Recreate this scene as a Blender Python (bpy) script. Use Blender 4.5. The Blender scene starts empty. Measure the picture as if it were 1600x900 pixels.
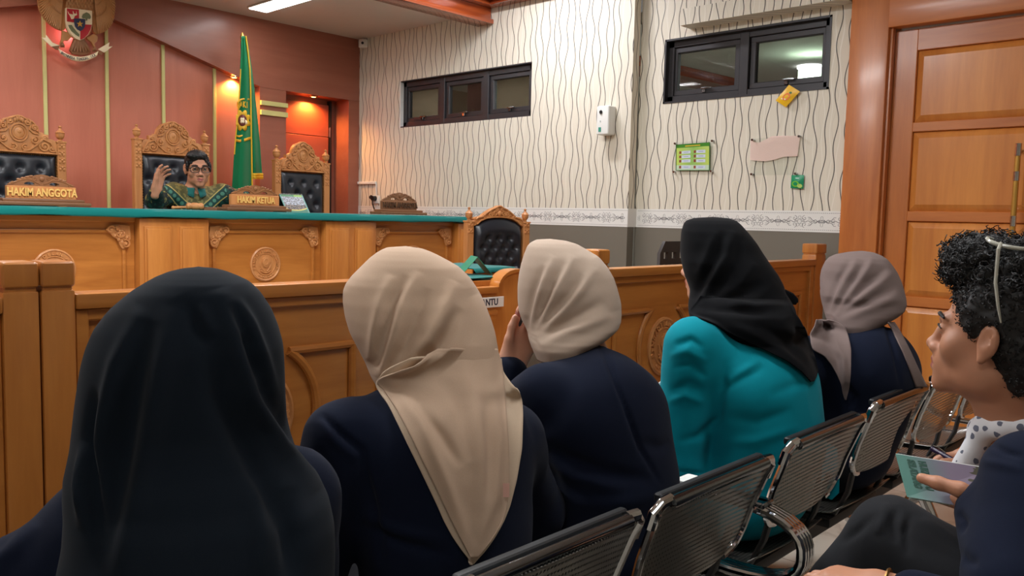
import bpy, bmesh, math, random
import numpy as np
from mathutils import Matrix, Vector
from mathutils.bvhtree import BVHTree
random.seed(7)
PI = math.pi
SC = bpy.context.scene
COL = SC.collection

# ------------------------------------------------------------------ camera
CAM = np.array([0.0, 0.0, 1.28])
FPX = 1300.0
_yaw, _pit, _rol = (math.radians(a) for a in (46.82, -4.754, 1.327))
CF = np.array([math.sin(_yaw)*math.cos(_pit), math.cos(_yaw)*math.cos(_pit), math.sin(_pit)])
_r0 = np.array([math.cos(_yaw), -math.sin(_yaw), 0.0])
_u0 = np.cross(_r0, CF)
CR = math.cos(_rol)*_r0 + math.sin(_rol)*_u0
CU = -math.sin(_rol)*_r0 + math.cos(_rol)*_u0
cd = bpy.data.cameras.new('camera')
cam = bpy.data.objects.new('camera', cd)
COL.objects.link(cam)
cam.matrix_world = Matrix(((CR[0], CU[0], -CF[0], CAM[0]), (CR[1], CU[1], -CF[1], CAM[1]),
                           (CR[2], CU[2], -CF[2], CAM[2]), (0, 0, 0, 1)))
cd.sensor_width = 36.0
cd.lens = 36.0*FPX/1600.0
cd.clip_start = 0.02
SC.camera = cam

# ------------------------------------------------------------------ colour management, world, lamps
SC.view_settings.view_transform = 'Standard'
SC.view_settings.look = 'None'
SC.view_settings.gamma = 1.0
SC.view_settings.use_curve_mapping = False
SC.view_settings.exposure = 0.32
W = bpy.data.worlds.new('world')
SC.world = W
W.use_nodes = True
W.node_tree.nodes['Background'].inputs[0].default_value = (1.0, 0.97, 0.93, 1)
W.node_tree.nodes['Background'].inputs[1].default_value = 0.12


def area(name, loc, sx, sy, power, col=(1, 1, 1), rot=(0, 0, 0)):
    l = bpy.data.lights.new(name, 'AREA')
    l.shape = 'RECTANGLE'; l.size = sx; l.size_y = sy; l.energy = power; l.color = col
    o = bpy.data.objects.new(name, l); COL.objects.link(o)
    o.location = loc; o.rotation_euler = rot
    return o


def spot(name, loc, target, power, ang, blend, col, r=0.02):
    l = bpy.data.lights.new(name, 'SPOT')
    l.energy = power; l.spot_size = math.radians(ang); l.spot_blend = blend; l.color = col; l.shadow_soft_size = r
    o = bpy.data.objects.new(name, l); COL.objects.link(o)
    o.location = loc
    o.rotation_euler = (Vector(target)-Vector(loc)).to_track_quat('-Z', 'Y').to_euler()
    return o


COOL = (0.96, 0.98, 1.0)
# ceiling panels over the public seats (each sits just under its diffuser) and over the bench
area('light_panel_public', (3.95, 3.80, 3.075), 0.12, 0.6, 22, (0.93, 0.93, 1.0))
area('light_panel_public', (1.9, 2.6, 3.075), 0.3, 1.2, 46, COOL)
area('light_panel_public', (0.2, 3.2, 3.075), 0.3, 1.2, 46, COOL)
area('light_panel_public', (1.9, 0.3, 3.075), 0.3, 1.2, 14, COOL)
area('light_panel_public', (-0.6, 0.2, 3.075), 0.3, 1.2, 8, COOL)
area('light_panel_bench', (3.42, 5.40, 2.835), 0.12, 1.1, 26, COOL)
area('light_panel_bench', (1.25, 5.40, 2.835), 0.12, 1.1, 70, (1, 0.93, 0.92))
WARM = (1.0, 0.42, 0.10)
spot('niche_downlight', (4.17, 6.38, 2.295), (4.17, 6.42, 0), 26, 150, 0.7, WARM)
spot('recess_downlight', (3.40, 6.31, 2.335), (3.40, 6.36, 0), 26, 150, 0.7, WARM)

# ------------------------------------------------------------------ pixel -> place
def ray(px, py):
    return CR*((px-800.0)/FPX) - CU*((py-450.0)/FPX) + CF
def D(px, py, t):
    return CAM + ray(px, py)*t
def AT(px, py, ax, val):
    d = ray(px, py); return CAM + d*((val-CAM[ax])/d[ax])
def PROJ(P):
    q = np.asarray(P, float) - CAM
    z = q @ CF
    return 800 + FPX*(q @ CR)/z, 450 - FPX*(q @ CU)/z, z

# ------------------------------------------------------------------ materials
def lin(c):
    return tuple((v/12.92 if v <= 0.04045 else ((v+0.055)/1.055)**2.4) for v in (x/255.0 for x in c))
def rgba(c):
    return (*lin(c), 1.0)


class NT:
    def __init__(s, name):
        s.m = bpy.data.materials.new(name); s.m.use_nodes = True
        s.t = s.m.node_tree; s.b = s.t.nodes['Principled BSDF']; s.out = s.t.nodes['Material Output']
    def n(s, typ, **kw):
        x = s.t.nodes.new(typ)
        for k, v in kw.items():
            if k.startswith('i_'):
                k2 = k[2:]
                x.inputs[int(k2) if k2.isdigit() else k2].default_value = v
            else:
                setattr(x, k, v)
        return x
    def l(s, a, b):
        s.t.links.new(a, b)
    def val(s, v, sock):
        if hasattr(v, 'is_linked'): s.l(v, sock)
        else: sock.default_value = v
    def math(s, op, a, b=None, c=None):
        x = s.n('ShaderNodeMath', operation=op)
        s.val(a, x.inputs[0])
        if b is not None: s.val(b, x.inputs[1])
        if c is not None: s.val(c, x.inputs[2])
        return x.outputs[0]
    def mix(s, f, a, b):
        x = s.n('ShaderNodeMix', data_type='RGBA')
        s.val(f, x.inputs[0]); s.val(a, x.inputs[6]); s.val(b, x.inputs[7])
        return x.outputs[2]
    def xyz(s, kind='Object'):
        tc = s.n('ShaderNodeTexCoord'); sp = s.n('ShaderNodeSeparateXYZ'); s.l(tc.outputs[kind], sp.inputs[0])
        return sp.outputs[0], sp.outputs[1], sp.outputs[2], tc.outputs[kind]
    def comb(s, x, y, z):
        c = s.n('ShaderNodeCombineXYZ'); s.val(x, c.inputs[0]); s.val(y, c.inputs[1]); s.val(z, c.inputs[2]); return c.outputs[0]
    def bump(s, h, strength=0.3, dist=0.01):
        b = s.n('ShaderNodeBump'); b.inputs['Strength'].default_value = strength; b.inputs['Distance'].default_value = dist
        s.l(h, b.inputs['Height']); s.l(b.outputs[0], s.b.inputs['Normal'])
    def set(s, col=None, rough=None, metal=None, **kw):
        if col is not None:
            s.val(col if hasattr(col, 'is_linked') else (rgba(col) if len(col) == 3 else col), s.b.inputs['Base Color'])
        if rough is not None: s.val(rough, s.b.inputs['Roughness'])
        if metal is not None: s.b.inputs['Metallic'].default_value = metal
        for k, v in kw.items(): s.b.inputs[k.replace('_', ' ')].default_value = v
        return s.m


def plain(name, col, rough=0.5, metal=0.0, noise=0.06, scale=12.0, bump=0.0, **kw):
    t = NT(name); x, y, z, v = t.xyz()
    nz = t.n('ShaderNodeTexNoise'); nz.inputs['Scale'].default_value = scale; nz.inputs['Detail'].default_value = 4
    t.l(v, nz.inputs['Vector'])
    c = lin(col)
    a = tuple(min(1, q*(1-noise)) for q in c)+(1,); b = tuple(min(1, q*(1+noise)) for q in c)+(1,)
    t.set(t.mix(nz.outputs[0], a, b), rough, metal, **kw)
    if bump: t.bump(nz.outputs[0], bump, 0.004)
    return t.m


def wood(name, c1, c2, axis='z', rough=0.34, scale=1.0, coat=0.25):
    """teak-like grain running along one axis"""
    t = NT(name); x, y, z, v = t.xyz()
    s = {'x': (0.9, 9, 9), 'y': (9, 0.9, 9), 'z': (9, 9, 0.9)}[axis]
    mp = t.n('ShaderNodeMapping'); mp.inputs['Scale'].default_value = tuple(q*scale for q in s); t.l(v, mp.inputs[0])
    n1 = t.n('ShaderNodeTexNoise'); n1.inputs['Scale'].default_value = 1.3; n1.inputs['Detail'].default_value = 5
    n1.inputs['Distortion'].default_value = 0.9; t.l(mp.outputs[0], n1.inputs['Vector'])
    mp2 = t.n('ShaderNodeMapping'); mp2.inputs['Scale'].default_value = tuple(q*scale*7 for q in s); t.l(v, mp2.inputs[0])
    n2 = t.n('ShaderNodeTexNoise'); n2.inputs['Scale'].default_value = 1.5; n2.inputs['Detail'].default_value = 3; t.l(mp2.outputs[0], n2.inputs['Vector'])
    f = t.math('ADD', t.math('MULTIPLY', n1.outputs[0], 0.8), t.math('MULTIPLY', n2.outputs[0], 0.22))
    r = t.n('ShaderNodeMapRange'); r.inputs[1].default_value = 0.3; r.inputs[2].default_value = 0.72; t.l(f, r.inputs[0])
    t.set(t.mix(r.outputs[0], rgba(c1), rgba(c2)), rough)
    t.b.inputs['Coat Weight'].default_value = coat; t.b.inputs['Coat Roughness'].default_value = 0.15
    t.bump(n2.outputs[0], 0.06, 0.003)
    return t.m


def cloth(name, col, rough=0.9, weave=900.0, sheen=0.25, var=0.10, strength=0.12, big=0.25):
    t = NT(name); x, y, z, v = t.xyz()
    n1 = t.n('ShaderNodeTexNoise'); n1.inputs['Scale'].default_value = weave; n1.inputs['Detail'].default_value = 1; t.l(v, n1.inputs['Vector'])
    n2 = t.n('ShaderNodeTexNoise'); n2.inputs['Scale'].default_value = 9; n2.inputs['Detail'].default_value = 3; t.l(v, n2.inputs['Vector'])
    c = lin(col)
    a = tuple(q*(1-var) for q in c)+(1,); b = tuple(min(1, q*(1+var)) for q in c)+(1,)
    t.set(t.mix(n1.outputs[0], a, b), rough)
    t.b.inputs['Sheen Weight'].default_value = sheen; t.b.inputs['Sheen Roughness'].default_value = 0.5
    t.b.inputs['Specular IOR Level'].default_value = 0.12
    h = t.math('ADD', t.math('MULTIPLY', n1.outputs[0], 0.10), t.math('MULTIPLY', n2.outputs[0], big))
    t.bump(h, strength, 0.01)
    return t.m


def emit(name, col, strength):
    t = NT(name); t.b.inputs['Emission Color'].default_value = rgba(col); t.b.inputs['Emission Strength'].default_value = strength
    t.set(col, 0.5); return t.m


M = {}
M['teak_x'] = wood('teak_grain_across', (196, 127, 58), (162, 96, 38), 'x')
M['teak_z'] = wood('teak_grain_upright', (198, 129, 60), (164, 96, 40), 'z')
M['teak_y'] = wood('teak_grain_deep', (196, 127, 58), (162, 96, 38), 'y')
M['carved'] = wood('carved_teak', (206, 144, 86), (176, 112, 60), 'z', 0.5, 1.5, 0.08)
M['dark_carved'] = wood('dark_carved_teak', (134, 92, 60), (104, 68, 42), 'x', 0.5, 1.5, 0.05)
M['door_x'] = wood('door_wood_across', (204, 122, 58), (172, 94, 40), 'x', 0.4, 0.8)
M['door_y'] = wood('door_wood_rail', (204, 122, 58), (172, 94, 40), 'y', 0.4, 0.8)
M['door_z'] = wood('door_wood_upright', (204, 122, 58), (170, 93, 40), 'z', 0.36, 0.8)
M['door_panel'] = wood('door_wood_panel', (224, 146, 68), (186, 108, 48), 'z', 0.34, 0.6)
M['beam'] = wood('varnished_beam', (176, 84, 40), (140, 60, 26), 'x', 0.18, 0.7, 0.6)
M['beam_y'] = wood('varnished_cornice', (160, 74, 38), (126, 52, 26), 'y', 0.18, 0.7, 0.6)
M['panel_red'] = wood('red_brown_laminate', (200, 122, 96), (186, 108, 84), 'z', 0.42, 0.7, 0.12)
M['panel_brown'] = wood('brown_laminate', (160, 98, 76), (146, 86, 66), 'x', 0.42, 0.7, 0.12)
M['door_red'] = wood('red_laminate_door', (176, 84, 60), (158, 72, 50), 'x', 0.4, 0.7, 0.12)
M['strip'] = plain('pale_green_strip', (206, 202, 132), 0.5)
M['ceiling'] = plain('ceiling_paint', (206, 200, 192), 0.9, noise=0.02)
M['wainscot'] = plain('grey_wainscot_paint', (112, 106, 94), 0.55, noise=0.05, scale=3)
M['green_cloth'] = cloth('green_bench_cloth', (0, 108, 104), 0.85, 500)
M['leather'] = plain('black_leather', (30, 33, 40), 0.34, noise=0.15, scale=90, bump=0.06)
M['stud'] = plain('brass_stud', (150, 110, 60), 0.35, 0.9)
M['gold_paint'] = plain('gold_lettering', (226, 184, 104), 0.5)
M['shaded_gold_paint'] = plain('shaded_gold_lettering', (74, 48, 28), 0.55)  # lettering of the unlit name plate, shade painted into its colour
M['chrome'] = plain('chrome', (200, 202, 205), 0.10, 1.0, noise=0.01)
M['dark_chrome'] = plain('dark_chrome_tube', (128, 132, 136), 0.16, 1.0, noise=0.02)
M['black_rail'] = plain('black_rail', (24, 26, 29), 0.5, 0.0)
M['black_steel'] = plain('black_steel', (34, 34, 36), 0.6, 0.0)
M['alu'] = plain('black_aluminium', (52, 50, 52), 0.42, 0.25)
M['white'] = plain('white_plastic', (226, 226, 220), 0.4, noise=0.02)
M['paper'] = plain('white_paper', (232, 234, 230), 0.8, noise=0.02)
M['black'] = plain('black_plastic', (20, 20, 22), 0.4)
M['grey_hole'] = plain('screw_hole_black', (10, 10, 10), 0.6)

# ------------------------------------------------------------------ mesh building
def rot_to(d):
    return Vector(d).to_track_quat('Z', 'Y').to_matrix()


class MB:
    def __init__(s):
        s.v = []; s.f = []; s.mi = []; s.cur = 0
    def add(s, vs, fs, mat=None):
        o = len(s.v)
        if mat is not None:
            vs = [tuple(mat @ Vector(p)) for p in vs]
        s.v += [tuple(map(float, p)) for p in vs]
        s.f += [tuple(i+o for i in f) for f in fs]
        s.mi += [s.cur]*len(fs)
        return s
    def bm(s, b, mat=None):
        b.verts.ensure_lookup_table()
        for i, v in enumerate(b.verts): v.index = i
        s.add([v.co[:] for v in b.verts], [[v.index for v in f.verts] for f in b.faces], mat)
        b.free(); return s
    def box(s, x0, x1, y0, y1, z0, z1, bev=0.0, seg=2, mat=None):
        b = bmesh.new(); bmesh.ops.create_cube(b, size=1)
        for v in b.verts:
            v.co = Vector(((x0+x1)/2+v.co.x*(x1-x0), (y0+y1)/2+v.co.y*(y1-y0), (z0+z1)/2+v.co.z*(z1-z0)))
        if bev:
            bmesh.ops.bevel(b, geom=list(b.edges), offset=bev, segments=seg, profile=0.6, affect='EDGES')
        return s.bm(b, mat)
    def lathe(s, prof, mat=None, seg=24, cap=True, ax=1.0, ay=1.0):
        vs = []; fs = []
        n = len(prof)
        for r, z in prof:
            for k in range(seg):
                a = 2*PI*k/seg; vs.append((r*math.cos(a)*ax, r*math.sin(a)*ay, z))
        for i in range(n-1):
            for k in range(seg):
                k2 = (k+1) % seg
                fs.append((i*seg+k, i*seg+k2, (i+1)*seg+k2, (i+1)*seg+k))
        if cap:
            fs.append(tuple(range(seg))[::-1]); fs.append(tuple((n-1)*seg+k for k in range(seg)))
        return s.add(vs, fs, mat)
    def cyl(s, a, b, r, r2=None, seg=16):
        a = Vector(a); b = Vector(b); d = b-a
        m = Matrix.Translation(a) @ rot_to(d).to_4x4()
        return s.lathe([(r, 0), (r if r2 is None else r2, d.length)], m, seg)
    def tube(s, pts, r, seg=8, closed=False, flat=1.0):
        P = [Vector(p) for p in pts]; n = len(P)
        vs = []; fs = []
        up = None
        for i in range(n):
            if closed: d = P[(i+1) % n]-P[i-1]
            else: d = P[min(i+1, n-1)]-P[max(i-1, 0)]
            if d.length < 1e-9: d = Vector((0, 0, 1))
            d.normalize()
            if up is None:
                up = Vector((0, 0, 1)) if abs(d.z) < 0.9 else Vector((1, 0, 0))
            x = up - d*up.dot(d)
            if x.length < 1e-6: x = d.orthogonal()
            x.normalize(); y = d.cross(x); up = x
            rr = r[i] if isinstance(r, (list, tuple)) else r
            for k in range(seg):
                a = 2*PI*k/seg
                vs.append(tuple(P[i]+x*(math.cos(a)*rr)+y*(math.sin(a)*rr*flat)))
        m = n if closed else n-1
        for i in range(m):
            j = (i+1) % n
            for k in range(seg):
                k2 = (k+1) % seg
                fs.append((i*seg+k, i*seg+k2, j*seg+k2, j*seg+k))
        if not closed:
            fs.append(tuple(range(seg))[::-1]); fs.append(tuple((n-1)*seg+k for k in range(seg)))
        return s.add(vs, fs)
    def prism(s, poly, d, mat=None, bev=0.0, holes=()):
        """polygon in local xz (counter-clockwise seen from -y), from y=0 back to y=d"""
        b = bmesh.new()
        if holes:
            es = []
            for loop in [poly]+list(holes):
                vs = [b.verts.new((p[0], 0, p[1])) for p in loop]
                es += [b.edges.new((vs[i], vs[(i+1) % len(vs)])) for i in range(len(vs))]
            bmesh.ops.triangle_fill(b, use_beauty=True, edges=es)
            fs = list(b.faces)
        else:
            vs = [b.verts.new((p[0], 0, p[1])) for p in poly]
            fs = [b.faces.new(vs)]
        r = bmesh.ops.extrude_face_region(b, geom=fs)
        for e in r['geom']:
            if isinstance(e, bmesh.types.BMVert): e.co.y += d
        bmesh.ops.recalc_face_normals(b, faces=list(b.faces))
        if bev:
            ed = [e for e in b.edges if all(abs(v.co.y) < 1e-6 for v in e.verts) and any(abs(f.normal.y) < 0.5 for f in e.link_faces)]
            bmesh.ops.bevel(b, geom=ed, offset=bev, segments=2, profile=0.6, affect='EDGES')
        return s.bm(b, mat)
    def sphere(s, c, r, seg=16, rings=10, mat=None):
        rx, ry, rz = r if isinstance(r, (tuple, list)) else (r, r, r)
        vs = []; fs = []
        for i in range(rings+1):
            th = PI*i/rings
            for k in range(seg):
                a = 2*PI*k/seg
                vs.append((c[0]+rx*math.sin(th)*math.cos(a), c[1]+ry*math.sin(th)*math.sin(a), c[2]+rz*math.cos(th)))
        for i in range(rings):
            for k in range(seg):
                k2 = (k+1) % seg
                fs.append((i*seg+k, (i+1)*seg+k, (i+1)*seg+k2, i*seg+k2))
        return s.add(vs, fs, mat)
    def grid(s, P):
        """P: array (n, m, 3)"""
        n, m, _ = P.shape
        vs = P.reshape(-1, 3).tolist()
        fs = [(i*m+j, i*m+j+1, (i+1)*m+j+1, (i+1)*m+j) for i in range(n-1) for j in range(m-1)]
        return s.add(vs, fs)
    def move(s, mat):
        s.v = [tuple(mat @ Vector(p)) for p in s.v]; return s
    def mesh(s, name, mats, angle=35):
        me = bpy.data.meshes.new(name)
        me.from_pydata(s.v, [], s.f)
        if not isinstance(mats, (list, tuple)): mats = [mats]
        for m in mats: me.materials.append(m)
        if len(mats) > 1: me.polygons.foreach_set('material_index', s.mi)
        b = bmesh.new(); b.from_mesh(me)
        bmesh.ops.remove_doubles(b, verts=list(b.verts), dist=1e-5)
        bmesh.ops.recalc_face_normals(b, faces=list(b.faces))
        b.to_mesh(me); b.free()
        if angle is not None:
            me.polygons.foreach_set('use_smooth', [True]*len(me.polygons))
            me.set_sharp_from_angle(angle=math.radians(angle))
        me.update()
        return me
    def build(s, name, mats, parent=None, world=True, angle=35, **tags):
        return link(name, s.mesh(name, mats, angle), parent, world, **tags)


WMX = {}


def link(name, data, parent=None, world=True, label=None, cat=None, group=None, kind=None, loc=None, rotz=0.0):
    """world=True: mesh data is in world coordinates; else in the parent's coordinates"""
    o = bpy.data.objects.new(name, data); COL.objects.link(o)
    m = Matrix.Identity(4)
    if loc is not None: m = Matrix.Translation(loc) @ Matrix.Rotation(rotz, 4, 'Z')
    if parent is not None:
        o.parent = parent
        pm = WMX[parent.name]
        if world:
            o.matrix_parent_inverse = pm.inverted()
            WMX[o.name] = Matrix.Identity(4)
        else:
            o.matrix_basis = m
            WMX[o.name] = pm @ m
    else:
        o.matrix_basis = m; WMX[o.name] = m
    tag(o, label, cat, group, kind)
    return o


def tag(o, label=None, cat=None, group=None, kind=None):
    if label: o['label'] = label
    if cat: o['category'] = cat
    if group: o['group'] = group
    if kind: o['kind'] = kind
    return o


def thing(name, label, cat, loc=(0, 0, 0), rotz=0.0, group=None):
    o = link(name, None, None, True, label, cat, group, None, loc, rotz)
    o.empty_display_size = 0.05
    return o


def struct(mb, name, mats, parent=None, angle=35):
    o = mb.build(name, mats, parent, True, angle)
    if parent is None: o['kind'] = 'structure'
    return o


def copy_tree(o, parent=None):
    c = o.copy(); COL.objects.link(c)
    if parent is not None: c.parent = parent
    WMX[c.name] = WMX[o.name].copy()
    for ch in list(o.children): copy_tree(ch, c)
    return c


_txt = {}
def text_mb(body, size, depth, font_scale_x=1.0, bold=0.0):
    """(verts, faces) of extruded lettering in the xz plane, centred, facing -y"""
    key = (body, size, depth, font_scale_x, bold)
    if key in _txt: return _txt[key]
    cu = bpy.data.curves.new('lettering', 'FONT')
    cu.body = body; cu.size = size; cu.extrude = depth/2; cu.align_x = 'CENTER'; cu.align_y = 'CENTER'; cu.offset = bold
    cu.resolution_u = 3
    o = bpy.data.objects.new('lettering', cu); COL.objects.link(o)
    dg = bpy.context.evaluated_depsgraph_get()
    me = bpy.data.meshes.new_from_object(o.evaluated_get(dg))
    vs = [(v.co.x*font_scale_x, -v.co.z, v.co.y) for v in me.vertices]
    fs = [tuple(p.vertices) for p in me.polygons]
    bpy.data.objects.remove(o); bpy.data.curves.remove(cu); bpy.data.meshes.remove(me)
    _txt[key] = (vs, fs)
    return vs, fs


def arc_text(mb, body, R, a0, a1, size, depth, place, bold=0.0):
    """letters along an arc in the xz plane (angles in degrees, clockwise from a0 to a1), place: Matrix"""
    n = len(body)
    for i, ch in enumerate(body):
        if ch == ' ': continue
        a = math.radians(a0 + (a1-a0)*(i+0.5)/n)
        vs, fs = text_mb(ch, size, depth, 1.0, bold)
        sgn = -1 if a1 < a0 else 1
        r = a - PI/2 if sgn < 0 else a + PI/2
        m = Matrix.Translation((R*math.cos(a), 0, R*math.sin(a))) @ Matrix.Rotation(-r, 4, 'Y')
        mb.add(vs, fs, place @ m)


def spiral(cx, cz, r0, turns, dirn=1, a0=0.0, n=26, r1=0.15):
    pts = []
    for i in range(n):
        u = i/(n-1); r = r0*(1-u*(1-r1)); a = a0 + dirn*turns*2*PI*u
        pts.append((cx+r*math.cos(a), cz+r*math.sin(a)))
    return pts
# ================================================================== THE SETTING
XW, XN = 4.6, 4.7          # right wall: far stretch and the slightly deeper near stretch
YF = 6.265                 # face of the panelled front wall
ZC, ZA = 2.853, 3.12       # ceiling over the bench, ceiling over the public


def wallpaper(name):
    t = NT(name); x, y, z, v = t.xyz()
    zz = z; y = t.math('ADD', y, x)
    def lines(P, lam, amp, wid, seed):
        u = t.math('DIVIDE', t.math('ADD', y, seed), P)
        cell = t.math('FLOOR', u)
        wn = t.n('ShaderNodeTexWhiteNoise', noise_dimensions='1D'); t.l(cell, wn.inputs['W'])
        wn2 = t.n('ShaderNodeTexWhiteNoise', noise_dimensions='1D'); t.l(t.math('ADD', cell, 51.3), wn2.inputs['W'])
        ph = t.math('MULTIPLY', wn.outputs['Value'], 2*PI)
        lam2 = t.math('MULTIPLY', t.math('ADD', t.math('MULTIPLY', wn2.outputs['Value'], 0.25), 0.9), 2*PI/lam)
        s1 = t.math('SINE', t.math('ADD', t.math('MULTIPLY', zz, lam2), ph))
        s2 = t.math('SINE', t.math('ADD', t.math('MULTIPLY', zz, 2*PI/(lam*2.7)), t.math('MULTIPLY', ph, 3.0)))
        off = t.math('MULTIPLY', t.math('ADD', t.math('MULTIPLY', s1, 0.75), t.math('MULTIPLY', s2, 0.55)), amp/P)
        off = t.math('ADD', off, t.math('MULTIPLY', t.math('SUBTRACT', wn2.outputs['Value'], 0.5), 0.16))
        d = t.math('ABSOLUTE', t.math('SUBTRACT', t.math('SUBTRACT', t.math('FRACT', u), 0.5), off))
        d = t.math('MULTIPLY', d, P)
        r = t.n('ShaderNodeMapRange'); r.inputs[1].default_value = wid*0.6; r.inputs[2].default_value = wid*1.2
        r.inputs[3].default_value = 1.0; r.inputs[4].default_value = 0.0; t.l(d, r.inputs[0])
        return r.outputs[0]
    dark = lines(0.058, 0.29, 0.0140, 0.0031, 0.0)
    pale = lines(0.046, 0.33, 0.010, 0.0022, 3.017)
    grey = lines(0.083, 0.30, 0.017, 0.0017, 1.53)
    nz = t.n('ShaderNodeTexNoise'); nz.inputs['Scale'].default_value = 2.0; t.l(v, nz.inputs['Vector'])
    base = t.mix(nz.outputs[0], rgba((212, 204, 186)), rgba((220, 212, 194)))
    c = t.mix(t.math('MULTIPLY', grey, 0.20), base, rgba((150, 144, 132)))
    c = t.mix(t.math('MULTIPLY', pale, 0.5), c, rgba((238, 233, 222)))
    c = t.mix(t.math('MULTIPLY', dark, 0.97), c, rgba((50, 44, 39)))
    return t.set(c, t.math('SUBTRACT', 0.62, t.math('MULTIPLY', pale, 0.3)))


M['wallpaper'] = wallpaper('wavy_line_wallpaper')
M['border'] = plain('white_border_paper', (224, 222, 216), 0.6, noise=0.02)
M['border_ink'] = plain('border_ink', (92, 88, 90), 0.6)


def glass_mat(name, tint, refl=1.0):
    t = NT(name)
    tr = t.n('ShaderNodeBsdfTransparent'); tr.inputs[0].default_value = rgba(tint)
    gl = t.n('ShaderNodeBsdfGlossy'); gl.inputs['Roughness'].default_value = 0.02
    fr = t.n('ShaderNodeFresnel'); fr.inputs[0].default_value = 1.45
    mx = t.n('ShaderNodeMixShader'); geo = t.n('ShaderNodeNewGeometry'); front = t.math('SUBTRACT', 1.0, geo.outputs['Backfacing'])
    t.l(t.math('MULTIPLY', t.math('MULTIPLY', fr.outputs[0], refl), front), mx.inputs[0])
    t.l(tr.outputs[0], mx.inputs[1]); t.l(gl.outputs[0], mx.inputs[2]); t.l(mx.outputs[0], t.out.inputs[0])
    return t.m


M['glass'] = glass_mat('window_glass', (214, 216, 214))
M['acrylic'] = glass_mat('clear_acrylic', (250, 251, 250), 0.25)


def tile_floor():
    t = NT('polished_floor_tile'); x, y, z, v = t.xyz()
    nz = t.n('ShaderNodeTexNoise'); nz.inputs['Scale'].default_value = 2.2; nz.inputs['Detail'].default_value = 8; nz.inputs['Distortion'].default_value = 1.6
    t.l(v, nz.inputs['Vector'])
    vein = t.math('ABSOLUTE', t.math('SUBTRACT', nz.outputs[0], 0.5))
    r = t.n('ShaderNodeMapRange'); r.inputs[1].default_value = 0.0; r.inputs[2].default_value = 0.05; t.l(vein, r.inputs[0])
    c = t.mix(r.outputs[0], rgba((196, 188, 174)), rgba((214, 207, 194)))
    def joint(a):
        f = t.math('FRACT', t.math('DIVIDE', a, 0.6))
        return t.math('LESS_THAN', f, 0.006)
    j = t.math('MAXIMUM', joint(x), joint(y))
    return t.set(t.mix(j, c, rgba((120, 112, 100))), 0.16)


struct(MB().box(-4, 9, -3, 6.7, -0.1, 0.0), 'floor', tile_floor())

# ---- front wall: brown panelling with a gabled recess and two niches
out = [(-4, 0), (-0.085, 0), (-0.085, 2.311), (0.551, 2.311), (0.551, 0), (0.795, 0), (0.795, 2.31), (2.2, 2.708),
       (3.605, 2.31), (3.605, 0), (3.849, 0), (3.849, 2.311), (4.485, 2.311), (4.485, 0), (4.6, 0), (4.6, 2.9), (-4, 2.9)]
m = MB().prism(out, 0.22, Matrix.Translation((0, YF, 0)))
m.box(-4, 4.6, 6.484, 6.7, 0, 2.9)
# thin joint between header and pillars
struct(m, 'wall_front', M['panel_brown'], angle=20)
struct(MB().box(0.79, 3.61, 6.337, 6.45, 0, 2.72), 'wall_front_recess', M['panel_red'])
for i, x in enumerate((1.19, 1.605, 2.015, 2.425, 2.836, 3.246)):
    zt = 2.708-abs(x-2.2)*0.2833
    struct(MB().box(x-0.012, x+0.012, 6.322, 6.338, 0.3, zt-0.002, 0.002, 1), 'trim_%d' % (i+1), M['strip'])
for i, (z0, z1) in enumerate(((2.163, 2.2), (2.083, 2.125))):
    struct(MB().box(3.607, 3.858, YF-0.02, YF-0.001, z0, z1, 0.002, 1), 'trim_%d' % (i+7), M['strip'])
    struct(MB().box(0.542, 0.793, YF-0.02, YF-0.001, z0, z1, 0.002, 1), 'trim_%d' % (i+9), M['strip'])
struct(MB().box(3.605, 4.6, YF-0.004, YF+0.002, 2.306, 2.311), 'trim_11', M['panel_brown'])

# narrow door at the back of the right niche
dr = MB()
for z0, z1 in ((0.3, 0.98), (0.985, 1.45), (1.455, 1.72), (1.725, 1.975), (1.98, 2.262)):
    dr.box(3.852, 4.40, 6.452, 6.483, z0, z1, 0.002, 1)
door2 = struct(dr, 'door_2', M['door_red'])
struct(MB().box(4.405, 4.425, 6.440, 6.483, 0.3, 2.30), 'trim_12', M['black'])  # black strip standing in for the door frame's shadow
hg = MB().box(4.398, 4.410, 6.436, 6.446, 1.98, 2.06, 0.002, 1).cyl((4.404, 6.436, 1.975), (4.404, 6.436, 2.065), 0.005)
hg.build('hinge', M['chrome'], door2, label='steel hinge')

# ---- right wall
w = MB()
def wall_piece(x0, x1, y0, y1, z0, z1):
    if z0 < 1.245:
        w.cur = 1; w.box(x0, x1, y0, y1, z0, min(z1, 1.245)); w.cur = 0
    if z1 > 1.245:
        w.box(x0, x1, y0, y1, max(z0, 1.245), z1)
W1 = (4.168, 5.69, 2.037, 2.43)
W2 = (1.99, 3.09, 2.053, 2.464)
ST = 3.27
wall_piece(XW, XW+0.07, ST, W1[0], 0, 3.2)
wall_piece(XW, XW+0.07, W1[1], 6.7, 0, 3.2)
wall_piece(XW, XW+0.07, W1[0], W1[1], 0, W1[2])
wall_piece(XW, XW+0.07, W1[0], W1[1], W1[3], 3.2)
wall_piece(XN, XN+0.1, 1.80, W2[0], 0, 3.2)
wall_piece(XN, XN+0.1, W2[1], ST+0.01, 0, 3.2)
wall_piece(XN, XN+0.1, W2[0], W2[1], 0, W2[2])
wall_piece(XN, XN+0.1, W2[0], W2[1], W2[3], 3.2)
wall_piece(XN, XN+0.1, -3, -0.16, 0, 3.2)
wall_piece(XN, XN+0.1, -0.17, 1.81, 2.45, 3.2)
struct(w, 'wall_right', [M['wallpaper'], M['wainscot']])
# ledge above the near window
struct(MB().box(4.575, 4.701, 1.87, 2.905, 2.508, 2.608), 'trim_13', M['wallpaper'])
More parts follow.
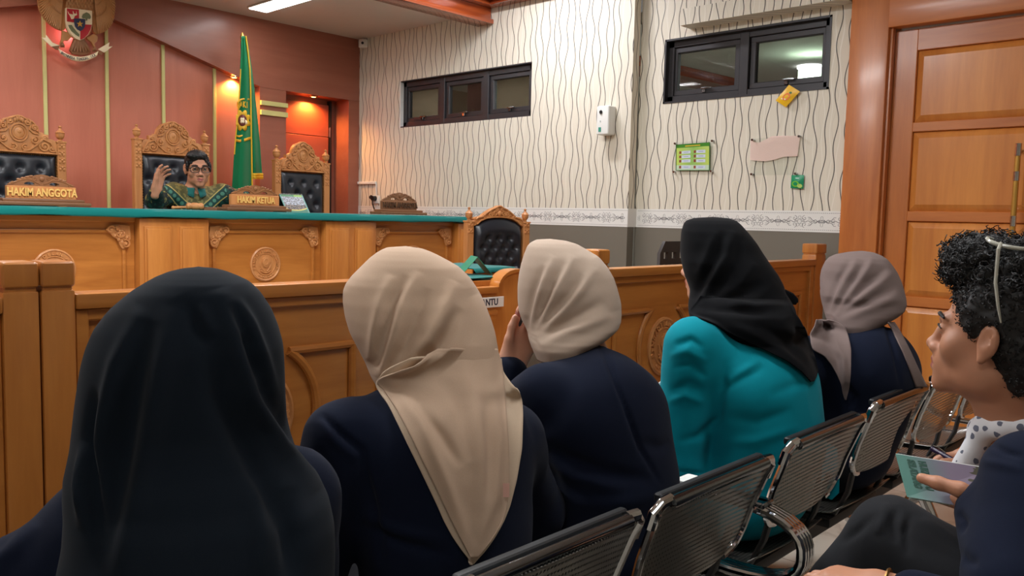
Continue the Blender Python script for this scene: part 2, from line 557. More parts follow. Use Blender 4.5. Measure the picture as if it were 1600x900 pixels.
# white reveals of the far window
struct(MB().box(4.601, 4.66, W1[1]-0.012, W1[1]+0.0, W1[2], W1[3]), 'trim_14', M['border'])

# printed border: scrolls on white paper, along both stretches
def border(x, y0, y1, name):
    b = MB(); b.box(x-0.002, x+0.001, y0, y1, 1.243, 1.366)
    b.cur = 1
    for z in (1.256, 1.353):
        n = int((y1-y0)/0.012)
        for i in range(n):
            b.box(x-0.0026, x-0.0019, y0+i*0.012, y0+i*0.012+0.007, z-0.0011, z+0.0011)
    P = 0.265; k0 = math.floor(y0/P); k1 = math.ceil(y1/P)
    def flat(pts, r=0.0011):
        q = [(x-0.0023, p[0], p[1]) for p in pts]
        if all(y0+0.004 < p[1] < y1-0.004 for p in q): b.tube(q, r, 4, flat=0.5)
    for k in range(k0, k1+1):
        c = k*P; zc = 1.304
        for s in (-1, 1):
            for q in (-1, 1):
                flat(spiral(c+s*0.030, zc+q*0.019, 0.016, 1.1, s*q, PI/2*q, 18))
                flat(spiral(c+s*0.066, zc+q*0.010, 0.012, 1.2, -s*q, 0, 16))
                flat([(c+s*(0.05+0.012*j), zc+q*(0.024-0.005*j+0.006*math.sin(j*1.9))) for j in range(7)])
            flat([(c+s*(0.012+0.006*j), zc+0.004*math.sin(j*1.2)) for j in range(20)], 0.0014)
            flat([(c+s*0.094+0.008*math.cos(a*PI/5), zc+0.011*math.sin(a*PI/5)) for a in range(11)])
        flat([(c+0.011*math.cos(a*PI/6), zc+0.013*math.sin(a*PI/6)) for a in range(13)])
        for a in range(5):
            an = PI/2+a*2*PI/5
            flat([(c+0.020*math.cos(an)+0.010*math.cos(e*PI/4), zc+0.024*math.sin(an)+0.009*math.sin(e*PI/4)) for e in range(9)])
        h = c+P/2
        flat([(h+0.016*math.sin(a*PI/6)*math.cos(a*PI/6), zc+0.03*math.sin(a*PI/6)) for a in range(13)])
        flat([(h+0.02*math.cos(a*PI/6), zc+0.006*math.sin(a*PI/6)) for a in range(13)], 0.0016)
    struct(b, name, [M['border'], M['border_ink']])
border(XW, ST, YF, 'trim_15')
border(XN, 1.857, ST-0.002, 'trim_16')
struct(MB().box(XW-0.0, XN, ST-0.002, ST, 1.243, 1.366), 'trim_17', M['border'])

# ---- other walls, ceilings, beam, cornice
struct(MB().box(-4.2, -4, -3, 6.7, 0, 3.2), 'wall_left', M['wallpaper'])
struct(MB().box(-4.2, 4.8, -3.2, -3, 0, 3.2), 'wall_back', M['wallpaper'])
struct(MB().box(-4, 4.62, 4.70, 6.7, ZC, ZC+0.1), 'ceiling_bench', M['ceiling'])
struct(MB().box(-4.2, 4.8, -3.2, 4.75, ZA, ZA+0.1), 'ceiling', M['ceiling'])
b = MB().box(-4, XW, 4.60, 4.72, 2.782, 3.12, 0.004, 1)
b.box(-4, XW, 4.57, 4.74, 2.754, 2.790, 0.008, 2)
b.box(-4, XW, 4.52, 4.62, 2.872, 2.90, 0.01, 2)
b.box(-4, XW, 4.46, 4.62, 2.90, 3.12, 0.02, 3)
struct(b, 'trim_18', M['beam'])
b = MB().box(4.50, XN+0.01, -3, 4.52, 2.872, 2.90, 0.008, 2)
b.box(4.44, XN+0.01, -3, 4.50, 2.90, 3.12, 0.02, 3)
struct(b, 'trim_19', M['beam_y'])

# ---- window frames
def window(name, x, spec, bays, lbl):
    y0, y1, z0, z1 = spec
    xo = x+0.035
    f = MB(); t = 0.05
    f.box(xo, xo+0.07, y0, y1, z0, z0+t, 0.003, 1); f.box(xo, xo+0.07, y0, y1, z1-t, z1, 0.003, 1)
    f.box(xo, xo+0.07, y0, y0+t, z0+0.001, z1-0.001, 0.003, 1); f.box(xo, xo+0.07, y1-t, y1, z0+0.001, z1-0.001, 0.003, 1)
    wb = (y1-y0)/bays
    for k in range(1, bays):
        f.box(xo-0.004, xo+0.07, y0+wb*k-0.03, y0+wb*k+0.03, z0+0.002, z1-0.002, 0.003, 1)
    if x == XN: f.box(x-0.004, xo+0.002, y0, y1, z0, z0+0.012); f.box(x-0.004, xo+0.002, y0, y0+0.012, z0, z1); f.box(x-0.004, xo+0.002, y1-0.012, y1, z0, z1); f.box(x-0.004, xo+0.002, y0, y1, z1-0.012, z1)
    else: f.box(x+0.002, xo+0.002, y0, y1-0.012, z0, z0+0.010); f.box(x+0.002, xo+0.002, y0, y1, z1-0.008, z1)
    wf = struct(f, name, M['alu'])
    for k in range(bays):
        a, c = y0+wb*k+0.034, y0+wb*(k+1)-0.034
        g = MB(); s = 0.036; xs = xo+0.012
        for (p, q, r, u) in ((a, c, z0+0.05, z0+0.05+s), (a, c, z1-0.05-s, z1-0.05)):
            g.box(xs, xs+0.04, p, q, r, u, 0.004, 1)
        for (p, q) in ((a, a+s), (c-s, c)):
            g.box(xs+0.001, xs+0.041, p, q, z0+0.051, z1-0.051, 0.004, 1)
        sash = struct(g, 'sash', M['alu'], wf)
        MB().box(xs+0.020, xs+0.024, a+s-0.004, c-s+0.004, z0+0.05+s-0.004, z1-0.05-s+0.004).build('pane', M['glass'], sash)
        hm = (a+c)/2
        h = MB().box(xs-0.012, xs, hm-0.012, hm+0.012, z0+0.055, z0+0.078, 0.002, 1)
        h.box(xs-0.022, xs-0.010, hm-0.055, hm+0.015, z0+0.076, z0+0.088, 0.004, 2)
        h.build('handle', M['dark_chrome'], sash)
    return wf
window('window_1', XW, W1, 3, '')
window('window_2', XN, W2, 2, '')

# ---- the corridor seen through the windows
M['corr'] = plain('corridor_paint', (190, 190, 186), 0.9, noise=0.02)
M['corr_b'] = plain('corridor_beige', (176, 160, 138), 0.9, noise=0.03)
struct(MB().box(4.8, 9, -3, 6.7, 2.62, 2.7), 'ceiling_corridor', M['corr'])
struct(MB().box(8.9, 9, -3, 6.7, 0, 2.7), 'wall_corridor', M['corr'])
struct(MB().box(4.6, 9, 6.6, 6.7, 0, 2.7).box(4.8, 9, -3.1, -3, 0, 2.7), 'wall_corridor_end', M['corr_b'])
area('corridor_light', (6.2, 3.0, 2.58), 0.5, 0.5, 46, (0.98, 1, 0.98))
area('corridor_light', (5.0, 5.5, 2.52), 0.15, 2.0, 3.5, (1, 0.95, 0.88))  # added unseen fill light, brightens the walls behind the far window

# ---- double door in the right wall
f = MB()
f.box(4.63, 4.82, 1.653, 1.857, 0, 2.52, 0.006, 2); f.box(4.631, 4.82, -0.16, 0.04, 0, 2.52, 0.006, 2)
f.cur = 1; f.box(4.63, 4.82, 0.035, 1.66, 2.335, 2.52, 0.006, 2)
f.box(4.625, 4.70, -0.18, 1.862, 2.515, 2.54, 0.006, 2)
f.cur = 0; f.box(4.655, 4.70, 1.638, 1.656, 0, 2.34, 0.004, 2)
struct(f, 'trim_20', [M['door_z'], M['door_y']])
def leaf(y0, y1, name):
    g = MB(); x0, x1 = 4.70, 4.745
    st = 0.115
    g.box(x0, x1, y1-st, y1, 0.01, 2.325, 0.003, 1); g.box(x0, x1, y0, y0+st, 0.01, 2.325, 0.003, 1)
    rows = [(2.212, 1.838), (1.788, 1.37), (1.316, 0.915), (0.862, 0.2)]
    g.cur = 1
    rails = [(2.325, 2.212), (1.838, 1.788), (1.37, 1.316), (0.915, 0.862), (0.2, 0.01)]
    for a, c in rails: g.box(x0+0.001, x1, y0+st-0.002, y1-st+0.002, c, a, 0.003, 1)
    d = struct(g, name, [M['door_z'], M['door_y']])
    for a, c in rows:
        p = MB(); ya, yb = y0+st, y1-st; s = 0.035
        v = [(x0+0.018, ya, c), (x0+0.018, yb, c), (x0+0.018, yb, a), (x0+0.018, ya, a),
             (x0+0.014, ya+0.006, c+0.006), (x0+0.014, yb-0.006, c+0.006), (x0+0.014, yb-0.006, a-0.006), (x0+0.014, ya+0.006, a-0.006),
             (x0+0.001, ya+s, c+s), (x0+0.001, yb-s, c+s), (x0+0.001, yb-s, a-s), (x0+0.001, ya+s, a-s)]
        fs = [(i, (i+1) % 4, (i+1) % 4+4, i+4) for i in range(4)]+[(i+4, (i+1) % 4+4, (i+1) % 4+8, i+8) for i in range(4)]+[(8, 9, 10, 11), (3, 2, 1, 0)]
        p.add(v, fs); p.build('panel', M['door_panel'], d, angle=20)
    return d
lf = leaf(0.845, 1.640, 'door_1')
lf2 = leaf(0.045, 0.840, 'door_3')
h = MB()
hy = 1.012
for z0, z1, mi in ((1.10, 1.215, 0), (1.215, 1.235, 0), (1.235, 1.30, 1), (1.30, 1.35, 0), (1.35, 1.52, 1), (1.52, 1.565, 0), (1.565, 1.64, 1), (1.64, 1.70, 0)):
    h.cur = mi; h.cyl((4.635, hy, z0), (4.635, hy, z1), 0.0145 if mi == 0 else 0.013)
h.cur = 0
for z in (1.13, 1.67): h.cyl((4.635, hy, z), (4.70, hy, z), 0.009)
h.build('handle', [M['chrome'], plain('brass_grip', (196, 150, 70), 0.35, 0.6)], lf, label='long chrome and brass pull handle')

# ---- ceiling lamps
M['lamp_white'] = emit('lamp_diffuser', (255, 255, 255), 7.0)
M['lamp_warm'] = emit('warm_lamp_lens', (255, 190, 90), 14.0)
def ceil_lamp(x0, x1, y0, y1, z, label, grp=None):
    t = thing('ceiling_lamp', label, 'ceiling light', ((x0+x1)/2, (y0+y1)/2, z), 0, grp)
    MB().box(x0-0.012, x1+0.012, y0-0.012, y1+0.012, z-0.012, z, 0.003, 1).build('frame', M['white'], t)
    MB().box(x0, x1, y0, y1, z-0.018, z-0.011).build('diffuser', M['lamp_white'], t)
    return t
ceil_lamp(3.347, 3.495, 4.83, 5.968, ZC, 'white strip light on the ceiling above the judges bench')
ceil_lamp(1.18, 1.32, 4.83, 5.968, ZC, 'white strip light on the bench ceiling, left of the eagle emblem')
for (x, y, sx, sy, lb) in ((3.95, 3.80, .12, .6, 'white strip light near the wooden cornice and the far window'), (1.9, 2.6, .3, 1.2, 'white panel light above the rails in the room centre'),
                           (0.2, 3.2, .3, 1.2, 'white panel light above the left rail'), (1.9, 0.3, .3, 1.2, 'white panel light above the young man'),
                           (-0.6, 0.2, .3, 1.2, 'white panel light above the left end of the seats')):
    ceil_lamp(x-sx/2, x+sx/2, y-sy/2, y+sy/2, ZA, lb)
def downlight(x, y, z, lb):
    t = thing('downlight', lb, 'light', (x, y, z))
    MB().lathe([(0.024, 0), (0.036, 0), (0.038, -0.006), (0.03, -0.012), (0.024, -0.012)], Matrix.Translation((x, y, z)), 20, False).build('ring', M['chrome'], t)
    MB().lathe([(0.001, -0.014), (0.016, -0.013), (0.0245, -0.006), (0.0245, -0.001)], Matrix.Translation((x, y, z)), 20).build('lens', M['lamp_warm'], t)
downlight(3.399, 6.30, 2.368, 'small warm downlight in the gabled recess beside the green flag')
downlight(4.17, 6.345, 2.311, 'small warm downlight in the ceiling of the door niche')
cs = thing('corridor_light', 'round white ceiling lamp seen through the near window', 'light', AT(1265, 103, 2, 2.62))
p = AT(1265, 103, 2, 2.62)
MB().lathe([(0.10, 0), (0.10, -0.02), (0.085, -0.03), (0.001, -0.03)], Matrix.Translation(p), 24).build('diffuser', M['lamp_white'], cs)
p = AT(1282, 117, 0, 6.4)
ow = thing('wall_unit', 'pale green lit unit seen low in the near window', 'appliance', p)
MB().box(6.4, 6.55, p[1]-0.19, p[1]+0.19, p[2]-0.10, p[2]+0.075, 0.03, 3).build('case', plain('pale_green_case', (206, 232, 206), 0.4), ow)
# wooden beam on the corridor ceiling and what stands behind the far window
pa, pb = AT(1060, 118, 2, 2.60), AT(1150, 138, 2, 2.60)
q = MB(); dv = (Vector(pb)-Vector(pa)).normalized(); nv = Vector((-dv.y, dv.x, 0))
A0 = Vector(pa)-dv*1.5; B0 = Vector(pb)+dv*1.5
for (o0, o1, za) in ((-0.16, 0.16, 2.56), (-0.24, 0.24, 2.59)):
    vs = []
    for P0 in (A0, B0):
        for o in (o0, o1):
            for zz in (za, 2.63): vs.append((P0+nv*o).to_tuple()[:2]+(zz,))
    q.add(vs, [(0, 1, 3, 2), (4, 6, 7, 5), (0, 4, 5, 1), (2, 3, 7, 6), (0, 2, 6, 4), (1, 5, 7, 3)])
struct(q, 'trim_21', M['beam'])
struct(MB().box(5.32, 5.36, 4.2, 5.40, 1.9, 2.62), 'wall_corridor_partition', M['corr_b'])
q = MB(); r_ = AT(728, 150, 0, 5.0)
for k in range(16):
    y = 5.03+k*0.0165
    q.cyl((5.26, y+0.25, 1.95), (5.26, y+0.25, 2.6), 0.010, None, 8)
struct(MB().box(5.32, 5.36, 5.95, 6.6, 1.9, 2.62), 'wall_corridor_store', M['corr_b'])
cu = q.build('curtain', plain('dark_brown_curtain', (84, 54, 44), 0.8), None)
tag(cu, 'dark brown curtain hanging behind the middle pane of the far window', 'curtain')
# ================================================================== COURT FURNITURE
TR = Matrix.Translation


def ribbon(mb, pts2, y, r, seg=6, flat=0.8):
    mb.tube([(p[0], y, p[1]) for p in pts2], r, seg, flat=flat)


def medallion(mb, cx, cz, r, rz, y, text=True):
    """round carved court seal standing out of a face at y towards -y"""
    s = rz/r
    P = TR((cx, y, cz)) @ Matrix.Diagonal((1, 1, s, 1))
    mb.add([], [])
    Rm = P @ Matrix.Rotation(PI/2, 4, 'X')
    mb.lathe([(r, 0), (r, 0.008), (r*0.93, 0.013), (r*0.88, 0.008), (r*0.68, 0.006), (r*0.66, 0.010), (r*0.62, 0.010), (r*0.60, 0.005), (0.001, 0.007)], Rm, 40, False)
    if text:
        arc_text(mb, 'PENGADILAN AGAMA', r*0.775, 205, -25, r*0.21, 0.006, P @ TR((0, -0.010, 0)), 0.0012)
    for a in range(7):
        an = math.radians(235+a*12)
        mb.sphere((cx+r*0.775*math.cos(an), y-0.009, cz+s*r*0.775*math.sin(an)), (r*0.06, 0.004, r*0.06), 8, 6)
    q = [(0, .46), (.2, .36), (.26, .1), (.16, -.12), (0, -.2), (-.16, -.12), (-.26, .1), (-.2, .36)]
    mb.prism([(a*r, b*r) for a, b in q][::-1], 0.008, P @ TR((0, -0.014, 0)), 0.002)
    ribbon(mb, [(cx+r*0.14*math.cos(a*PI/8), cz+s*r*(0.14+0.17*math.sin(a*PI/8))) for a in range(17)], y-0.014, r*0.035)
    for sg in (-1, 1):
        ribbon(mb, [(cx+sg*r*(0.10+0.26*math.sin(u*1.5)), cz+s*r*(-0.42+0.5*u)) for u in np.linspace(0, 1, 9)], y-0.009, r*0.05)
        ribbon(mb, [(cx+sg*p[0], cz+p[1]) for p in spiral(r*0.24, -s*r*0.34, r*0.13, 1.0, 1, 0.5, 14)], y-0.009, r*0.03)
    ribbon(mb, [(cx+r*0.4*math.cos(a), cz+s*r*(-0.14+0.36*math.sin(a))) for a in np.linspace(-2.5, -0.64, 12)], y-0.010, r*0.04)


def corner_ornament(mb, cx, cz, sx, y, k=1.0):
    """carved leaf-and-scroll corner; sx=1 grows to the right and down from (cx, cz)"""
    def tr(p): return (cx+sx*p[0]*k, cz-p[1]*k)
    base = [(0, 0), (.05, -.006), (.10, .0), (.125, .022), (.10, .042), (.085, .06), (.06, .075), (.055, .10), (.04, .125), (.015, .12), (.0, .10), (-.006, .05)]
    pts = [tr(p) for p in base]
    if sx > 0: pts = pts[::-1]
    mb.prism(pts[::-1] if sx > 0 else pts[::-1], 0.014, TR((0, y-0.014, 0)), 0.003)
    for (a, b, r, d, st) in ((.098, .022, .024, 1, 2.6), (.022, .098, .024, -1, -1.0), (.045, .040, .026, 1, 0), (.066, .016, .014, -1, 1), (.014, .064, .014, 1, 2)):
        ribbon(mb, [tr((a+p[0], b+p[1])) for p in spiral(0, 0, r, 1.35, d, st, 20)], y-0.018, 0.0052*k)
        c = tr((a, b)); mb.sphere((c[0], y-0.019, c[1]), (0.008*k, 0.007, 0.008*k), 10, 6)
    for a in range(6):
        an = a*PI/3; c = tr((.045+.014*math.cos(an), .040+.014*math.sin(an)))
        mb.sphere((c[0], y-0.017, c[1]), (0.008*k, 0.006, 0.008*k), 8, 6)
    for a in range(5):
        u = a/4; c = tr((.02+.075*u, .10-.075*u+.012*math.sin(u*PI)))
        mb.sphere((c[0], y-0.014, c[1]), (0.010*k, 0.006, 0.010*k), 8, 6)


# ---- platform under the judges
b = MB().box(0.2, 4.6, 4.70, 6.26, 0, 0.35, 0.004, 1)
struct(b, 'floor_platform', M['teak_x'])

# ---- judges' bench
desk = thing('judges_bench', 'long teak judges bench with carved panels below the green cloth', 'desk', (2.6, 4.7, 0))
b = MB()
b.box(0.66, 4.455, 4.625, 4.68, 0, 1.245)
b.box(0.64, 4.46, 4.60, 5.16, 1.215, 1.245, 0.003, 1)
b.box(0.66, 0.70, 4.64, 5.14, 0, 1.22); b.box(4.425, 4.46, 4.64, 5.14, 0, 1.22)
b.box(0.66, 4.46, 4.585, 4.64, 0, 0.12, 0.006, 1)
b.build('carcass', M['teak_x'], desk)
PIL = ((0.70, 1.085), (1.897, 2.291), (3.085, 3.484), (4.245, 4.462))
for a, c in PIL:
    p = MB().box(a, c, 4.545, 4.64, 0.0, 1.238, 0.004, 2)
    n = 2 if c-a > 0.3 else 1
    wd = (c-a)/n
    for k in range(n):
        x0 = a+wd*k+0.035; x1 = a+wd*(k+1)-0.035
        p.box(x0-0.012, x1+0.012, 4.536, 4.55, 0.17, 1.195, 0.004, 2)
        p.box(x0, x1, 4.528, 4.54, 0.182, 1.183, 0.007, 2)
    p.build('pilaster', M['teak_z'], desk)
for a, c in ((1.085, 1.897), (2.291, 3.085), (3.484, 4.245)):
    p = MB().box(a+0.001, c-0.001, 4.612, 4.63, 0.1, 1.24)
    x0, x1 = a+0.06, c-0.06; z0, z1 = 0.2, 1.165
    for q in (((x0, z1), (x1, z1)), ((x0, z0), (x1, z0)), ((x0, z0), (x0, z1)), ((x1, z0), (x1, z1))):
        dx = abs(q[0][0]-q[1][0]) > 0.01
        xa, xb = min(q[0][0], q[1][0]), max(q[0][0], q[1][0]); za, zb = min(q[0][1], q[1][1]), max(q[0][1], q[1][1])
        p.box(xa-0.009, xb+0.009, 4.600, 4.616, za-0.009, zb+0.009, 0.005, 2)
    pn = p.build('front_panel', M['teak_x'], desk)
    o = MB(); corner_ornament(o, x0-0.028, z1+0.03, 1, 4.606); o.build('corner_carving', M['carved'], pn)
    o = MB(); corner_ornament(o, x1+0.028, z1+0.03, -1, 4.606); o.build('corner_carving', M['carved'], pn)
    o = MB(); medallion(o, (a+c)/2, 0.967, 0.103, 0.106, 4.612); o.build('seal_carving', M['carved'], pn)

# ---- green cloth over the bench top
b = MB()
n = 120; prof = [(5.17, 1.20), (5.172, 1.272), (5.15, 1.284), (4.9, 1.286), (4.60, 1.285), (4.535, 1.283), (4.524, 1.272), (4.521, 1.262), (4.520, 1.252), (4.521, 1.243)]
P = np.zeros((n, len(prof), 3))
for i in range(n):
    x = 0.62+(4.475-0.62)*i/(n-1)
    for j, (y, z) in enumerate(prof):
        wv = 0.0035*math.sin(x*9.3+1)+0.002*math.sin(x*23)
        P[i, j] = (x, y-(wv if j > 5 else 0), z+(wv*0.8 if j == 9 else 0)+0.0012*math.sin(x*5+y*7))
b.grid(P)
e = np.zeros((8, 12, 3))
for i in range(8):
    for j in range(12):
        y = 4.53+0.62*j/11
        e[i, j] = (4.470+0.012*math.sin(i*0.4)+0.003*math.sin(j*2.2)*i/7, y, 1.284-0.088*i/7-0.012*math.sin(j*0.8)*i/7)
b.grid(e)
me = b.mesh('cloth', M['green_cloth'])
gc = link('bench_cloth', me)
tag(gc, 'green cloth laid over the long judges bench', 'cloth')
md = gc.modifiers.new('thick', 'SOLIDIFY'); md.thickness = 0.003; md.offset = 1

# ---- name plates
def nameplate(name_txt, cx, lit, label, y=4.64, k=1.0, lx=1.0):
    t = thing('name_plate', label, 'name plate', (cx, y, 1.287), 0, 'carved name plates on the bench')
    wmat = M['carved'] if lit else M['dark_carved']  # plate that gets no light: shade put into darker wood and lettering
    z0 = 1.2915; w = 0.16*k
    b = MB(); b.box(cx-w-0.055, cx+w+0.055, y-0.075, y+0.06, z0, z0+0.018, 0.006, 2); b.box(cx-w-0.03, cx+w+0.03, y-0.055, y+0.045, z0+0.016, z0+0.034, 0.008, 2)
    b.build('base', M['dark_carved'], t)
    b = MB().box(cx-w, cx+w, y-0.02, y+0.012, z0+0.032, z0+0.096, 0.003, 1)
    b.build('board', wmat, t)
    vs, fs = text_mb(name_txt, 0.055*k, 0.008, 0.70*lx, 0.0018)
    MB().add(vs, fs, TR((cx, y-0.0225, z0+0.064))).build('lettering', M['gold_paint'] if lit else M['shaded_gold_paint'], t)
    H = 0.058
    up = [(-w*0.90, 0), (-w*0.97, .10), (-w*0.86, .30), (-w*0.70, .42), (-w*0.60, .62), (-w*0.44, .80), (-w*0.36, .92), (-w*0.24, .88), (-w*0.16, .98), (0, 1.06)]
    up = up+[(-a, c) for a, c in up[-2::-1]]
    outl = [(a, c*H) for a, c in up]
    hol = []
    for sg in (-1, 1):
        hol.append([(sg*w*0.36+w*0.15*math.cos(a), 0.19*H+H*0.20*math.sin(a)*(1 if math.sin(a) > 0 else 0.35)) for a in np.linspace(0, 2*PI, 13)[:-1]])
    b = MB().prism(outl[::-1], 0.016, TR((cx, y-0.014, z0+0.095)), 0, hol)
    for sg in (-1, 1):
        ribbon(b, [(cx+sg*w*p[0], z0+0.095+H*p[1]) for p in ((.92, .12), (.78, .3), (.62, .5), (.45, .6), (.3, .56), (.16, .34), (.05, .2))], y-0.014, 0.004)
        ribbon(b, [(cx+sg*(w*0.2+p[0]), z0+0.095+H*0.68+p[1]) for p in spiral(0, 0, 0.011, 1.2, sg, 0, 14)], y-0.014, 0.0028)
        ribbon(b, [(cx+sg*(w*0.82+p[0]), z0+0.095+H*0.2+p[1]) for p in spiral(0, 0, 0.010, 1.2, -sg, 0, 14)], y-0.014, 0.0028)
        for q in range(4): b.sphere((cx+sg*w*(0.66-0.12*q), y-0.012, z0+0.095+H*(0.56+0.10*q)), (0.010, 0.006, 0.006), 8, 6)
    b.sphere((cx, y-0.014, z0+0.095+H*0.66), (0.012, 0.007, 0.014), 10, 8)
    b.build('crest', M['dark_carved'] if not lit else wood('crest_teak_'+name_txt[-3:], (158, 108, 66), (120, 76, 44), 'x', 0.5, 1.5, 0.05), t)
    return t
nameplate('HAKIM ANGGOTA', 1.448, True, 'carved name plate reading HAKIM ANGGOTA in gold at the left of the bench')
nameplate('HAKIM KETUA', 2.632, True, 'carved name plate reading HAKIM KETUA in front of the seated judge')
nameplate('HAKIM ANGGOTA', 3.80, False, 'small name plate coloured as in shade, reading HAKIM ANGGOTA at the right of the bench', 4.70, 0.97)

# ---- gavel, calendar
g = thing('gavel', 'pale wooden gavel lying on its block in front of the judge', 'gavel', (2.36, 4.88, 1.287))
b = MB(); b.lathe([(0.001, -0.05), (0.016, -0.049), (0.021, -0.042), (0.021, -0.03), (0.018, -0.024), (0.022, -0.012), (0.022, 0.012), (0.018, 0.024), (0.021, 0.03), (0.021, 0.042), (0.016, 0.049), (0.001, 0.05)],
                  TR((2.372, 4.88, 1.311)) @ Matrix.Rotation(PI/2, 4, 'Y') @ Matrix.Rotation(0.15, 4, 'X'), 20, False)
b.build('head', M['carved'], g)
b = MB(); b.cyl((2.35, 4.885, 1.306), (2.265, 4.93, 1.300), 0.006, 0.009).sphere((2.262, 4.932, 1.300), 0.011); b.build('handle', M['carved'], g)
g2 = thing('sounding_block', 'long flat brown wooden block beside the gavel', 'block', (2.52, 4.90, 1.287))
MB().box(2.42, 2.70, 4.86, 4.94, 1.2875, 1.302, 0.004, 2).box(2.44, 2.68, 4.87, 4.93, 1.301, 1.309, 0.003, 1).build('block', M['dark_carved'], g2)

M['photo'] = None
def calendar_mat():
    t = NT('calendar_print'); x, y, z, v = t.xyz('UV')
    nz = t.n('ShaderNodeTexNoise'); nz.inputs['Scale'].default_value = 14; nz.inputs['Detail'].default_value = 3; t.l(v, nz.inputs['Vector'])
    c = t.mix(t.math('GREATER_THAN', nz.outputs[0], 0.52), rgba((120, 118, 120)), rgba((176, 182, 196)))
    c = t.mix(t.math('LESS_THAN', y, 0.42), c, t.mix(t.math('GREATER_THAN', nz.outputs[0], 0.5), rgba((64, 62, 60)), rgba((130, 110, 96))))
    arc = t.math('ADD', 0.10, t.math('MULTIPLY', t.math('POWER', t.math('SUBTRACT', x, 0.45), 2.0), 0.5))
    c = t.mix(t.math('LESS_THAN', y, t.math('ADD', arc, 0.05)), c, rgba((214, 196, 90)))
    c = t.mix(t.math('LESS_THAN', y, arc), c, rgba((50, 116, 92)))
    c = t.mix(t.math('GREATER_THAN', y, 0.87), c, t.mix(t.math('GREATER_THAN', x, 0.6), rgba((70, 130, 84)), rgba((140, 180, 80))))
    c = t.mix(t.math('GREATER_THAN', t.math('ABSOLUTE', t.math('SUBTRACT', x, 0.5)), 0.45), c, rgba((96, 150, 140)))
    return t.set(c, 0.4)
def sheet(name, pts, mat, parent, thick=0.0, n=1):
    """a printed sheet given by its four corners (bottom-left, bottom-right, top-right, top-left) with UVs"""
    me = bpy.data.meshes.new(name)
    me.from_pydata([tuple(p) for p in pts], [], [(0, 1, 2, 3)])
    uv = me.uv_layers.new(name='UVMap')
    for i, c in enumerate(((0, 0), (1, 0), (1, 1), (0, 1))): uv.data[i].uv = c
    me.materials.append(mat)
    o = link(name, me, parent)
    if thick:
        md = o.modifiers.new('thick', 'SOLIDIFY'); md.thickness = thick; md.offset = -1
    return o
cal = thing('desk_calendar', 'standing desk calendar with a group photo beside the middle name plate', 'calendar', (2.97, 4.78, 1.287))
MCAL = calendar_mat()
a0, a1, at_, bt = (2.915, 4.735, 1.288), (3.075, 4.715, 1.288), (3.055, 4.775, 1.405), (2.895, 4.795, 1.405)
sheet('front_sheet', [a0, a1, at_, bt], MCAL, cal, 0.002)
c0, c1 = (2.89, 4.86, 1.288), (3.05, 4.84, 1.288)
sheet('back_sheet', [c1, c0, bt, at_], M['black'], cal, 0.002)
b = MB()
for k in range(14):
    u = (k+0.5)/14; q = Vector(bt).lerp(Vector(at_), u)
    b.tube([(q.x, q.y+0.005*math.cos(a), q.z+0.005*math.sin(a)) for a in np.linspace(0, 2*PI, 9)[:-1]], 0.0008, 4, True)
b.build('wire_binding', M['white'], cal)
b = MB(); b.lathe([(0.028, 0), (0.034, 0.03), (0.036, 0.055), (0.033, 0.055), (0.030, 0.01), (0.001, 0.008)], TR((2.40, 5.06, 1.287)), 20, False)

# ---- carved high-backed chairs
def tufted(mb, w, z0, z1, y, pitch=0.115, depth=0.022, arch=0.0, bul=0.03, rows=None):
    n, m = 46, 60
    P = np.zeros((n, m, 3))
    cx = []
    k = 0
    z = z1-0.085
    while z > z0+0.02:
        off = 0 if k % 2 == 0 else pitch/2
        q = -1.5*pitch+ (0 if k % 2 == 0 else 0)
        xs = [i*pitch+off for i in range(-4, 5)]
        cx += [(x, z) for x in xs if abs(x) < w-0.035]
        z -= pitch*0.72; k += 1
    cx = np.array(cx)
    for i in range(n):
        u = -1+2*i/(n-1)
        for j in range(m):
            v = j/(m-1)
            x = u*w; top = z1+arch*(1-abs(u)**2.2); zz = z0+(top-z0)*v
            e = min(1, (1-abs(u))*6)*min(1, v*8)*min(1, (1-v)*8)
            d2 = (cx[:, 0]-x)**2+(cx[:, 1]-zz)**2
            pit = np.exp(-d2/(2*0.014**2)).sum()*depth+np.exp(-d2/(2*0.035**2)).sum()*depth*0.45
            crease = 0
            P[i, j] = (x, y-bul*math.sqrt(max(e, 0))+min(pit, depth*1.2)*min(1, e*2), zz)
    mb.grid(P)
    return cx


def finial(mb, x, y, z, s=1.0):
    mb.lathe([(0.012, 0), (0.020, 0.004), (0.012, 0.012), (0.022, 0.022), (0.030, 0.040), (0.029, 0.056), (0.034, 0.060), (0.026, 0.068), (0.010, 0.086), (0.007, 0.094), (0.012, 0.100), (0.012, 0.106), (0.001, 0.112)],
             TR((x, y, z)) @ Matrix.Scale(s, 4), 18, False)


def carved_post(mb, x, y, z0, z1, zc, w=0.026):
    mb.box(x-w, x+w, y-w, y+w, z0, z1, 0.004, 1)
    # carved blocks on the upper part
    z = zc
    while z < z1-0.03:
        for sx in (-1, 1):
            mb.sphere((x+sx*w*0.42, y-w, z+0.012), (w*0.36, 0.006, 0.011), 8, 6)
            mb.box(x+sx*w*0.42-w*0.26, x+sx*w*0.42+w*0.26, y-w-0.004, y-w+0.002, z+0.026, z+0.036, 0.002, 1)
        mb.sphere((x, y-w, z+0.024), (w*0.3, 0.007, 0.010), 8, 6)
        z += 0.046
    mb.box(x-w-0.004, x+w+0.004, y-w-0.004, y+w+0.004, z1-0.012, z1, 0.003, 1)


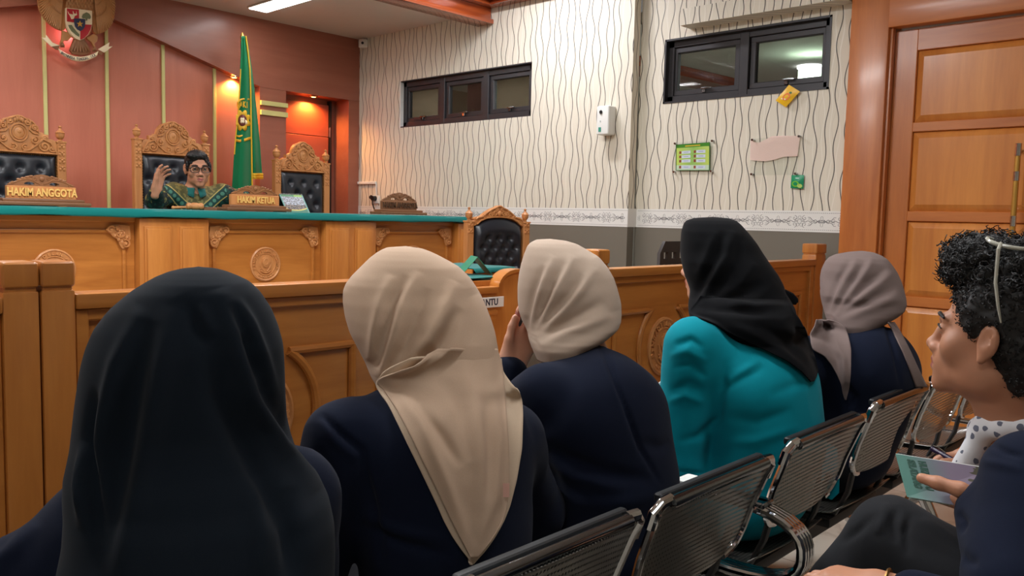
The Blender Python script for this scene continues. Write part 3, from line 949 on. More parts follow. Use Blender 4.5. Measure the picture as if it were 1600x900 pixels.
def judge_chair(name, label, loc, rot, S=None, group=None):
    """origin on the floor, facing -y"""
    S = S or dict(h=0.24, seat=0.50, lt=1.26, post=1.35, top=1.485, style='steps')
    h = S['h']
    t = thing(name, label, 'chair', loc, rot, group)
    def put(mb, nm, mt, par=t, **k): return mb.build(nm, mt, par, False, **k)
    for sx in (-1, 1):
        b = MB(); carved_post(b, sx*h, 0, 0, S['post'], S['lt']-0.10)
        put(b, 'post', M['carved'])
        b = MB(); finial(b, sx*h, 0, S['post'], (S['top']-S['post'])/0.14*0.95 if S['style'] == 'steps' else 0.8)
        put(b, 'finial', M['carved'])
        b = MB(); b.box(sx*h-0.028, sx*h+0.028, -0.56, -0.505, 0, S['seat']+0.16, 0.006, 2); put(b, 'leg', M['carved'])
        b = MB()
        pts = [(sx*h, -0.02, S['seat']+0.30), (sx*h, -0.15, S['seat']+0.265), (sx*h*1.03, -0.32, S['seat']+0.235), (sx*h*1.06, -0.47, S['seat']+0.215), (sx*h*1.06, -0.56, S['seat']+0.20), (sx*h*1.06, -0.60, S['seat']+0.17), (sx*h*1.06, -0.585, S['seat']+0.14)]
        b.tube(pts, [0.024, 0.026, 0.027, 0.030, 0.032, 0.028, 0.016], 12, flat=0.8)
        put(b, 'armrest', M['carved'])
    w = h-0.026
    lt = S['lt']; H = S['top']-lt
    b = MB()
    b.box(-w, w, -0.02, 0.02, S['seat']-0.05, S['seat']+0.08, 0.003, 1)
    b.box(-w, w, 0.020, 0.034, S['seat'], lt+0.01)
    b.box(-w-0.002, w+0.002, -0.50, 0.02, S['seat']-0.09, S['seat']-0.02, 0.006, 2)
    put(b, 'seat_frame', M['carved'])
    put(MB().box(-h-0.0, h+0.0, -0.54, -0.51, 0.16, 0.20, 0.004, 1), 'stretcher', M['carved'])
    # crest
    if S['style'] == 'steps':
        half = [(1.0, .0), (1.0, .30), (.96, .40), (.86, .44), (.78, .44), (.78, .56), (.66, .57), (.60, .62), (.54, .62), (.52, .72), (.45, .84), (.36, .93), (.24, .97), (.16, 1.0), (.08, 1.04), (0, 1.05)]
    else:
        half = [(1.0, -.55), (1.0, .0), (.92, .12), (.80, .17), (.70, .22), (.60, .40), (.46, .60), (.30, .78), (.14, .90), (.06, 1.0), (0, 1.02)]
    low = [] if S['style'] == 'steps' else [(.86, -.42), (.72, -.16), (.5, .04), (.25, .12), (0, .14)]
    rt = [(a*w, lt+c*H) for a, c in half]
    outl = rt+[(-a, c) for a, c in rt[-2::-1]]
    if low:
        lo = [(-a*w, lt+c*H) for a, c in low]+[(a*w, lt+c*H) for a, c in low[-2::-1]]
        outl = outl+lo
    c = MB().prism(outl, 0.036, TR((0, -0.022, 0)), 0.004)
    yf = -0.026
    def rb(pts, r=0.006): ribbon(c, [(p[0]*w, lt+p[1]*H) for p in pts], yf, r, 6, 1.0)
    if S['style'] == 'steps':
        # rim, medallion, scrolls
        rb([(a*0.95, q-0.03) for a, q in half[8:]]+[(-a*0.95, q-0.03) for a, q in half[-2:7:-1]], 0.005)
        ar = w/H
        for rr, th in ((0.225, 0.0055), (0.16, 0.004)):
            rb([(rr*math.cos(a), .56+rr*ar*1.12*math.sin(a)) for a in np.linspace(0, 2*PI, 25)], th)
        c.sphere((0, yf+0.004, lt+.56*H), (0.145*w, 0.008, 0.19*w), 14, 10)
        c.sphere((0, yf-0.002, lt+.60*H), (0.06*w, 0.006, 0.07*w), 10, 8)
        for sg in (-1, 1):
            for (cx, cz, r, tn, d, a0) in ((.66, .22, .15, 1.6, 1, 2.6), (.86, .16, .10, 1.4, -1, 0.4), (.40, .38, .12, 1.4, -1, 1.2), (.40, .72, .10, 1.4, 1, -1), (.22, .86, .10, 1.4, -1, 2.0), (.66, .46, .07, 1.3, 1, 0), (.14, .16, .09, 1.2, 1, 1)):
                rb([(sg*(cx+p[0]), cz+p[1]*ar) for p in spiral(0, 0, r, tn, d, a0, 22)], 0.0062)
                c.sphere((sg*cx*w, yf, lt+cz*H), (0.035*w, 0.008, 0.035*w), 8, 6)
            rb([(sg*p[0], p[1]) for p in ((.98, .06), (.82, .34), (.62, .42), (.44, .24), (.26, .10), (.08, .06))], 0.007)
            rb([(sg*p[0], p[1]) for p in ((.5, .55), (.36, .58), (.28, .66), (.3, .8), (.2, .93))], 0.006)
        for k in range(-2, 3):
            c.sphere((k*0.05*w, yf-0.002, lt+(0.95-abs(k)*0.025)*H), (0.03*w, 0.008, 0.07*w), 8, 6)
        rb([(-1, .03), (1, .03)], 0.006)
    else:
        ar = w/H
        rb([(a*0.93, q-0.05) for a, q in half[1:]]+[(-a*0.93, q-0.05) for a, q in half[-2:0:-1]], 0.006)
        rb([(a*1.03, q+0.03) for a, q in low]+[(-a*1.03, q+0.03) for a, q in low[-2::-1]], 0.006)
        for sg in (-1, 1):
            for (cx, cz, r, tn, d, a0) in ((.36, .34, .10, 1.5, 1, 1), (.18, .46, .10, 1.4, -1, 0), (.58, .16, .06, 1.2, -1, 1), (.12, .70, .06, 1.2, 1, 1)):
                rb([(sg*(cx+p[0]), cz+p[1]*ar) for p in spiral(0, 0, r, tn, d, a0, 20)], 0.006)
        c.sphere((0, yf, lt+.42*H), (0.09*w, 0.010, 0.10*w), 10, 8)
    put(c, 'crest', M['carved'])
    b = MB()
    if S['style'] == 'steps': tufted(b, w-0.006, S['seat'], lt-0.004, -0.004)
    else: tufted(b, w-0.012, S['seat'], lt-0.5*H, -0.006, 0.085, 0.03, 0.62*H, 0.045)
    put(b, 'back_cushion', M['leather'], angle=80)
    if S['style'] == 'steps':
        b = MB()
        for k in range(34): b.sphere((-w+0.012+k*(2*w-0.024)/33, -0.014, lt-0.006), 0.0042, 6, 4)
        for sg in (-1, 1):
            for k in range(40): b.sphere((sg*(w-0.004), -0.014, lt-0.02-k*0.018), 0.0042, 6, 4)
        put(b, 'stud_row', M['stud'])
    b = MB().box(-w+0.004, w-0.004, -0.50, -0.01, S['seat']-0.02, S['seat']+0.06, 0.025, 3)
    put(b, 'seat_cushion', M['leather'])
    return t
PZ = 0.35
judge_chair('judge_chair', 'carved teak chair with black tufted back behind the left name plate', (1.671, 5.75, PZ), 0, dict(h=0.24, seat=0.55, lt=1.263, post=1.352, top=1.482, style='steps'), 'carved high-backed chairs behind the bench')
judge_chair('judge_chair', 'carved teak chair with black tufted back the speaking judge sits in', (2.63, 5.75, PZ), 0, dict(h=0.24, seat=0.55, lt=1.313, post=1.413, top=1.538, style='steps'), 'carved high-backed chairs behind the bench')
judge_chair('judge_chair', 'empty carved teak chair behind the calendar, nearest the niche door', (3.672, 5.75, PZ), 0, dict(h=0.222, seat=0.55, lt=1.258, post=1.342, top=1.485, style='steps'), 'carved high-backed chairs behind the bench')
judge_chair('clerk_chair', 'carved teak arched chair with black leather at the right end of the bench', (4.03, 3.93, 0.0), math.radians(-14), dict(h=0.222, seat=0.62, lt=1.275, post=1.262, top=1.365, style='arch'))

# ---- clerk's desk with green cloth
cd_ = thing('clerk_desk', 'teak clerk desk with swept-up front corner between the rails', 'desk', (2.3, 3.0, 0))
arcp = [(2.765+0.15*(1-math.cos(a)), 0.966+0.068*math.sin(a)) for a in np.linspace(0, PI/2, 10)]
arcp = [(2.765, 0.966)]+[(2.765+0.135*math.sin(a), 0.966+0.066*(1-math.cos(a))) for a in np.linspace(0.2, PI/2, 8)]
arcp = [(2.757, 0.966), (2.768, 0.982), (2.785, 1.000), (2.806, 1.014), (2.83, 1.024), (2.86, 1.030), (2.905, 1.032)]
outl = [(2.40, 0), (2.905, 0)]+arcp[::-1]+[(2.48, 0.966), (2.47, 0.982), (2.46, 1.0), (2.45, 1.014), (2.44, 1.024), (2.42, 1.03), (2.40, 1.032)]
b = MB().prism(outl, 0.05, TR((0, 2.68, 0)), 0.006)
b.build('front_panel', M['teak_z'], cd_)
b = MB().box(2.49, 2.75, 2.668, 2.69, 0.935, 0.966, 0.006, 2).box(2.49, 2.75, 2.664, 2.69, 0.835, 0.86, 0.008, 2).box(2.49, 2.75, 2.670, 2.69, 0.08, 0.12, 0.005, 1)
b.box(2.49, 2.52, 2.672, 2.69, 0.12, 0.84, 0.004, 1).box(2.71, 2.75, 2.672, 2.69, 0.12, 0.84, 0.004, 1)
b.build('moulding', M['teak_x'], cd_)
b = MB().prism([(p[0]+0.0, p[1]+0.012) for p in arcp]+[(p[0], p[1]-0.004) for p in arcp[::-1]], 0.07, TR((0, 2.67, 0)))
b.build('scroll_cap', M['teak_x'], cd_)
b = MB().box(2.40, 2.44, 2.73, 3.30, 0, 1.0, 0.003, 1).box(2.865, 2.905, 2.73, 3.30, 0, 1.0, 0.003, 1).box(2.40, 2.905, 2.73, 3.30, 0.965, 0.992, 0.003, 1)
b.box(2.905, 3.20, 3.0, 3.04, 0, 1.02, 0.003, 1).box(3.16, 3.20, 3.0, 3.40, 0, 1.02, 0.003, 1).box(2.90, 3.2, 3.0, 3.4, 1.0, 1.022)
b.build('carcass', M['teak_z'], cd_)
sg = MB().box(2.50, 2.782, 2.660, 2.664, 0.873, 0.92, 0.001, 1)
s_ = sg.build('sign', M['white'], cd_)
vs, fs = text_mb('PEMBANTU', 0.042, 0.001, 0.93, 0.001)
MB().add(vs, fs, TR((2.643, 2.6595, 0.8965))).build('lettering', plain('navy_lettering', (30, 36, 60), 0.5), s_)
def cloth_sheet(name, x0, x1, y0, y1, z, drop, label, mat):
    n, m = 40, 30
    P = np.zeros((n, m, 3))
    for i in range(n):
        for j in range(m):
            x = x0+(x1-x0)*i/(n-1); v = j/(m-1)
            y = y0+(y1-y0)*v
            zz = z+0.0012*math.sin(x*14+y*9)+0.001*math.sin(y*31)
            if j == 0: zz -= drop; y = y0-0.004
            P[i, j] = (x, y, zz)
    o = MB().grid(P).build(name, mat)
    tag(o, label, 'cloth')
    md = o.modifiers.new('thick', 'SOLIDIFY'); md.thickness = 0.003; md.offset = 1
    return o
cloth_sheet('desk_cloth', 2.445, 2.860, 2.736, 3.295, 1.003, 0.0, 'green cloth spread on the clerk desk under the folded green card', M['green_cloth'])
cloth_sheet('desk_cloth', 2.91, 3.21, 2.985, 3.41, 1.0255, 0.02, 'green cloth on the side wing of the clerk desk', M['green_cloth'])
tc = thing('tent_card', 'folded green card standing on the clerk desk', 'card', (2.95, 2.98, 1.0085))
GC = plain('green_card', (24, 124, 96), 0.45)
q0, q1 = Vector(AT(763, 424, 2, 1.0085)), Vector(AT(789, 424, 2, 1.0085))
tp0, tp1 = Vector((0, 0, 0)), Vector((0, 0, 0))
cA = Vector(AT(764, 421, 2, 1.0085)); cB = Vector(AT(790, 424, 2, 1.0085)); ax_ = Vector((0.55, 0.83, 0)).normalized()
e0 = Vector((2.70, 2.86, 1.0085)); e1 = Vector((2.845, 2.80, 1.0085)); dep = Vector((0.07, 0.12, 0))
apx = (e0+e1)/2+Vector((0, 0, 0.085))
b = MB()
for p, q in ((e0, apx), (apx, e1)):
    nrm = Vector((0, 0, 0.0025))
    b.add([p, q, q+dep, p+dep, p+nrm, q+nrm, q+dep+nrm, p+dep+nrm], [(0, 1, 2, 3), (7, 6, 5, 4), (0, 4, 5, 1), (1, 5, 6, 2), (2, 6, 7, 3), (3, 7, 4, 0)])
b.build('card', GC, tc)

# ---- rails between public and court
def rail_post(b, x0, x1, top, y0=1.905, y1=1.985):
    b.box(x0, x1, y0, y1, 0, top-0.062, 0.005, 2)
    b.box(x0+0.004, x1-0.004, y0+0.004, y1-0.004, top-0.066, top-0.05, 0.002, 1)
    b.box(x0-0.001, x1+0.001, y0-0.003, y1+0.003, top-0.055, top, 0.010, 3)
def rail(label, x0, x1, posts, meds, zt=1.097):
    t = thing('court_rail', label, 'railing', ((x0+x1)/2, 1.94, 0))
    for a, c, tp in posts:
        b = MB(); rail_post(b, a, c, tp); b.build('post', M['teak_z'], t)
    MB().box(x0, x1, 1.90, 1.98, zt-0.034, zt, 0.006, 2).build('top_rail', M['teak_x'], t)
    b = MB().box(x0, x1, 1.93, 1.96, 0.08, zt-0.03)
    b.box(x0, x1, 1.915, 1.965, zt-0.062, zt-0.033, 0.004, 1)
    b.box(x0, x0+0.03, 1.912, 1.965, 0.06, zt-0.034, 0.004, 1); b.box(x1-0.045, x1, 1.912, 1.965, 0.06, zt-0.034, 0.004, 1)
    b.box(x0, x1, 1.912, 1.97, 0.0, 0.12, 0.005, 1)
    pn = b.build('panel', M['teak_x'], t)
    mo = MB()
    zh, zl = 0.917, 0.579
    xs = x0+0.07; xe = x1-0.135
    def mould(p, q):
        mo.tube([(p[0], 1.924, p[1]), (q[0], 1.924, q[1])], 0.011, 8, flat=0.9)
    cuts = []
    for m_ in meds:
        a0 = math.asin((zh-0.76)/0.187); dx = 0.187*math.cos(a0)
        for sg in (-1, 1):
            arc = [(m_+sg*0.187*math.cos(a), 1.924, 0.76+0.187*math.sin(a)) for a in np.linspace(a0, -1.42, 22)]
            mo.tube(arc, 0.012, 8, flat=0.9)
        cuts.append((m_-dx, m_+dx))
    cur = xs
    for c0, c1 in cuts:
        mould((cur, zh), (c0, zh)); cur = c1
    mould((cur, zh), (xe, zh))
    cur = xs
    for m_ in meds:
        mould((cur, zl), (m_-0.03, zl)); cur = m_+0.03
    mould((cur, zl), (xe, zl))
    mould((xs, zl), (xs, zh)); mould((xe, zl), (xe, zh))
    mould((xs, 0.50), (xe, 0.50)); mould((xs, 0.17), (xe, 0.17)); mould((xs, 0.17), (xs, 0.50)); mould((xe, 0.17), (xe, 0.50))
    mo.build('moulding', M['teak_x'], pn)
    for m_ in meds:
        o = MB(); medallion(o, m_, 0.755, 0.115, 0.125, 1.930); o.build('seal_carving', M['carved'], pn)
    return t
rail('teak court rail with carved seal in front of the two nearest women', 0.657, 1.53, ((0.590, 0.657, 1.168), (1.53, 1.60, 1.168)), (1.09,))
rail('teak court rail with carved seal running to the right wall', 2.572, 4.455, ((2.50, 2.572, 1.172), (4.455, 4.585, 1.182)), (3.0,))
rail('teak court rail section at the left picture edge, butted against the next post', -0.55, 0.518, ((0.518, 0.586, 1.168), (-0.62, -0.55, 1.168)), (0.08,))
# ================================================================== EMBLEM, FLAG, THINGS ON THE WALLS
# ---- eagle emblem hanging on the gabled panel
def G(cx, cy, y=6.21):
    """point on the emblem's plane"""
    return AT(40+cx/8.18, cy/8.18, 1, y)
M['eagle'] = plain('gilded_brown_wood', (188, 134, 82), 0.5, noise=0.12, scale=30)
M['eagle_dark'] = plain('darker_gilded_wood', (142, 96, 60), 0.55, noise=0.12, scale=30)
M['cream'] = plain('cream_paint', (242, 226, 188), 0.5)
M['red'] = plain('red_enamel', (186, 34, 44), 0.45)
M['navy'] = plain('navy_enamel', (50, 56, 84), 0.45)
M['olive'] = plain('olive_enamel', (112, 118, 84), 0.5)
M['gold'] = plain('gold_enamel', (216, 160, 60), 0.4)
eg = thing('eagle_emblem', 'carved eagle emblem with red and cream shield high on the panelled wall', 'emblem', G(690, 300, 6.3))


def gprism(pts, y, d, mt, name, par, bev=0.003, smooth=True):
    p3 = [G(a, c, y) for a, c in pts]
    poly = [(p[0], p[2]) for p in p3]
    ar = sum(poly[i][0]*poly[(i+1) % len(poly)][1]-poly[(i+1) % len(poly)][0]*poly[i][1] for i in range(len(poly)))
    if ar < 0: poly = poly[::-1]
    return MB().prism(poly, d, TR((0, y, 0)), bev).build(name, mt, par)
def feather(mb, a, c, w, y, th=0.010):
    A = Vector(G(a[0], a[1], y)); B = Vector(G(c[0], c[1], y))
    n = 7; q = []
    d = (B-A); s = Vector((-d.z, 0, d.x)).normalized()
    ring = []
    for i in range(n):
        u = i/(n-1); ww = w*math.sin(PI*min(1, 0.15+0.80*u))**0.6
        p = A+d*u
        ring.append([p-s*ww, p-s*ww*0.5+Vector((0, -th*0.8, 0)), p+Vector((0, -th, 0)), p+s*ww*0.5+Vector((0, -th*0.8, 0)), p+s*ww])
    mb.grid(np.array([[list(v) for v in r] for r in ring]))
wl = [(330, -260), (215, -190), (165, -90), (158, 0), (165, 70), (182, 130), (212, 190), (246, 240), (286, 285), (330, 325), (376, 355), (420, 378), (462, 392), (500, 380), (530, 330), (560, 200), (580, 40), (560, -80), (470, -200)]
wr = [(1000, -250), (1095, -180), (1136, -90), (1142, 0), (1146, 90), (1142, 160), (1130, 235), (1108, 300), (1080, 345), (1040, 385), (1000, 412), (950, 430), (905, 440), (870, 410), (850, 330), (830, 200), (800, 60), (830, -80), (900, -190)]
for pts, sh, inner in ((wl, (470, -150), 1), (wr, (880, -140), -1)):
    wing = gprism(pts, 6.215, 0.02, M['eagle'], 'wing', eg)
    b = MB()
    tips = pts[1:13]
    # long outer feathers, then two rows of coverts
    for k in range(len(tips)-1):
        for u in (0.0, 0.5):
            tx = tips[k][0]*(1-u)+tips[k+1][0]*u; ty = tips[k][1]*(1-u)+tips[k+1][1]*u
            root = (sh[0]+(tx-sh[0])*0.42, sh[1]+(ty-sh[1])*0.42)
            feather(b, root, (tx, ty), 0.0105, 6.214)
            feather(b, (sh[0]+(tx-sh[0])*0.2, sh[1]+(ty-sh[1])*0.2), (sh[0]+(tx-sh[0])*0.62, sh[1]+(ty-sh[1])*0.62), 0.0095, 6.207)
            feather(b, (sh[0]+(tx-sh[0])*0.02, sh[1]+(ty-sh[1])*0.02), (sh[0]+(tx-sh[0])*0.36, sh[1]+(ty-sh[1])*0.36), 0.009, 6.200)
    b.build('feathers', M['eagle'], wing, angle=60)
body = gprism([(560, -160), (800, -150), (845, 60), (860, 300), (830, 430), (700, 520), (560, 450), (515, 300), (520, 60)], 6.205, 0.03, M['eagle'], 'body', eg, 0.006)
b = MB()
for r in range(9):
    for k in range(8):
        a = 535+k*42+(21 if r % 2 else 0); c = -120+r*36
        feather(b, (a, c), (a, c+52), 0.010, 6.203, 0.008)
b.build('breast_feathers', M['eagle'], body, angle=60)
b = MB(); p = G(690, -230, 6.19); b.sphere(p, (0.035, 0.035, 0.045), 16, 12)
b.tube([G(690, -160, 6.2), G(688, -195, 6.195), G(690, -225, 6.19)], [0.045, 0.036, 0.03], 12)
b.tube([G(715, -235, 6.18), G(765, -225, 6.175), G(790, -195, 6.175)], [0.022, 0.014, 0.004], 10)
b.build('head', M['eagle'], eg)
# tail, legs
tl = gprism([(625, 470), (745, 478), (790, 560), (835, 668), (790, 700), (690, 705), (600, 690), (566, 640), (600, 545)], 6.215, 0.02, M['eagle_dark'], 'tail', eg)
b = MB()
for k in range(7):
    a = 582+k*40; feather(b, (660+k*9, 490), (a, 655+14*math.sin(k/6*PI)), 0.012, 6.213)
b.build('tail_feathers', M['eagle_dark'], tl, angle=60)
for q in ([(470, 380), (560, 420), (600, 462), (545, 520), (500, 515), (470, 560), (440, 575), (462, 500)], [(880, 430), (930, 470), (915, 530), (880, 555), (905, 610), (880, 615), (845, 540), (790, 500), (780, 470)]):
    lg = gprism(q, 6.205, 0.022, M['eagle'], 'leg', eg, 0.005)
    e = q[5]
    for dx in (-18, 0, 18): b = MB(); b.tube([G(e[0], e[1]-10, 6.2), G(e[0]+dx, e[1]+22, 6.192), G(e[0]+dx*1.2, e[1]+48, 6.20)], [0.008, 0.007, 0.003], 8); b.build('claw', M['eagle_dark'], lg)
# shield
SH = [(522, 98), (690, 116), (852, 136), (852, 300), (838, 375), (805, 440), (750, 495), (698, 516), (640, 490), (575, 425), (535, 345), (524, 270)]
sh_ = gprism(SH, 6.180, 0.03, M['cream'], 'shield', eg)
gprism([(530, 108), (682, 124), (684, 235), (620, 238), (618, 285), (530, 272)], 6.176, 0.006, M['red'], 'upper_left_field', sh_, 0.001)
gprism([(702, 322), (760, 312), (846, 316), (832, 372), (800, 436), (748, 488), (702, 508)], 6.176, 0.006, M['red'], 'lower_right_field', sh_, 0.001)
gprism([(622, 236), (690, 236), (764, 244), (764, 300), (758, 345), (736, 378), (704, 396), (665, 375), (636, 335), (626, 290)], 6.170, 0.010, M['navy'], 'centre_field', sh_, 0.002)
st = []
for k in range(10):
    a = -PI/2+k*PI/5; r = 44 if k % 2 == 0 else 18
    st.append((696+r*math.cos(a), 306+r*math.sin(a)))
gprism(st, 6.166, 0.006, M['gold'], 'star', sh_, 0.001)
gprism([(722, 215), (735, 180), (780, 156), (818, 176), (836, 215), (826, 240), (792, 236), (788, 262), (770, 262), (772, 236), (735, 234)], 6.174, 0.006, M['olive'], 'tree', sh_, 0.001)
gprism([(540, 140), (560, 175), (585, 180), (610, 186), (606, 140), (622, 172), (648, 176), (650, 142), (660, 192), (628, 204), (618, 240), (588, 246), (570, 205), (548, 170)], 6.172, 0.006, M['cream'], 'ox_head', sh_, 0.001)
gprism([(548, 318), (590, 318), (612, 352), (650, 400), (688, 438), (684, 470), (640, 440), (590, 398), (560, 352)], 6.174, 0.006, M['olive'], 'rice_and_cotton', sh_, 0.001)
# motto ribbon
def rib(u):
    x = 425+(925-425)*u; y = 632+132*math.sin(PI*(0.05+0.90*u))-52*u*0.0-(1-u)*0+(-6 if u > .5 else 0)
    return x, y
b = MB(); n = 24; P = np.zeros((n, 5, 3))
for i in range(n):
    u = i/(n-1); x = 428+(918-428)*u; yc = 650+88*math.sin(PI*u)**0.9+36*u
    for j in range(5):
        v = j/4-0.5
        q = G(x+v*2*20*(u-0.5)*-1.0, yc+v*2*28, 6.185); P[i, j] = (q[0], 6.185-0.004*math.cos(v*PI), q[2])
b.grid(P); rb_ = b.build('ribbon', M['cream'], eg)
md = rb_.modifiers.new('thick', 'SOLIDIFY'); md.thickness = 0.006; md.offset = 0
b = MB(); word = 'BHINNEKA TUNGGAL IKA'
for i, ch in enumerate(word):
    if ch == ' ': continue
    u = 0.05+0.90*(i+0.5)/len(word)
    x = 428+490*u; yc = 650+88*math.sin(PI*u)**0.9+36*u
    u2 = u+0.01; x2 = 428+490*u2; y2 = 650+88*math.sin(PI*u2)**0.9+36*u2
    q = Vector(G(x, yc, 6.178)); q2 = Vector(G(x2, y2, 6.178)); an = math.atan2(q2.z-q.z, q2.x-q.x)
    vs, fs = text_mb(ch, 0.024, 0.002, 0.72, 0.0006)
    b.add(vs, fs, TR(q) @ Matrix.Rotation(-an, 4, 'Y'))
b.build('motto', plain('motto_lettering', (60, 48, 56), 0.5), rb_)
for q, q2 in (([(330, 590), (438, 582), (425, 640), (385, 632)], [(205, 478), (262, 482), (264, 445), (300, 490), (345, 545), (435, 580), (330, 596), (260, 530)]),
              ([(905, 640), (1000, 672), (965, 708), (930, 690)], [(1112, 592), (1062, 596), (1074, 540), (1010, 580), (925, 630), (1005, 672), (1050, 640)])):
    gprism(q, 6.192, 0.006, M['eagle_dark'], 'ribbon_fold', rb_, 0.001)
    gprism(q2, 6.186, 0.006, M['cream'], 'ribbon_tail', rb_, 0.001)
# its pink back light
spot('emblem_backlight', (2.2, 6.30, 2.50), (2.05, 6.337, 2.40), 1.6, 150, 0.9, (1.0, 0.35, 0.45))

# ---- green court flag on its pole
FG = lambda x, y, Y: AT(340+x/3.46, 50+y/3.46, 1, Y)
fl = thing('flag', 'green court flag with gold emblem hanging on its pole behind the bench', 'flag', (3.28, 5.97, 0.35))
M['flag'] = cloth('green_flag_satin', (0, 112, 66), 0.55, 400, 0.3)
M['fringe'] = plain('gold_fringe', (226, 182, 40), 0.6, noise=0.15, scale=80)
b = MB(); tp = FG(136, 22, 5.98)
b.cyl((tp[0]+0.015, 5.98, 0.38), (tp[0]-0.004, 5.98, tp[2]-0.03), 0.013)
b.build('pole', M['dark_carved'], fl)
b = MB(); b.lathe([(0.013, -0.05), (0.018, -0.04), (0.012, -0.03), (0.016, -0.01), (0.010, 0.01), (0.001, 0.03)], TR((tp[0]-0.004, 5.98, tp[2])), 14); b.build('finial', M['gold'], fl)
b = MB(); b.lathe([(0.16, 0), (0.16, 0.03), (0.05, 0.05), (0.025, 0.10), (0.020, 0.14)], TR((tp[0]+0.015, 5.98, 0.352)), 24); b.build('base', M['dark_carved'], fl)
def strip_cloth(rowsL, rowsR, Y, ny, amp, waves, ph, ncol=28, nrow=60, bow=0.03):
    ys = np.linspace(rowsL[0][1], rowsL[-1][1], nrow)
    Lx = np.interp(ys, [r[1] for r in rowsL], [r[0] for r in rowsL]); Rx = np.interp(ys, [r[1] for r in rowsR], [r[0] for r in rowsR])
    P = np.zeros((nrow, ncol, 3))
    for i in range(nrow):
        f = i/(nrow-1)
        for j in range(ncol):
            u = j/(ncol-1)
            w_ = amp*(0.25+0.75*f)*math.sin(u*waves*2*PI+ph+f*1.3)
            P[i, j] = FG(Lx[i]+(Rx[i]-Lx[i])*u, ys[i], Y-bow*math.sin(PI*u)*f+w_)
    return P
LL = [(130, 22), (126, 120), (118, 300), (108, 450), (95, 570), (86, 700), (74, 900)]
LR = [(150, 22), (160, 90), (172, 200), (177, 330), (178, 440), (181, 600), (184, 780), (186, 900)]
RL = [(146, 22), (158, 90), (168, 200), (173, 330), (174, 440), (178, 600), (182, 776)]
RR = [(156, 22), (166, 70), (186, 200), (202, 330), (215, 450), (230, 610), (243, 790)]
P1 = strip_cloth(LL, LR, 5.945, 0, 0.012, 1.1, 0.4)
P2 = strip_cloth(RL, RR, 5.975, 0, 0.012, 1.0, 2.0)
o1 = MB().grid(P1).build('front_fold', M['flag'], fl, angle=80)
o2 = MB().grid(P2).build('back_fold', M['flag'], fl, angle=80)
for o in (o1, o2):
    md = o.modifiers.new('thick', 'SOLIDIFY'); md.thickness = 0.004; md.offset = 1
b = MB(); b.tube([Vector(P1[i, -1])+Vector((0, -0.006, 0)) for i in range(60)], 0.0065, 6)
b.tube([Vector(P1[i, 0])+Vector((0, -0.006, 0)) for i in range(12, 44)], 0.005, 6)
b.build('fringe', M['fringe'], o1)
b = MB()
for k in range(2):
    b.tube([Vector(P2[-1, j])+Vector((0, -0.004, -0.012+0.02*k)) for j in range(28)], 0.010, 6)
for j in range(0, 28): b.tube([Vector(P2[-1, j])+Vector((0, -0.004, 0)), Vector(P2[-1, j])+Vector((0.002, -0.004, -0.028))], 0.004, 4)
b.build('fringe', M['fringe'], o2)
# emblem on the front fold
def fpt(cx, cy, off=0.006):
    p = Vector(FG(cx, cy, 5.93)); 
    d = p-Vector(CAM)
    h = FLB.ray_cast(Vector(CAM), d.normalized())
    q = h[0] if h[0] is not None else p
    return q-d.normalized()*off
FLB = BVHTree.FromPolygons([tuple(v) for v in P1.reshape(-1, 3)], [(i*28+j, i*28+j+1, (i+1)*28+j+1, (i+1)*28+j) for i in range(59) for j in range(27)])
def fpatch(loops, mt, name, off):
    """filled band between an inner and an outer outline, or a fan from a centre"""
    b = MB()
    for A_, B_ in loops:
        n_ = len(A_); vs = []
        for a, c in zip(A_, B_):
            vs += [fpt(*a, off), fpt((a[0]+c[0])/2, (a[1]+c[1])/2, off), fpt(*c, off)]
        b.add(vs, [(3*i+k, 3*i+k+1, 3*i+k+4, 3*i+k+3) for i in range(n_-1) for k in (0, 1)])
    o = b.build(name, mt, o1, angle=80)
    md = o.modifiers.new('thick', 'SOLIDIFY'); md.thickness = 0.003; md.offset = 0
    return o
cx, cy = 134, 478
ang = np.linspace(0, 2*PI, 49)
def ring(rx, ry, wob=0, nn=9): return [(min(176, max(100, cx+(rx*(1+wob*abs(math.sin(a*nn/2)))*math.cos(a)))), cy+ry*(1+wob*abs(math.sin(a*nn/2)))*math.sin(a)) for a in ang]
MGF = plain('gold_embroidery', (222, 176, 40), 0.5)
fpatch([(ring(20, 26), ring(33, 42, 0.42, 8))], MGF, 'sun_emblem', 0.005)
fpatch([(ring(0.5, 0.5), ring(23, 31))], plain('maroon_embroidery', (110, 50, 46), 0.6), 'emblem_disc', 0.007)
fpatch([(ring(0.5, 0.5), ring(9, 12, 0.5, 4))], M['cream'], 'emblem_rosette', 0.010)
fpatch([([(150, 474), (156, 478), (160, 484)], [(150, 500), (154, 500), (160, 498)])], M['cream'], 'emblem_scales', 0.010)
fpatch([([(108, 392-0), (125, 372), (140, 366), (172, 368)], [(106, 376), (122, 362), (140, 358), (174, 360)])], MGF, 'upper_band', 0.005)
fpatch([([(100, 578), (120, 582), (150, 575), (178, 566)], [(98, 592), (120, 596), (150, 590), (178, 580)])], MGF, 'lower_band', 0.005)
fpatch([([(103, 556), (115, 560), (135, 556)], [(103, 566), (118, 570), (136, 562)])], MGF, 'emblem_quill', 0.005)
b = MB()
for ch, x, y in (('H', 112, 400), ('A', 127, 394), ('K', 144, 393), ('I', 159, 396)):
    vs, fs = text_mb(ch, 0.062, 0.002, 0.75, 0.002)
    b.add(vs, fs, TR(fpt(x, y, 0.008)) @ Matrix.Rotation(0.3, 4, 'Z'))
b.build('lettering', MGF, o1)

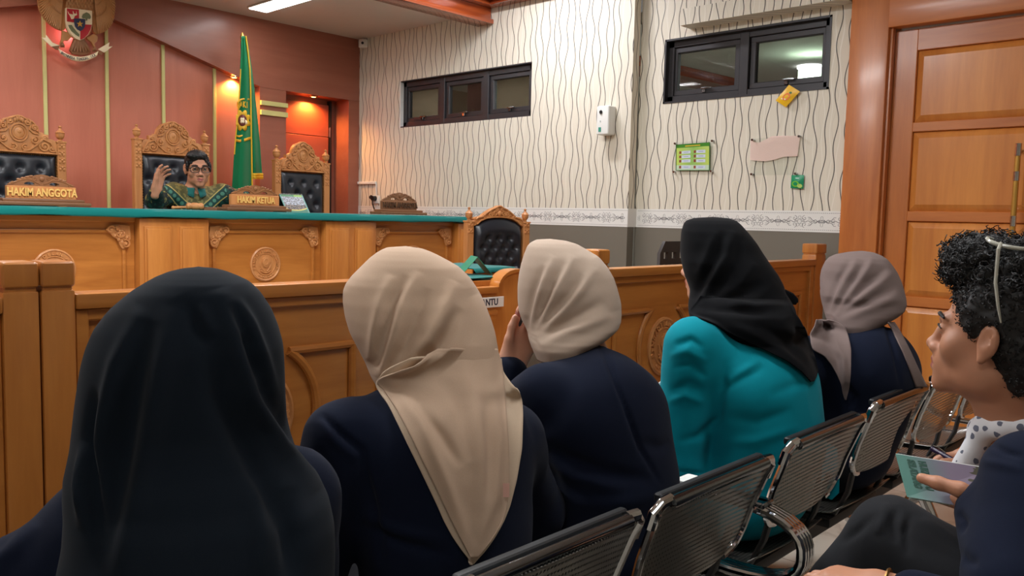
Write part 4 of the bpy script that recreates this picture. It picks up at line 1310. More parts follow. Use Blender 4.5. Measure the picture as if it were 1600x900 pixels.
# ---- things on the right wall
def wy(px, py, x=XN): return AT(px, py, 0, x)
def poster_mat():
    t = NT('green_notice_print'); x, y, z, v = t.xyz('UV')
    nz = t.n('ShaderNodeTexNoise'); nz.inputs['Scale'].default_value = 4; t.l(v, nz.inputs['Vector'])
    base = t.mix(t.math('MULTIPLY', t.math('ABSOLUTE', t.math('SUBTRACT', x, 0.5)), 2.0), rgba((120, 186, 80)), rgba((200, 220, 80)))
    base = t.mix(t.math('MULTIPLY', nz.outputs[0], 0.5), base, rgba((226, 232, 160)))
    base = t.mix(t.math('GREATER_THAN', y, 0.86), base, rgba((70, 140, 40)))
    base = t.mix(t.math('LESS_THAN', y, 0.20), base, rgba((206, 226, 196)))
    for r in range(4):
        yc = 0.68-0.165*r-(0.06 if r == 3 else 0)
        for xc in (0.12, 0.55):
            dx = t.math('ABSOLUTE', t.math('SUBTRACT', x, xc+0.19)); dy = t.math('ABSOLUTE', t.math('SUBTRACT', y, yc))
            bx = t.math('MULTIPLY', t.math('LESS_THAN', dx, 0.13), t.math('LESS_THAN', dy, 0.055))
            base = t.mix(bx, base, rgba((216, 222, 240)))
            tx = t.math('MULTIPLY', t.math('LESS_THAN', dx, 0.07), t.math('LESS_THAN', dy, 0.012))
            base = t.mix(t.math('MULTIPLY', tx, 0.6), base, rgba((110, 120, 170)))
            dx = t.math('ABSOLUTE', t.math('SUBTRACT', x, xc+0.015))
            bx = t.math('MULTIPLY', t.math('LESS_THAN', dx, 0.03), t.math('LESS_THAN', dy, 0.05))
            base = t.mix(bx, base, rgba((150, 70, 60)))
    dx = t.math('ABSOLUTE', t.math('SUBTRACT', x, 0.5)); dy = t.math('ABSOLUTE', t.math('SUBTRACT', y, 0.915))
    base = t.mix(t.math('MULTIPLY', t.math('LESS_THAN', dx, 0.22), t.math('LESS_THAN', dy, 0.018)), base, rgba((236, 190, 60)))
    ed = t.math('MAXIMUM', t.math('GREATER_THAN', t.math('ABSOLUTE', t.math('SUBTRACT', x, 0.5)), 0.475), t.math('GREATER_THAN', t.math('ABSOLUTE', t.math('SUBTRACT', y, 0.5)), 0.48))
    base = t.mix(ed, base, rgba((60, 110, 60)))
    return t.set(base, 0.35)
def holder(name, label, cat, q, inner):
    """clear sheet on four steel stand-offs; q = pixel corners bl, br, tr, tl"""
    pts = [wy(*p, XN-0.02) for p in q]
    t = thing(name, label, cat, (XN, pts[0][1], pts[0][2]))
    sheet('acrylic_sheet', pts, M['acrylic'], t, 0.003)
    for p in pts:
        c = sum(np.array(pts))/4; s = np.array(p)+(c-np.array(p))*0.06
        MB().cyl((XN+0.0, s[1], s[2]), (XN-0.026, s[1], s[2]), 0.007).build('stand_off', M['chrome'], t)
    inner(t)
def inner_poster(t):
    sheet('notice', [wy(*p, XN-0.014) for p in ((1055.5, 266.5), (1109, 266.5), (1109.5, 222), (1056, 226))], poster_mat(), t, 0.001)
holder('notice_holder', 'green printed notice in a clear holder on the wavy wallpaper', 'notice', ((1051, 270), (1113, 269), (1115, 218.5), (1053, 223)), inner_poster)
def inner_pink(t):
    L = [(1173, 219), (1180, 222), (1186, 223), (1194, 219), (1206, 213), (1224, 212), (1250, 212.5)]
    Bm = [(1172, 250), (1180, 251), (1186, 251.5), (1196, 252), (1208, 250), (1224, 245), (1246, 244)]
    vs = []
    for a, c in zip(L, Bm): vs += [wy(*a, XN-0.012), wy(*c, XN-0.012)]
    b = MB().add(vs, [(2*i, 2*i+1, 2*i+3, 2*i+2) for i in range(len(L)-1)])
    t_ = NT('pink_paper'); t_.set((255, 222, 212), 0.8); t_.b.inputs['Alpha'].default_value = 0.8
    o = b.build('pink_paper', t_.m, t)
holder('notice_holder', 'clear holder with a wavy pink paper inside, under the near window', 'notice', ((1172, 274), (1245, 273), (1251, 211), (1173.5, 217)), inner_pink)
def sachet(label, q, x, body, decos, name='sachet'):
    pts = [Vector(wy(*p, x)) for p in q]
    t = thing(name, label, 'sachet', tuple(sum((p for p in pts), Vector())/4))
    n = 9; P = np.zeros((n, n, 3)); Pb = P.copy()
    for i in range(n):
        for j in range(n):
            u, v = j/(n-1), i/(n-1)
            p = (pts[0]*(1-u)+pts[1]*u)*(1-v)+(pts[3]*(1-u)+pts[2]*u)*v
            bl = 0.010*math.sin(PI*u)*math.sin(PI*v)
            P[i, j] = (p.x-bl-0.002, p.y, p.z); Pb[i, j] = (p.x+bl*0.3+0.001, p.y, p.z)
    MB().grid(P).grid(Pb[:, ::-1]).build('pouch', body, t, angle=80)
    for mt, loop in decos:
        vs = [];
        for (u, v) in loop:
            p = (pts[0]*(1-u)+pts[1]*u)*(1-v)+(pts[3]*(1-u)+pts[2]*u)*v
            bl = 0.010*math.sin(PI*u)*math.sin(PI*v); vs.append((p.x-bl-0.0035, p.y, p.z))
        MB().add(vs, [tuple(range(len(vs)))]).build('print', mt, t)
    return t
circ = lambda cx, cy, rx, ry: [(cx+rx*math.cos(a), cy+ry*math.sin(a)) for a in np.linspace(0, 2*PI, 17)[:-1]]
sachet('small green sachet with pale lime print hanging under the pink paper', ((1235.5, 294), (1255, 295), (1256.5, 273.5), (1237, 273.5)), XN-0.012, plain('green_foil', (0, 140, 92), 0.4),
       ((plain('lime_print', (120, 196, 50), 0.5), circ(.40, .33, .30, .22)), (plain('pale_lime_print', (196, 226, 120), 0.5), circ(.74, .2, .2, .15)), (plain('white_print', (210, 236, 226), 0.5), [(.38, .74), (.66, .74), (.66, .79), (.38, .79)])))
sachet('yellow sachet with orange print hanging tilted from the near window handle', ((1212, 157), (1228, 167.5), (1250, 143), (1233, 132.5)), XN-0.02, plain('yellow_foil', (238, 186, 24), 0.4),
       ((plain('orange_print', (236, 128, 60), 0.5), circ(.52, .45, .24, .22)), (plain('cream_print', (246, 226, 190), 0.5), [(.28, .2), (.62, .28), (.62, .36), (.28, .28)]), (plain('leaf_print', (70, 110, 40), 0.5), circ(.56, .72, .1, .06))))
# soap dispenser
p = wy(953, 190, XW)
ds = thing('dispenser', 'white air freshener box on the wallpaper beside the wall step', 'dispenser', p)
b = MB().box(XW-0.085, XW-0.002, p[1]-0.052, p[1]+0.052, p[2]-0.095, p[2]+0.098, 0.014, 3); b.build('case', M['white'], ds)
b = MB().lathe([(0.010, 0), (0.013, 0.004), (0.010, 0.008)], TR((XW-0.085, p[1]+0.012, p[2]+0.055)) @ Matrix.Rotation(-PI/2, 4, 'Y'), 16); b.build('nozzle', M['black'], ds)
b = MB().box(XW-0.0875, XW-0.085, p[1]+0.008, p[1]+0.030, p[2]-0.075, p[2]-0.045, 0.001, 1); b.build('mark', plain('teal_mark', (60, 140, 120), 0.5), ds)
b = MB().box(XW-0.0872, XW-0.085, p[1]+0.012, p[1]+0.02, p[2]-0.012, p[2]+0.0, 0.001, 1); b.build('indicator', plain('grey_mark', (170, 176, 172), 0.5), ds)
# sensor in the corner
p = wy(567, 67, XW-0.03)
sn = thing('sensor', 'small white sensor in the top corner of the front wall', 'sensor', p)
MB().box(p[0]-0.03, p[0]+0.028, p[1]-0.04, p[1]+0.03, p[2]-0.045, p[2]+0.03, 0.014, 3).build('case', M['white'], sn)
MB().sphere((p[0]-0.03, p[1]-0.035, p[2]-0.01), 0.012).build('lens', M['black'], sn)
# conduit, socket, plug
c0, c1 = wy(560.5, 288.5, XW-0.012), wy(587, 285.5, XW-0.012)
tag(MB().box(XW-0.02, XW-0.001, min(c0[1], c1[1]), 6.26, c1[2]-0.012, c1[2]+0.012, 0.003, 1).build('conduit', M['white']), 'short white cable duct on the wallpaper in the corner beside the niche', 'cable duct')
p = wy(587, 310, XW)
sk = thing('wall_socket', 'white wall socket with black plug in the corner above the bench', 'socket', p)
b = MB().box(XW-0.012, XW-0.001, p[1]-0.06, p[1]+0.06, p[2]-0.045, p[2]+0.025, 0.004, 2); b.build('plate', M['white'], sk)
b = MB().cyl((XW-0.012, p[1]-0.012, p[2]-0.0), (XW-0.05, p[1]-0.012, p[2]-0.0), 0.022).cyl((XW-0.012, p[1]+0.02, p[2]+0.0), (XW-0.045, p[1]+0.015, p[2]+0.012), 0.018)
b.tube([(XW-0.045, p[1]-0.012, p[2]-0.01), (XW-0.05, p[1]-0.02, p[2]-0.05), (XW-0.03, p[1]-0.022, p[2]-0.10)], 0.006, 6)
b.build('plug', M['black'], sk)
b = MB().tube([(XW-0.006, p[1]-0.012, c1[2]), (XW-0.006, p[1]-0.016, p[2]+0.06), (XW-0.006, p[1]-0.01, p[2]+0.02)], 0.005, 6); b.build('wire', M['white'], sk)
# dark woven chair back beyond the rail
pc = AT(1062, 395, 1, 2.55)
ch = thing('garden_chair', 'dark perforated plastic chair standing beyond the right rail', 'chair', (pc[0], 2.55, 0))
X0 = pc[0]-0.05
b = MB(); hol = []
for r in range(6):
    for k in range(4):
        a, c = -0.13+k*0.085, 0.72+r*0.07
        hol.append([(a-0.022, c), (a+0.022, c), (a+0.022, c+0.036), (a-0.022, c+0.036)])
b.prism([(-0.2, 0.46), (0.2, 0.46), (0.19, 1.1), (0.14, 1.17), (-0.14, 1.17), (-0.19, 1.1)], 0.02, TR((X0+0.21, 2.66, 0)) @ Matrix.Rotation(0.0, 4, 'Z'), 0, hol)
DP = plain('dark_brown_plastic', (52, 44, 40), 0.5)
b.build('backrest', DP, ch)
MB().box(X0, X0+0.42, 2.28, 2.68, 0.43, 0.46, 0.01, 2).build('seat', DP, ch)
for a in (X0+0.03, X0+0.39):
    for c in (2.31, 2.65): MB().cyl((a, c, 0), (a, c, 0.44), 0.018).build('leg', DP, ch)

# ================================================================== BEAM SEATING
def perforated():
    t = NT('perforated_steel'); x, y, z, v = t.xyz()
    def cell(a, p): return t.math('SUBTRACT', t.math('FRACT', t.math('DIVIDE', a, p)), 0.5)
    a = cell(x, 0.0085); c = cell(t.math('ADD', z, t.math('MULTIPLY', y, 0.9)), 0.0085)
    d = t.math('SQRT', t.math('ADD', t.math('MULTIPLY', a, a), t.math('MULTIPLY', c, c)))
    hole = t.math('LESS_THAN', d, 0.31)
    tr = t.n('ShaderNodeBsdfTransparent'); mx = t.n('ShaderNodeMixShader')
    t.set((138, 136, 130), 0.34, 0.8)
    t.l(hole, mx.inputs[0]); t.l(t.b.outputs[0], mx.inputs[1]); t.l(tr.outputs[0], mx.inputs[2]); t.l(mx.outputs[0], t.out.inputs[0])
    return t.m
M['perf'] = perforated()
M['sheet_steel'] = plain('grey_sheet_steel', (150, 148, 142), 0.32, 0.85)
YB = 0.82


def seat_unit(par, cx, dz=0.0):
    """one seat: perforated back and seat pan, chrome frame, black top rail (world coordinates)"""
    hw = 0.236
    zt = 0.752+dz
    prof = [(-0.005, zt), (0.010, zt-0.03), (0.040, zt-0.11), (0.058, zt-0.175), (0.066, zt-0.215)]
    s = [0]
    for i in range(1, len(prof)): s.append(s[-1]+math.dist(prof[i], prof[i-1]))
    n = 30; m = 25
    ss = np.linspace(0, s[-1], n)
    py = np.interp(ss, s, [p[0] for p in prof]); pz = np.interp(ss, s, [p[1] for p in prof])
    P = np.zeros((n, m, 3))
    for i in range(n):
        e = s[-1]-ss[i]; rc = 0.065
        w = hw-0.012-0.018*ss[i]/s[-1]
        if e < rc: w -= rc-math.sqrt(max(rc*rc-(rc-e)**2, 0))
        for j in range(m):
            u = -1+2*j/(m-1)
            P[i, j] = (cx+u*w, YB+py[i]-0.014*(1-u*u), pz[i])
    sh = MB().grid(P).build('backrest', M['perf'], par, angle=80)
    md = sh.modifiers.new('thick', 'SOLIDIFY'); md.thickness = 0.002; md.offset = 0
    # seat pan
    sp = [(0.085, 0.468), (0.11, 0.450), (0.16, 0.440), (0.26, 0.435), (0.37, 0.440), (0.44, 0.446), (0.475, 0.438), (0.482, 0.425)]
    Q = np.zeros((len(sp), 15, 3))
    for i, (y_, z_) in enumerate(sp):
        w = hw-0.012-(0.03 if i in (0, len(sp)-1) else 0)
        for j in range(15):
            u = -1+2*j/14; Q[i, j] = (cx+u*w, YB+y_, z_-0.012*(1-u*u))
    pan = MB().grid(Q).build('seat', M['perf'], par, angle=80)
    md = pan.modifiers.new('thick', 'SOLIDIFY'); md.thickness = 0.003; md.offset = 0
    for sg in (-1, 1):
        MB().tube([(cx+sg*0.15, YB+0.052, zt-0.15), (cx+sg*0.15, YB+0.078, zt-0.22), (cx+sg*0.15, YB+0.088, 0.50), (cx+sg*0.15, YB+0.12, 0.430), (cx+sg*0.15, YB+0.42, 0.418)], 0.014, 8, flat=0.6).build('back_bracket', M['black_steel'], pan)
    for sg in (-1, 1):
        fr = MB()
        fr.tube([(cx+sg*(P[i, -1, 0]-cx+0.005), P[i, 0, 1]+0.0, P[i, 0, 2]) for i in range(1, n)], 0.0085, 8)
        fr.build('side_frame', M['chrome'], sh)
    for sg in (-1, 1):
        b = MB()
        b.tube([(cx+sg*(hw-0.05), YB+0.0, 0.762+dz), (cx+sg*(hw-0.018), YB, 0.760+dz), (cx+sg*(hw-0.004), YB+0.004, 0.746+dz), (cx+sg*(hw-0.006), YB+0.014, 0.715+dz)], 0.012, 10)
        b.build('corner_bend', M['chrome'], sh)
    MB().tube([(cx-hw+0.045, YB-0.004, 0.7575+dz), (cx+hw-0.045, YB-0.004, 0.7575+dz)], 0.0130, 12).build('top_tube', M['dark_chrome'], sh)
    MB().box(cx-hw+0.03, cx+hw-0.03, YB+0.008, YB+0.026, 0.754+dz, 0.773+dz, 0.007, 3).build('top_rail', M['black_rail'], sh)
    for u in (-0.8, 0.8):
        for f in (4, 14, 23):
            b = MB(); b.sphere((cx+u*(hw-0.02)*0.97, P[f, 0, 1]-0.001, P[f, 0, 2]), (0.004, 0.003, 0.004), 8, 6)
            b.build('screw', M['grey_hole'], sh)
    MB().box(cx-0.19, cx+0.19, YB+0.12, YB+0.42, 0.388, 0.420, 0.010, 2).build('under_tray', M['black_steel'], pan)


def armrest(par, x, mir=1):
    pts = []
    for a in np.linspace(0, 2*PI, 33)[:-1]:
        ca, sa = math.cos(a), math.sin(a)
        r = (abs(ca)**2.6+abs(sa)**2.6)**(-1/2.6)
        pts.append((x, YB+0.13+0.20*r*ca, 0.545+0.085*r*sa))
    b = MB()
    for dx in (-0.013, 0.013): b.tube([(p[0]+dx, p[1], p[2]) for p in pts], 0.0115, 10, True)
    b.box(x-0.022, x+0.022, YB+0.33, YB+0.345, 0.49, 0.60, 0.004, 1)
    arm = b.build('armrest', M['chrome'], par)
    MB().box(x-0.022, x+0.022, YB+0.02, YB+0.26, 0.626, 0.644, 0.008, 3).build('arm_pad', M['dark_chrome'], arm)


def bench(label, xs, y_off=0.0, group='perforated steel beam seating', dz=0.0):
    global YB
    YB = 0.82+y_off
    t = thing('beam_seating', label, 'chair', (sum(xs)/len(xs), YB+0.25, 0), 0, group)
    for k, cx in enumerate(xs): seat_unit(t, cx, dz*(0.4+0.6*min(1, k)))
    x0, x1 = xs[0]-0.27, xs[-1]+0.27
    MB().box(x0+0.02, x1-0.02, YB+0.20, YB+0.27, 0.315, 0.385, 0.005, 2).build('beam', M['black_steel'], t)
    for x in (x0+0.004, x1-0.004): armrest(t, x)
    for x in (x0+0.30, x1-0.30):
        b = MB()
        b.tube([(x, YB+0.235, 0.33), (x, YB+0.22, 0.18), (x, YB+0.16, 0.06), (x, YB+0.02, 0.030), (x, YB-0.06, 0.022)], [0.03, 0.026, 0.024, 0.022, 0.020], 12)
        b.tube([(x, YB+0.235, 0.33), (x, YB+0.25, 0.18), (x, YB+0.33, 0.06), (x, YB+0.44, 0.030), (x, YB+0.50, 0.022)], [0.03, 0.026, 0.024, 0.022, 0.020], 12)
        b.lathe([(0.03, 0), (0.03, 0.02), (0.012, 0.024)], TR((x, YB-0.06, 0)), 14); b.lathe([(0.03, 0), (0.03, 0.02), (0.012, 0.024)], TR((x, YB+0.50, 0)), 14)
        b.build('leg', M['chrome'], t)
    YB = 0.82
    return t
bench('near perforated steel seat row under the three nearest women', [-0.05, 0.475, 0.992, 1.508], 0, 'rows of perforated steel seats')
bench('far perforated steel seat row under the woman in teal, two seats empty', [2.052, 2.584, 3.112, 3.640], 0, 'rows of perforated steel seats', 0.025)
bench('perforated steel seat row the young man with the booklet sits on', [0.60, 1.13, 1.66, 2.19], -0.84, 'rows of perforated steel seats')
# ================================================================== PEOPLE: tools
I3 = np.eye(3)
RC = lambda a, b, ra, rb=None, k=0.02, sub=False: ('rc', np.array(a, float), np.array(b, float), ra, ra if rb is None else rb, k, sub)
EL = lambda c, r, R=I3, k=0.02, sub=False: ('el', np.array(c, float), np.array(r if hasattr(r, '__len__') else (r, r, r), float), R, None, k, sub)


def sdf_mesh(prims, h):
    """smooth union of round cones and ellipsoids, meshed by surface nets -> (V, F quads)"""
    lo = np.full(3, 1e9); hi = -lo.copy()
    bbs = []
    for p in prims:
        if p[0] == 'rc':
            a = np.minimum(p[1]-p[3], p[2]-p[4]); b = np.maximum(p[1]+p[3], p[2]+p[4])
        else:
            e = np.abs(p[3]) @ p[2]; a = p[1]-e; b = p[1]+e
        bbs.append((a, b))
        if not p[6]: lo = np.minimum(lo, a); hi = np.maximum(hi, b)
    lo -= 4*h; hi += 4*h
    n = np.ceil((hi-lo)/h).astype(int)+1
    f = np.full(n, 0.08, np.float32)
    for p, (a, b) in zip(prims, bbs):
        pad = p[5]+3*h
        i0 = np.maximum(0, np.floor((a-pad-lo)/h).astype(int)); i1 = np.minimum(n, np.ceil((b+pad-lo)/h).astype(int)+1)
        if np.any(i1 <= i0): continue
        xs = (lo[0]+h*np.arange(i0[0], i1[0]))[:, None, None]; ys = (lo[1]+h*np.arange(i0[1], i1[1]))[None, :, None]; zs = (lo[2]+h*np.arange(i0[2], i1[2]))[None, None, :]
        if p[0] == 'rc':
            d = p[2]-p[1]; L2 = max(d @ d, 1e-12)
            x, y, z = xs-p[1][0], ys-p[1][1], zs-p[1][2]
            t = np.clip((x*d[0]+y*d[1]+z*d[2])/L2, 0, 1)
            g = np.sqrt((x-t*d[0])**2+(y-t*d[1])**2+(z-t*d[2])**2)-(p[3]+(p[4]-p[3])*t)
        else:
            x, y, z = xs-p[1][0], ys-p[1][1], zs-p[1][2]
            R = p[3]; q = [(x*R[0, i]+y*R[1, i]+z*R[2, i]) for i in range(3)]
            r = p[2]
            k0 = np.sqrt(sum((q[i]/r[i])**2 for i in range(3))); k1 = np.sqrt(sum((q[i]/r[i]**2)**2 for i in range(3)))+1e-9
            g = k0*(k0-1)/k1
        g = g.astype(np.float32)
        s = f[i0[0]:i1[0], i0[1]:i1[1], i0[2]:i1[2]]
        k = p[5]
        if p[6]:
            g = -g
            hh = np.clip(0.5-0.5*(s-g)/k, 0, 1) if k > 0 else None
            r_ = s+(g-s)*hh+k*hh*(1-hh)
        else:
            hh = np.clip(0.5+0.5*(g-s)/k, 0, 1)
            r_ = g+(s-g)*hh-k*hh*(1-hh)
        f[i0[0]:i1[0], i0[1]:i1[1], i0[2]:i1[2]] = r_
    s = f < 0
    cnt = np.zeros(n-1, np.int8)
    C8 = [(i, j, k) for i in (0, 1) for j in (0, 1) for k in (0, 1)]
    sl = lambda c: tuple(slice(c[a], n[a]-1+c[a]) for a in range(3))
    for c in C8: cnt += s[sl(c)]
    act = (cnt > 0) & (cnt < 8)
    ac = np.argwhere(act)
    vals = np.stack([f[ac[:, 0]+c[0], ac[:, 1]+c[1], ac[:, 2]+c[2]] for c in C8], 1)
    acc = np.zeros((len(ac), 3)); num = np.zeros(len(ac))
    for i, a in enumerate(C8):
        for j in range(i+1, 8):
            b = C8[j]
            if sum(abs(a[q]-b[q]) for q in range(3)) != 1: continue
            fa, fb = vals[:, i], vals[:, j]
            mk = (fa < 0) != (fb < 0)
            t = np.where(mk, fa/np.where(mk, fa-fb, 1), 0)
            pos = np.array(a)[None]+t[:, None]*(np.array(b)-np.array(a))[None]
            acc += pos*mk[:, None]; num += mk
    V = lo+h*(ac+acc/num[:, None])
    idx = np.full(act.shape, -1, np.int64); idx[act] = np.arange(len(ac))
    F = []
    for ax in range(3):
        u, v = (ax+1) % 3, (ax+2) % 3
        A = [slice(0, n[0]), slice(0, n[1]), slice(0, n[2])]; B = list(A)
        A[ax] = slice(0, n[ax]-1); B[ax] = slice(1, n[ax])
        e = s[tuple(A)] != s[tuple(B)]
        q = np.argwhere(e)
        ok = (q[:, u] > 0) & (q[:, v] > 0) & (q[:, u] < n[u]-1) & (q[:, v] < n[v]-1)
        q = q[ok]
        def at(du, dv):
            w = q.copy(); w[:, u] -= du; w[:, v] -= dv
            return idx[w[:, 0], w[:, 1], w[:, 2]]
        quad = np.stack([at(1, 1), at(0, 1), at(0, 0), at(1, 0)], 1)
        inside = s[q[:, 0], q[:, 1], q[:, 2]]
        quad[~inside] = quad[~inside][:, ::-1]
        F.append(quad)
    return V, np.concatenate(F)


def vnormals(V, F):
    a = V[F[:, 2]]-V[F[:, 0]]; b = V[F[:, 3]]-V[F[:, 1]] if F.shape[1] == 4 else V[F[:, 2]]-V[F[:, 1]]
    fn = np.cross(a, b)
    N = np.zeros_like(V)
    for i in range(F.shape[1]): np.add.at(N, F[:, i], fn)
    return N/(np.linalg.norm(N, axis=1, keepdims=True)+1e-12)


def vnoise(P, sc, seed=0):
    q = P*sc+seed*17.31
    i = np.floor(q).astype(np.int64); f = q-i; f = f*f*(3-2*f)
    def hsh(a, b, c):
        n = (a*374761393+b*668265263+c*2147483647+seed*1013) & 0xffffffff
        n = ((n ^ (n >> 13))*1274126177) & 0xffffffff
        return ((n ^ (n >> 16)) & 0xffff)/65535.0
    r = 0
    for a in (0, 1):
        for b in (0, 1):
            for c in (0, 1):
                w = (f[:, 0] if a else 1-f[:, 0])*(f[:, 1] if b else 1-f[:, 1])*(f[:, 2] if c else 1-f[:, 2])
                r = r+w*hsh(i[:, 0]+a, i[:, 1]+b, i[:, 2]+c)
    return r*2-1


def polydist(px, py, pts):
    """pixel distance to a polyline and the parameter along it"""
    best = np.full(px.shape, 1e9); par = np.zeros(px.shape)
    n = len(pts)-1
    for i in range(n):
        a = np.array(pts[i], float); d = np.array(pts[i+1], float)-a; L = max(d @ d, 1e-9)
        t = np.clip(((px-a[0])*d[0]+(py-a[1])*d[1])/L, 0, 1)
        q = np.hypot(px-a[0]-t*d[0], py-a[1]-t*d[1])
        m = q < best
        best = np.where(m, q, best); par = np.where(m, (i+t)/n, par)
    return best, par


def folds(V, N, lines):
    """ridges and creases of cloth: (height, half width in px, polyline)"""
    px, py, z = PROJ(V)
    view = V-CAM; view /= np.linalg.norm(view, axis=1, keepdims=True)
    face = np.clip(-(N*view).sum(1)*2.5+0.35, 0, 1)
    d = np.zeros(len(V))
    for amp, sig, pts in lines:
        q, t = polydist(px, py, pts)
        taper = np.sin(PI*np.clip(t, 0, 1))**0.75
        d += amp*np.exp(-(q/sig)**2)*taper
    return V+N*(d*face)[:, None]


def to_mesh(name, V, F, mats, smooth=True, mi=None):
    me = bpy.data.meshes.new(name)
    me.from_pydata(V.tolist(), [], F.tolist())
    for m in (mats if isinstance(mats, (list, tuple)) else [mats]): me.materials.append(m)
    me.polygons.foreach_set('use_smooth', [smooth]*len(me.polygons))
    if mi is not None: me.polygons.foreach_set('material_index', mi)
    me.update()
    return me


def frame(az, pitch=0.0, roll=0.0):
    a = math.radians(az)
    ax = np.array([math.cos(a), -math.sin(a), 0]); fw = np.array([math.sin(a), math.cos(a), 0]); up = np.array([0, 0, 1.0])
    R = np.stack([ax, fw, up], 1)
    p, r = math.radians(pitch), math.radians(roll)
    Rx = np.array([[1, 0, 0], [0, math.cos(p), -math.sin(p)], [0, math.sin(p), math.cos(p)]])
    Ry = np.array([[math.cos(r), 0, math.sin(r)], [0, 1, 0], [-math.sin(r), 0, math.cos(r)]])
    return R @ Rx @ Ry


def head_prims(o, R, s=1.0, neck=None, male=True):
    o = np.array(o, float)
    P = lambda x, y, z: o+R @ (np.array([x, y, z])*s)
    S = lambda *r: tuple(q*s for q in r)
    e = lambda c, r, k=0.014, sub=False, Q=I3: EL(P(*c), S(*r), R @ Q, k*s, sub)
    c = lambda a, b, ra, rb, k=0.010, sub=False: RC(P(*a), P(*b), ra*s, rb*s, k*s, sub)
    pr = []
    if neck is not None:
        pr += [RC(P(0, -0.028, -0.06), neck, 0.052*s, 0.058*s, 0.03*s), RC(P(0, 0.0, -0.09), np.array(neck)+R @ np.array([0, 0.02, -0.01]), 0.040*s, 0.045*s, 0.03*s)]
    pr += [e((0, -.014, .030), (.074, .094, .086)), e((0, .020, -.030), (.058, .066, .084), .02), e((0, .034, -.076), (.047, .054, .037), .02),
           e((0, .080, -.101), (.023, .019, .018), .024)]
    for g in (-1, 1):
        pr += [e((g*.043, .004, -.066), (.017, .030, .030), .025), e((g*.042, .056, -.026), (.022, .019, .022), .028),
               c((g*.036, .074, .021), (g*.010, .086, .020), .009, .010, .014)]
    pr += [c((0, .086, .014), (0, .1015, -.027), .0085, .0105, .010), e((0, .1060, -.031), (.0125, .0115, .0105), .008)]
    for g in (-1, 1):
        pr += [e((g*.0135, .0965, -.036), (.0085, .011, .0085), .006)]
    pr += [e((0, .077, -.060), (.030, .022, .028), .018)]
    for g in (-1, 1):
        pr += [e((g*.031, .094, .004), (.017, .014, .0105), .010, True)]
        pr += [e((g*.031, .0755, .003), (.0145, .0125, .0115), .004)]
        pr += [c((g*.021, .0875, -.061), (0, .0985, -.0585), .0050, .0068, .005), c((g*.019, .087, -.0705), (0, .0965, -.0720), .0055, .0080, .005)]
        pr += [c((g*.024, .093, -.0652), (0, .1040, -.0652), .0012, .0016, .003, True)]
        pr += [e((g*.0060, .101, -.043), (.0035, .005, .003), .003, True)]
        Q = frame(-g*18, 10)
        pr += [e((g*.078, -.010, -.004), (.0085, .019, .031), .006, False, Q), c((g*.072, -.004, -.028), (g*.076, -.002, -.036), .009, .007, .006)]
        pr += [e((g*.0865, -.004, .003), (.0065, .009, .016), .005, True, Q), c((g*.083, -.013, .018), (g*.084, -.018, -.006), .0020, .0020, .004, True)]
    return pr


def hand_prims(w, fdir, pn, thumb_side, curl=(0.35, 0.4, 0.45, 0.5), s=1.0, spread=0.10, thumb=(0.6, 0.3), thumb_pts=None):
    """w: wrist; fdir: towards the knuckles; pn: palm normal (out of the palm); thumb_side: +-1 along fdir x pn"""
    f = np.array(fdir, float); f /= np.linalg.norm(f)
    pn = np.array(pn, float); pn -= f*(pn @ f); pn /= np.linalg.norm(pn)
    sd = np.cross(f, pn)*thumb_side
    w = np.array(w, float)
    pr = [RC(w-f*0.03*s, w+f*0.012*s, 0.024*s, 0.025*s, 0.02*s)]
    kn = []
    for i, (off, fl, L, r) in enumerate(((0.032, 0.090, 0.074, 0.0088), (0.011, 0.095, 0.082, 0.0092), (-0.010, 0.091, 0.076, 0.0087), (-0.030, 0.083, 0.059, 0.0078))):
        k0 = w+f*fl*s+sd*off*s
        pr.append(RC(w+f*0.012*s+sd*off*0.55*s, k0, 0.0165*s, 0.0115*s, 0.018*s))
        d = f+sd*(off/0.032)*spread; d /= np.linalg.norm(d)
        c = curl[i]; p = k0
        for q, (frac, rr) in enumerate(((0.45, 1.0), (0.31, 0.93), (0.24, 0.84))):
            th = c*(0.8 if q == 0 else 1.0)
            d = d*math.cos(th)+pn*math.sin(th); d /= np.linalg.norm(d)
            p2 = p+d*L*frac*s
            pr.append(RC(p, p2, r*rr*s, r*(rr-0.08)*s, 0.005*s)); p = p2
    if thumb_pts is not None:
        r_ = (0.0165, 0.0125, 0.0108, 0.0088)
        return pr+[RC(thumb_pts[i], thumb_pts[i+1], r_[i]*s, r_[i+1]*s, 0.008*s) for i in range(len(thumb_pts)-1)]
    t0 = w+f*0.022*s+sd*0.024*s+pn*0.004*s
    d = f*math.cos(thumb[0])+sd*math.sin(thumb[0])+pn*0.25; d /= np.linalg.norm(d)
    t1 = t0+d*0.046*s
    pr.append(RC(t0, t1, 0.0165*s, 0.0115*s, 0.012*s))
    d2 = d+f*thumb[1]-sd*0.25*0; d2 /= np.linalg.norm(d2); t2 = t1+d2*0.032*s
    d3 = d2+pn*0.2+f*thumb[1]*0.5; d3 /= np.linalg.norm(d3); t3 = t2+d3*0.024*s
    pr += [RC(t1, t2, 0.0108*s, 0.0100*s, 0.006*s), RC(t2, t3, 0.0100*s, 0.0080*s, 0.005*s)]
    return pr


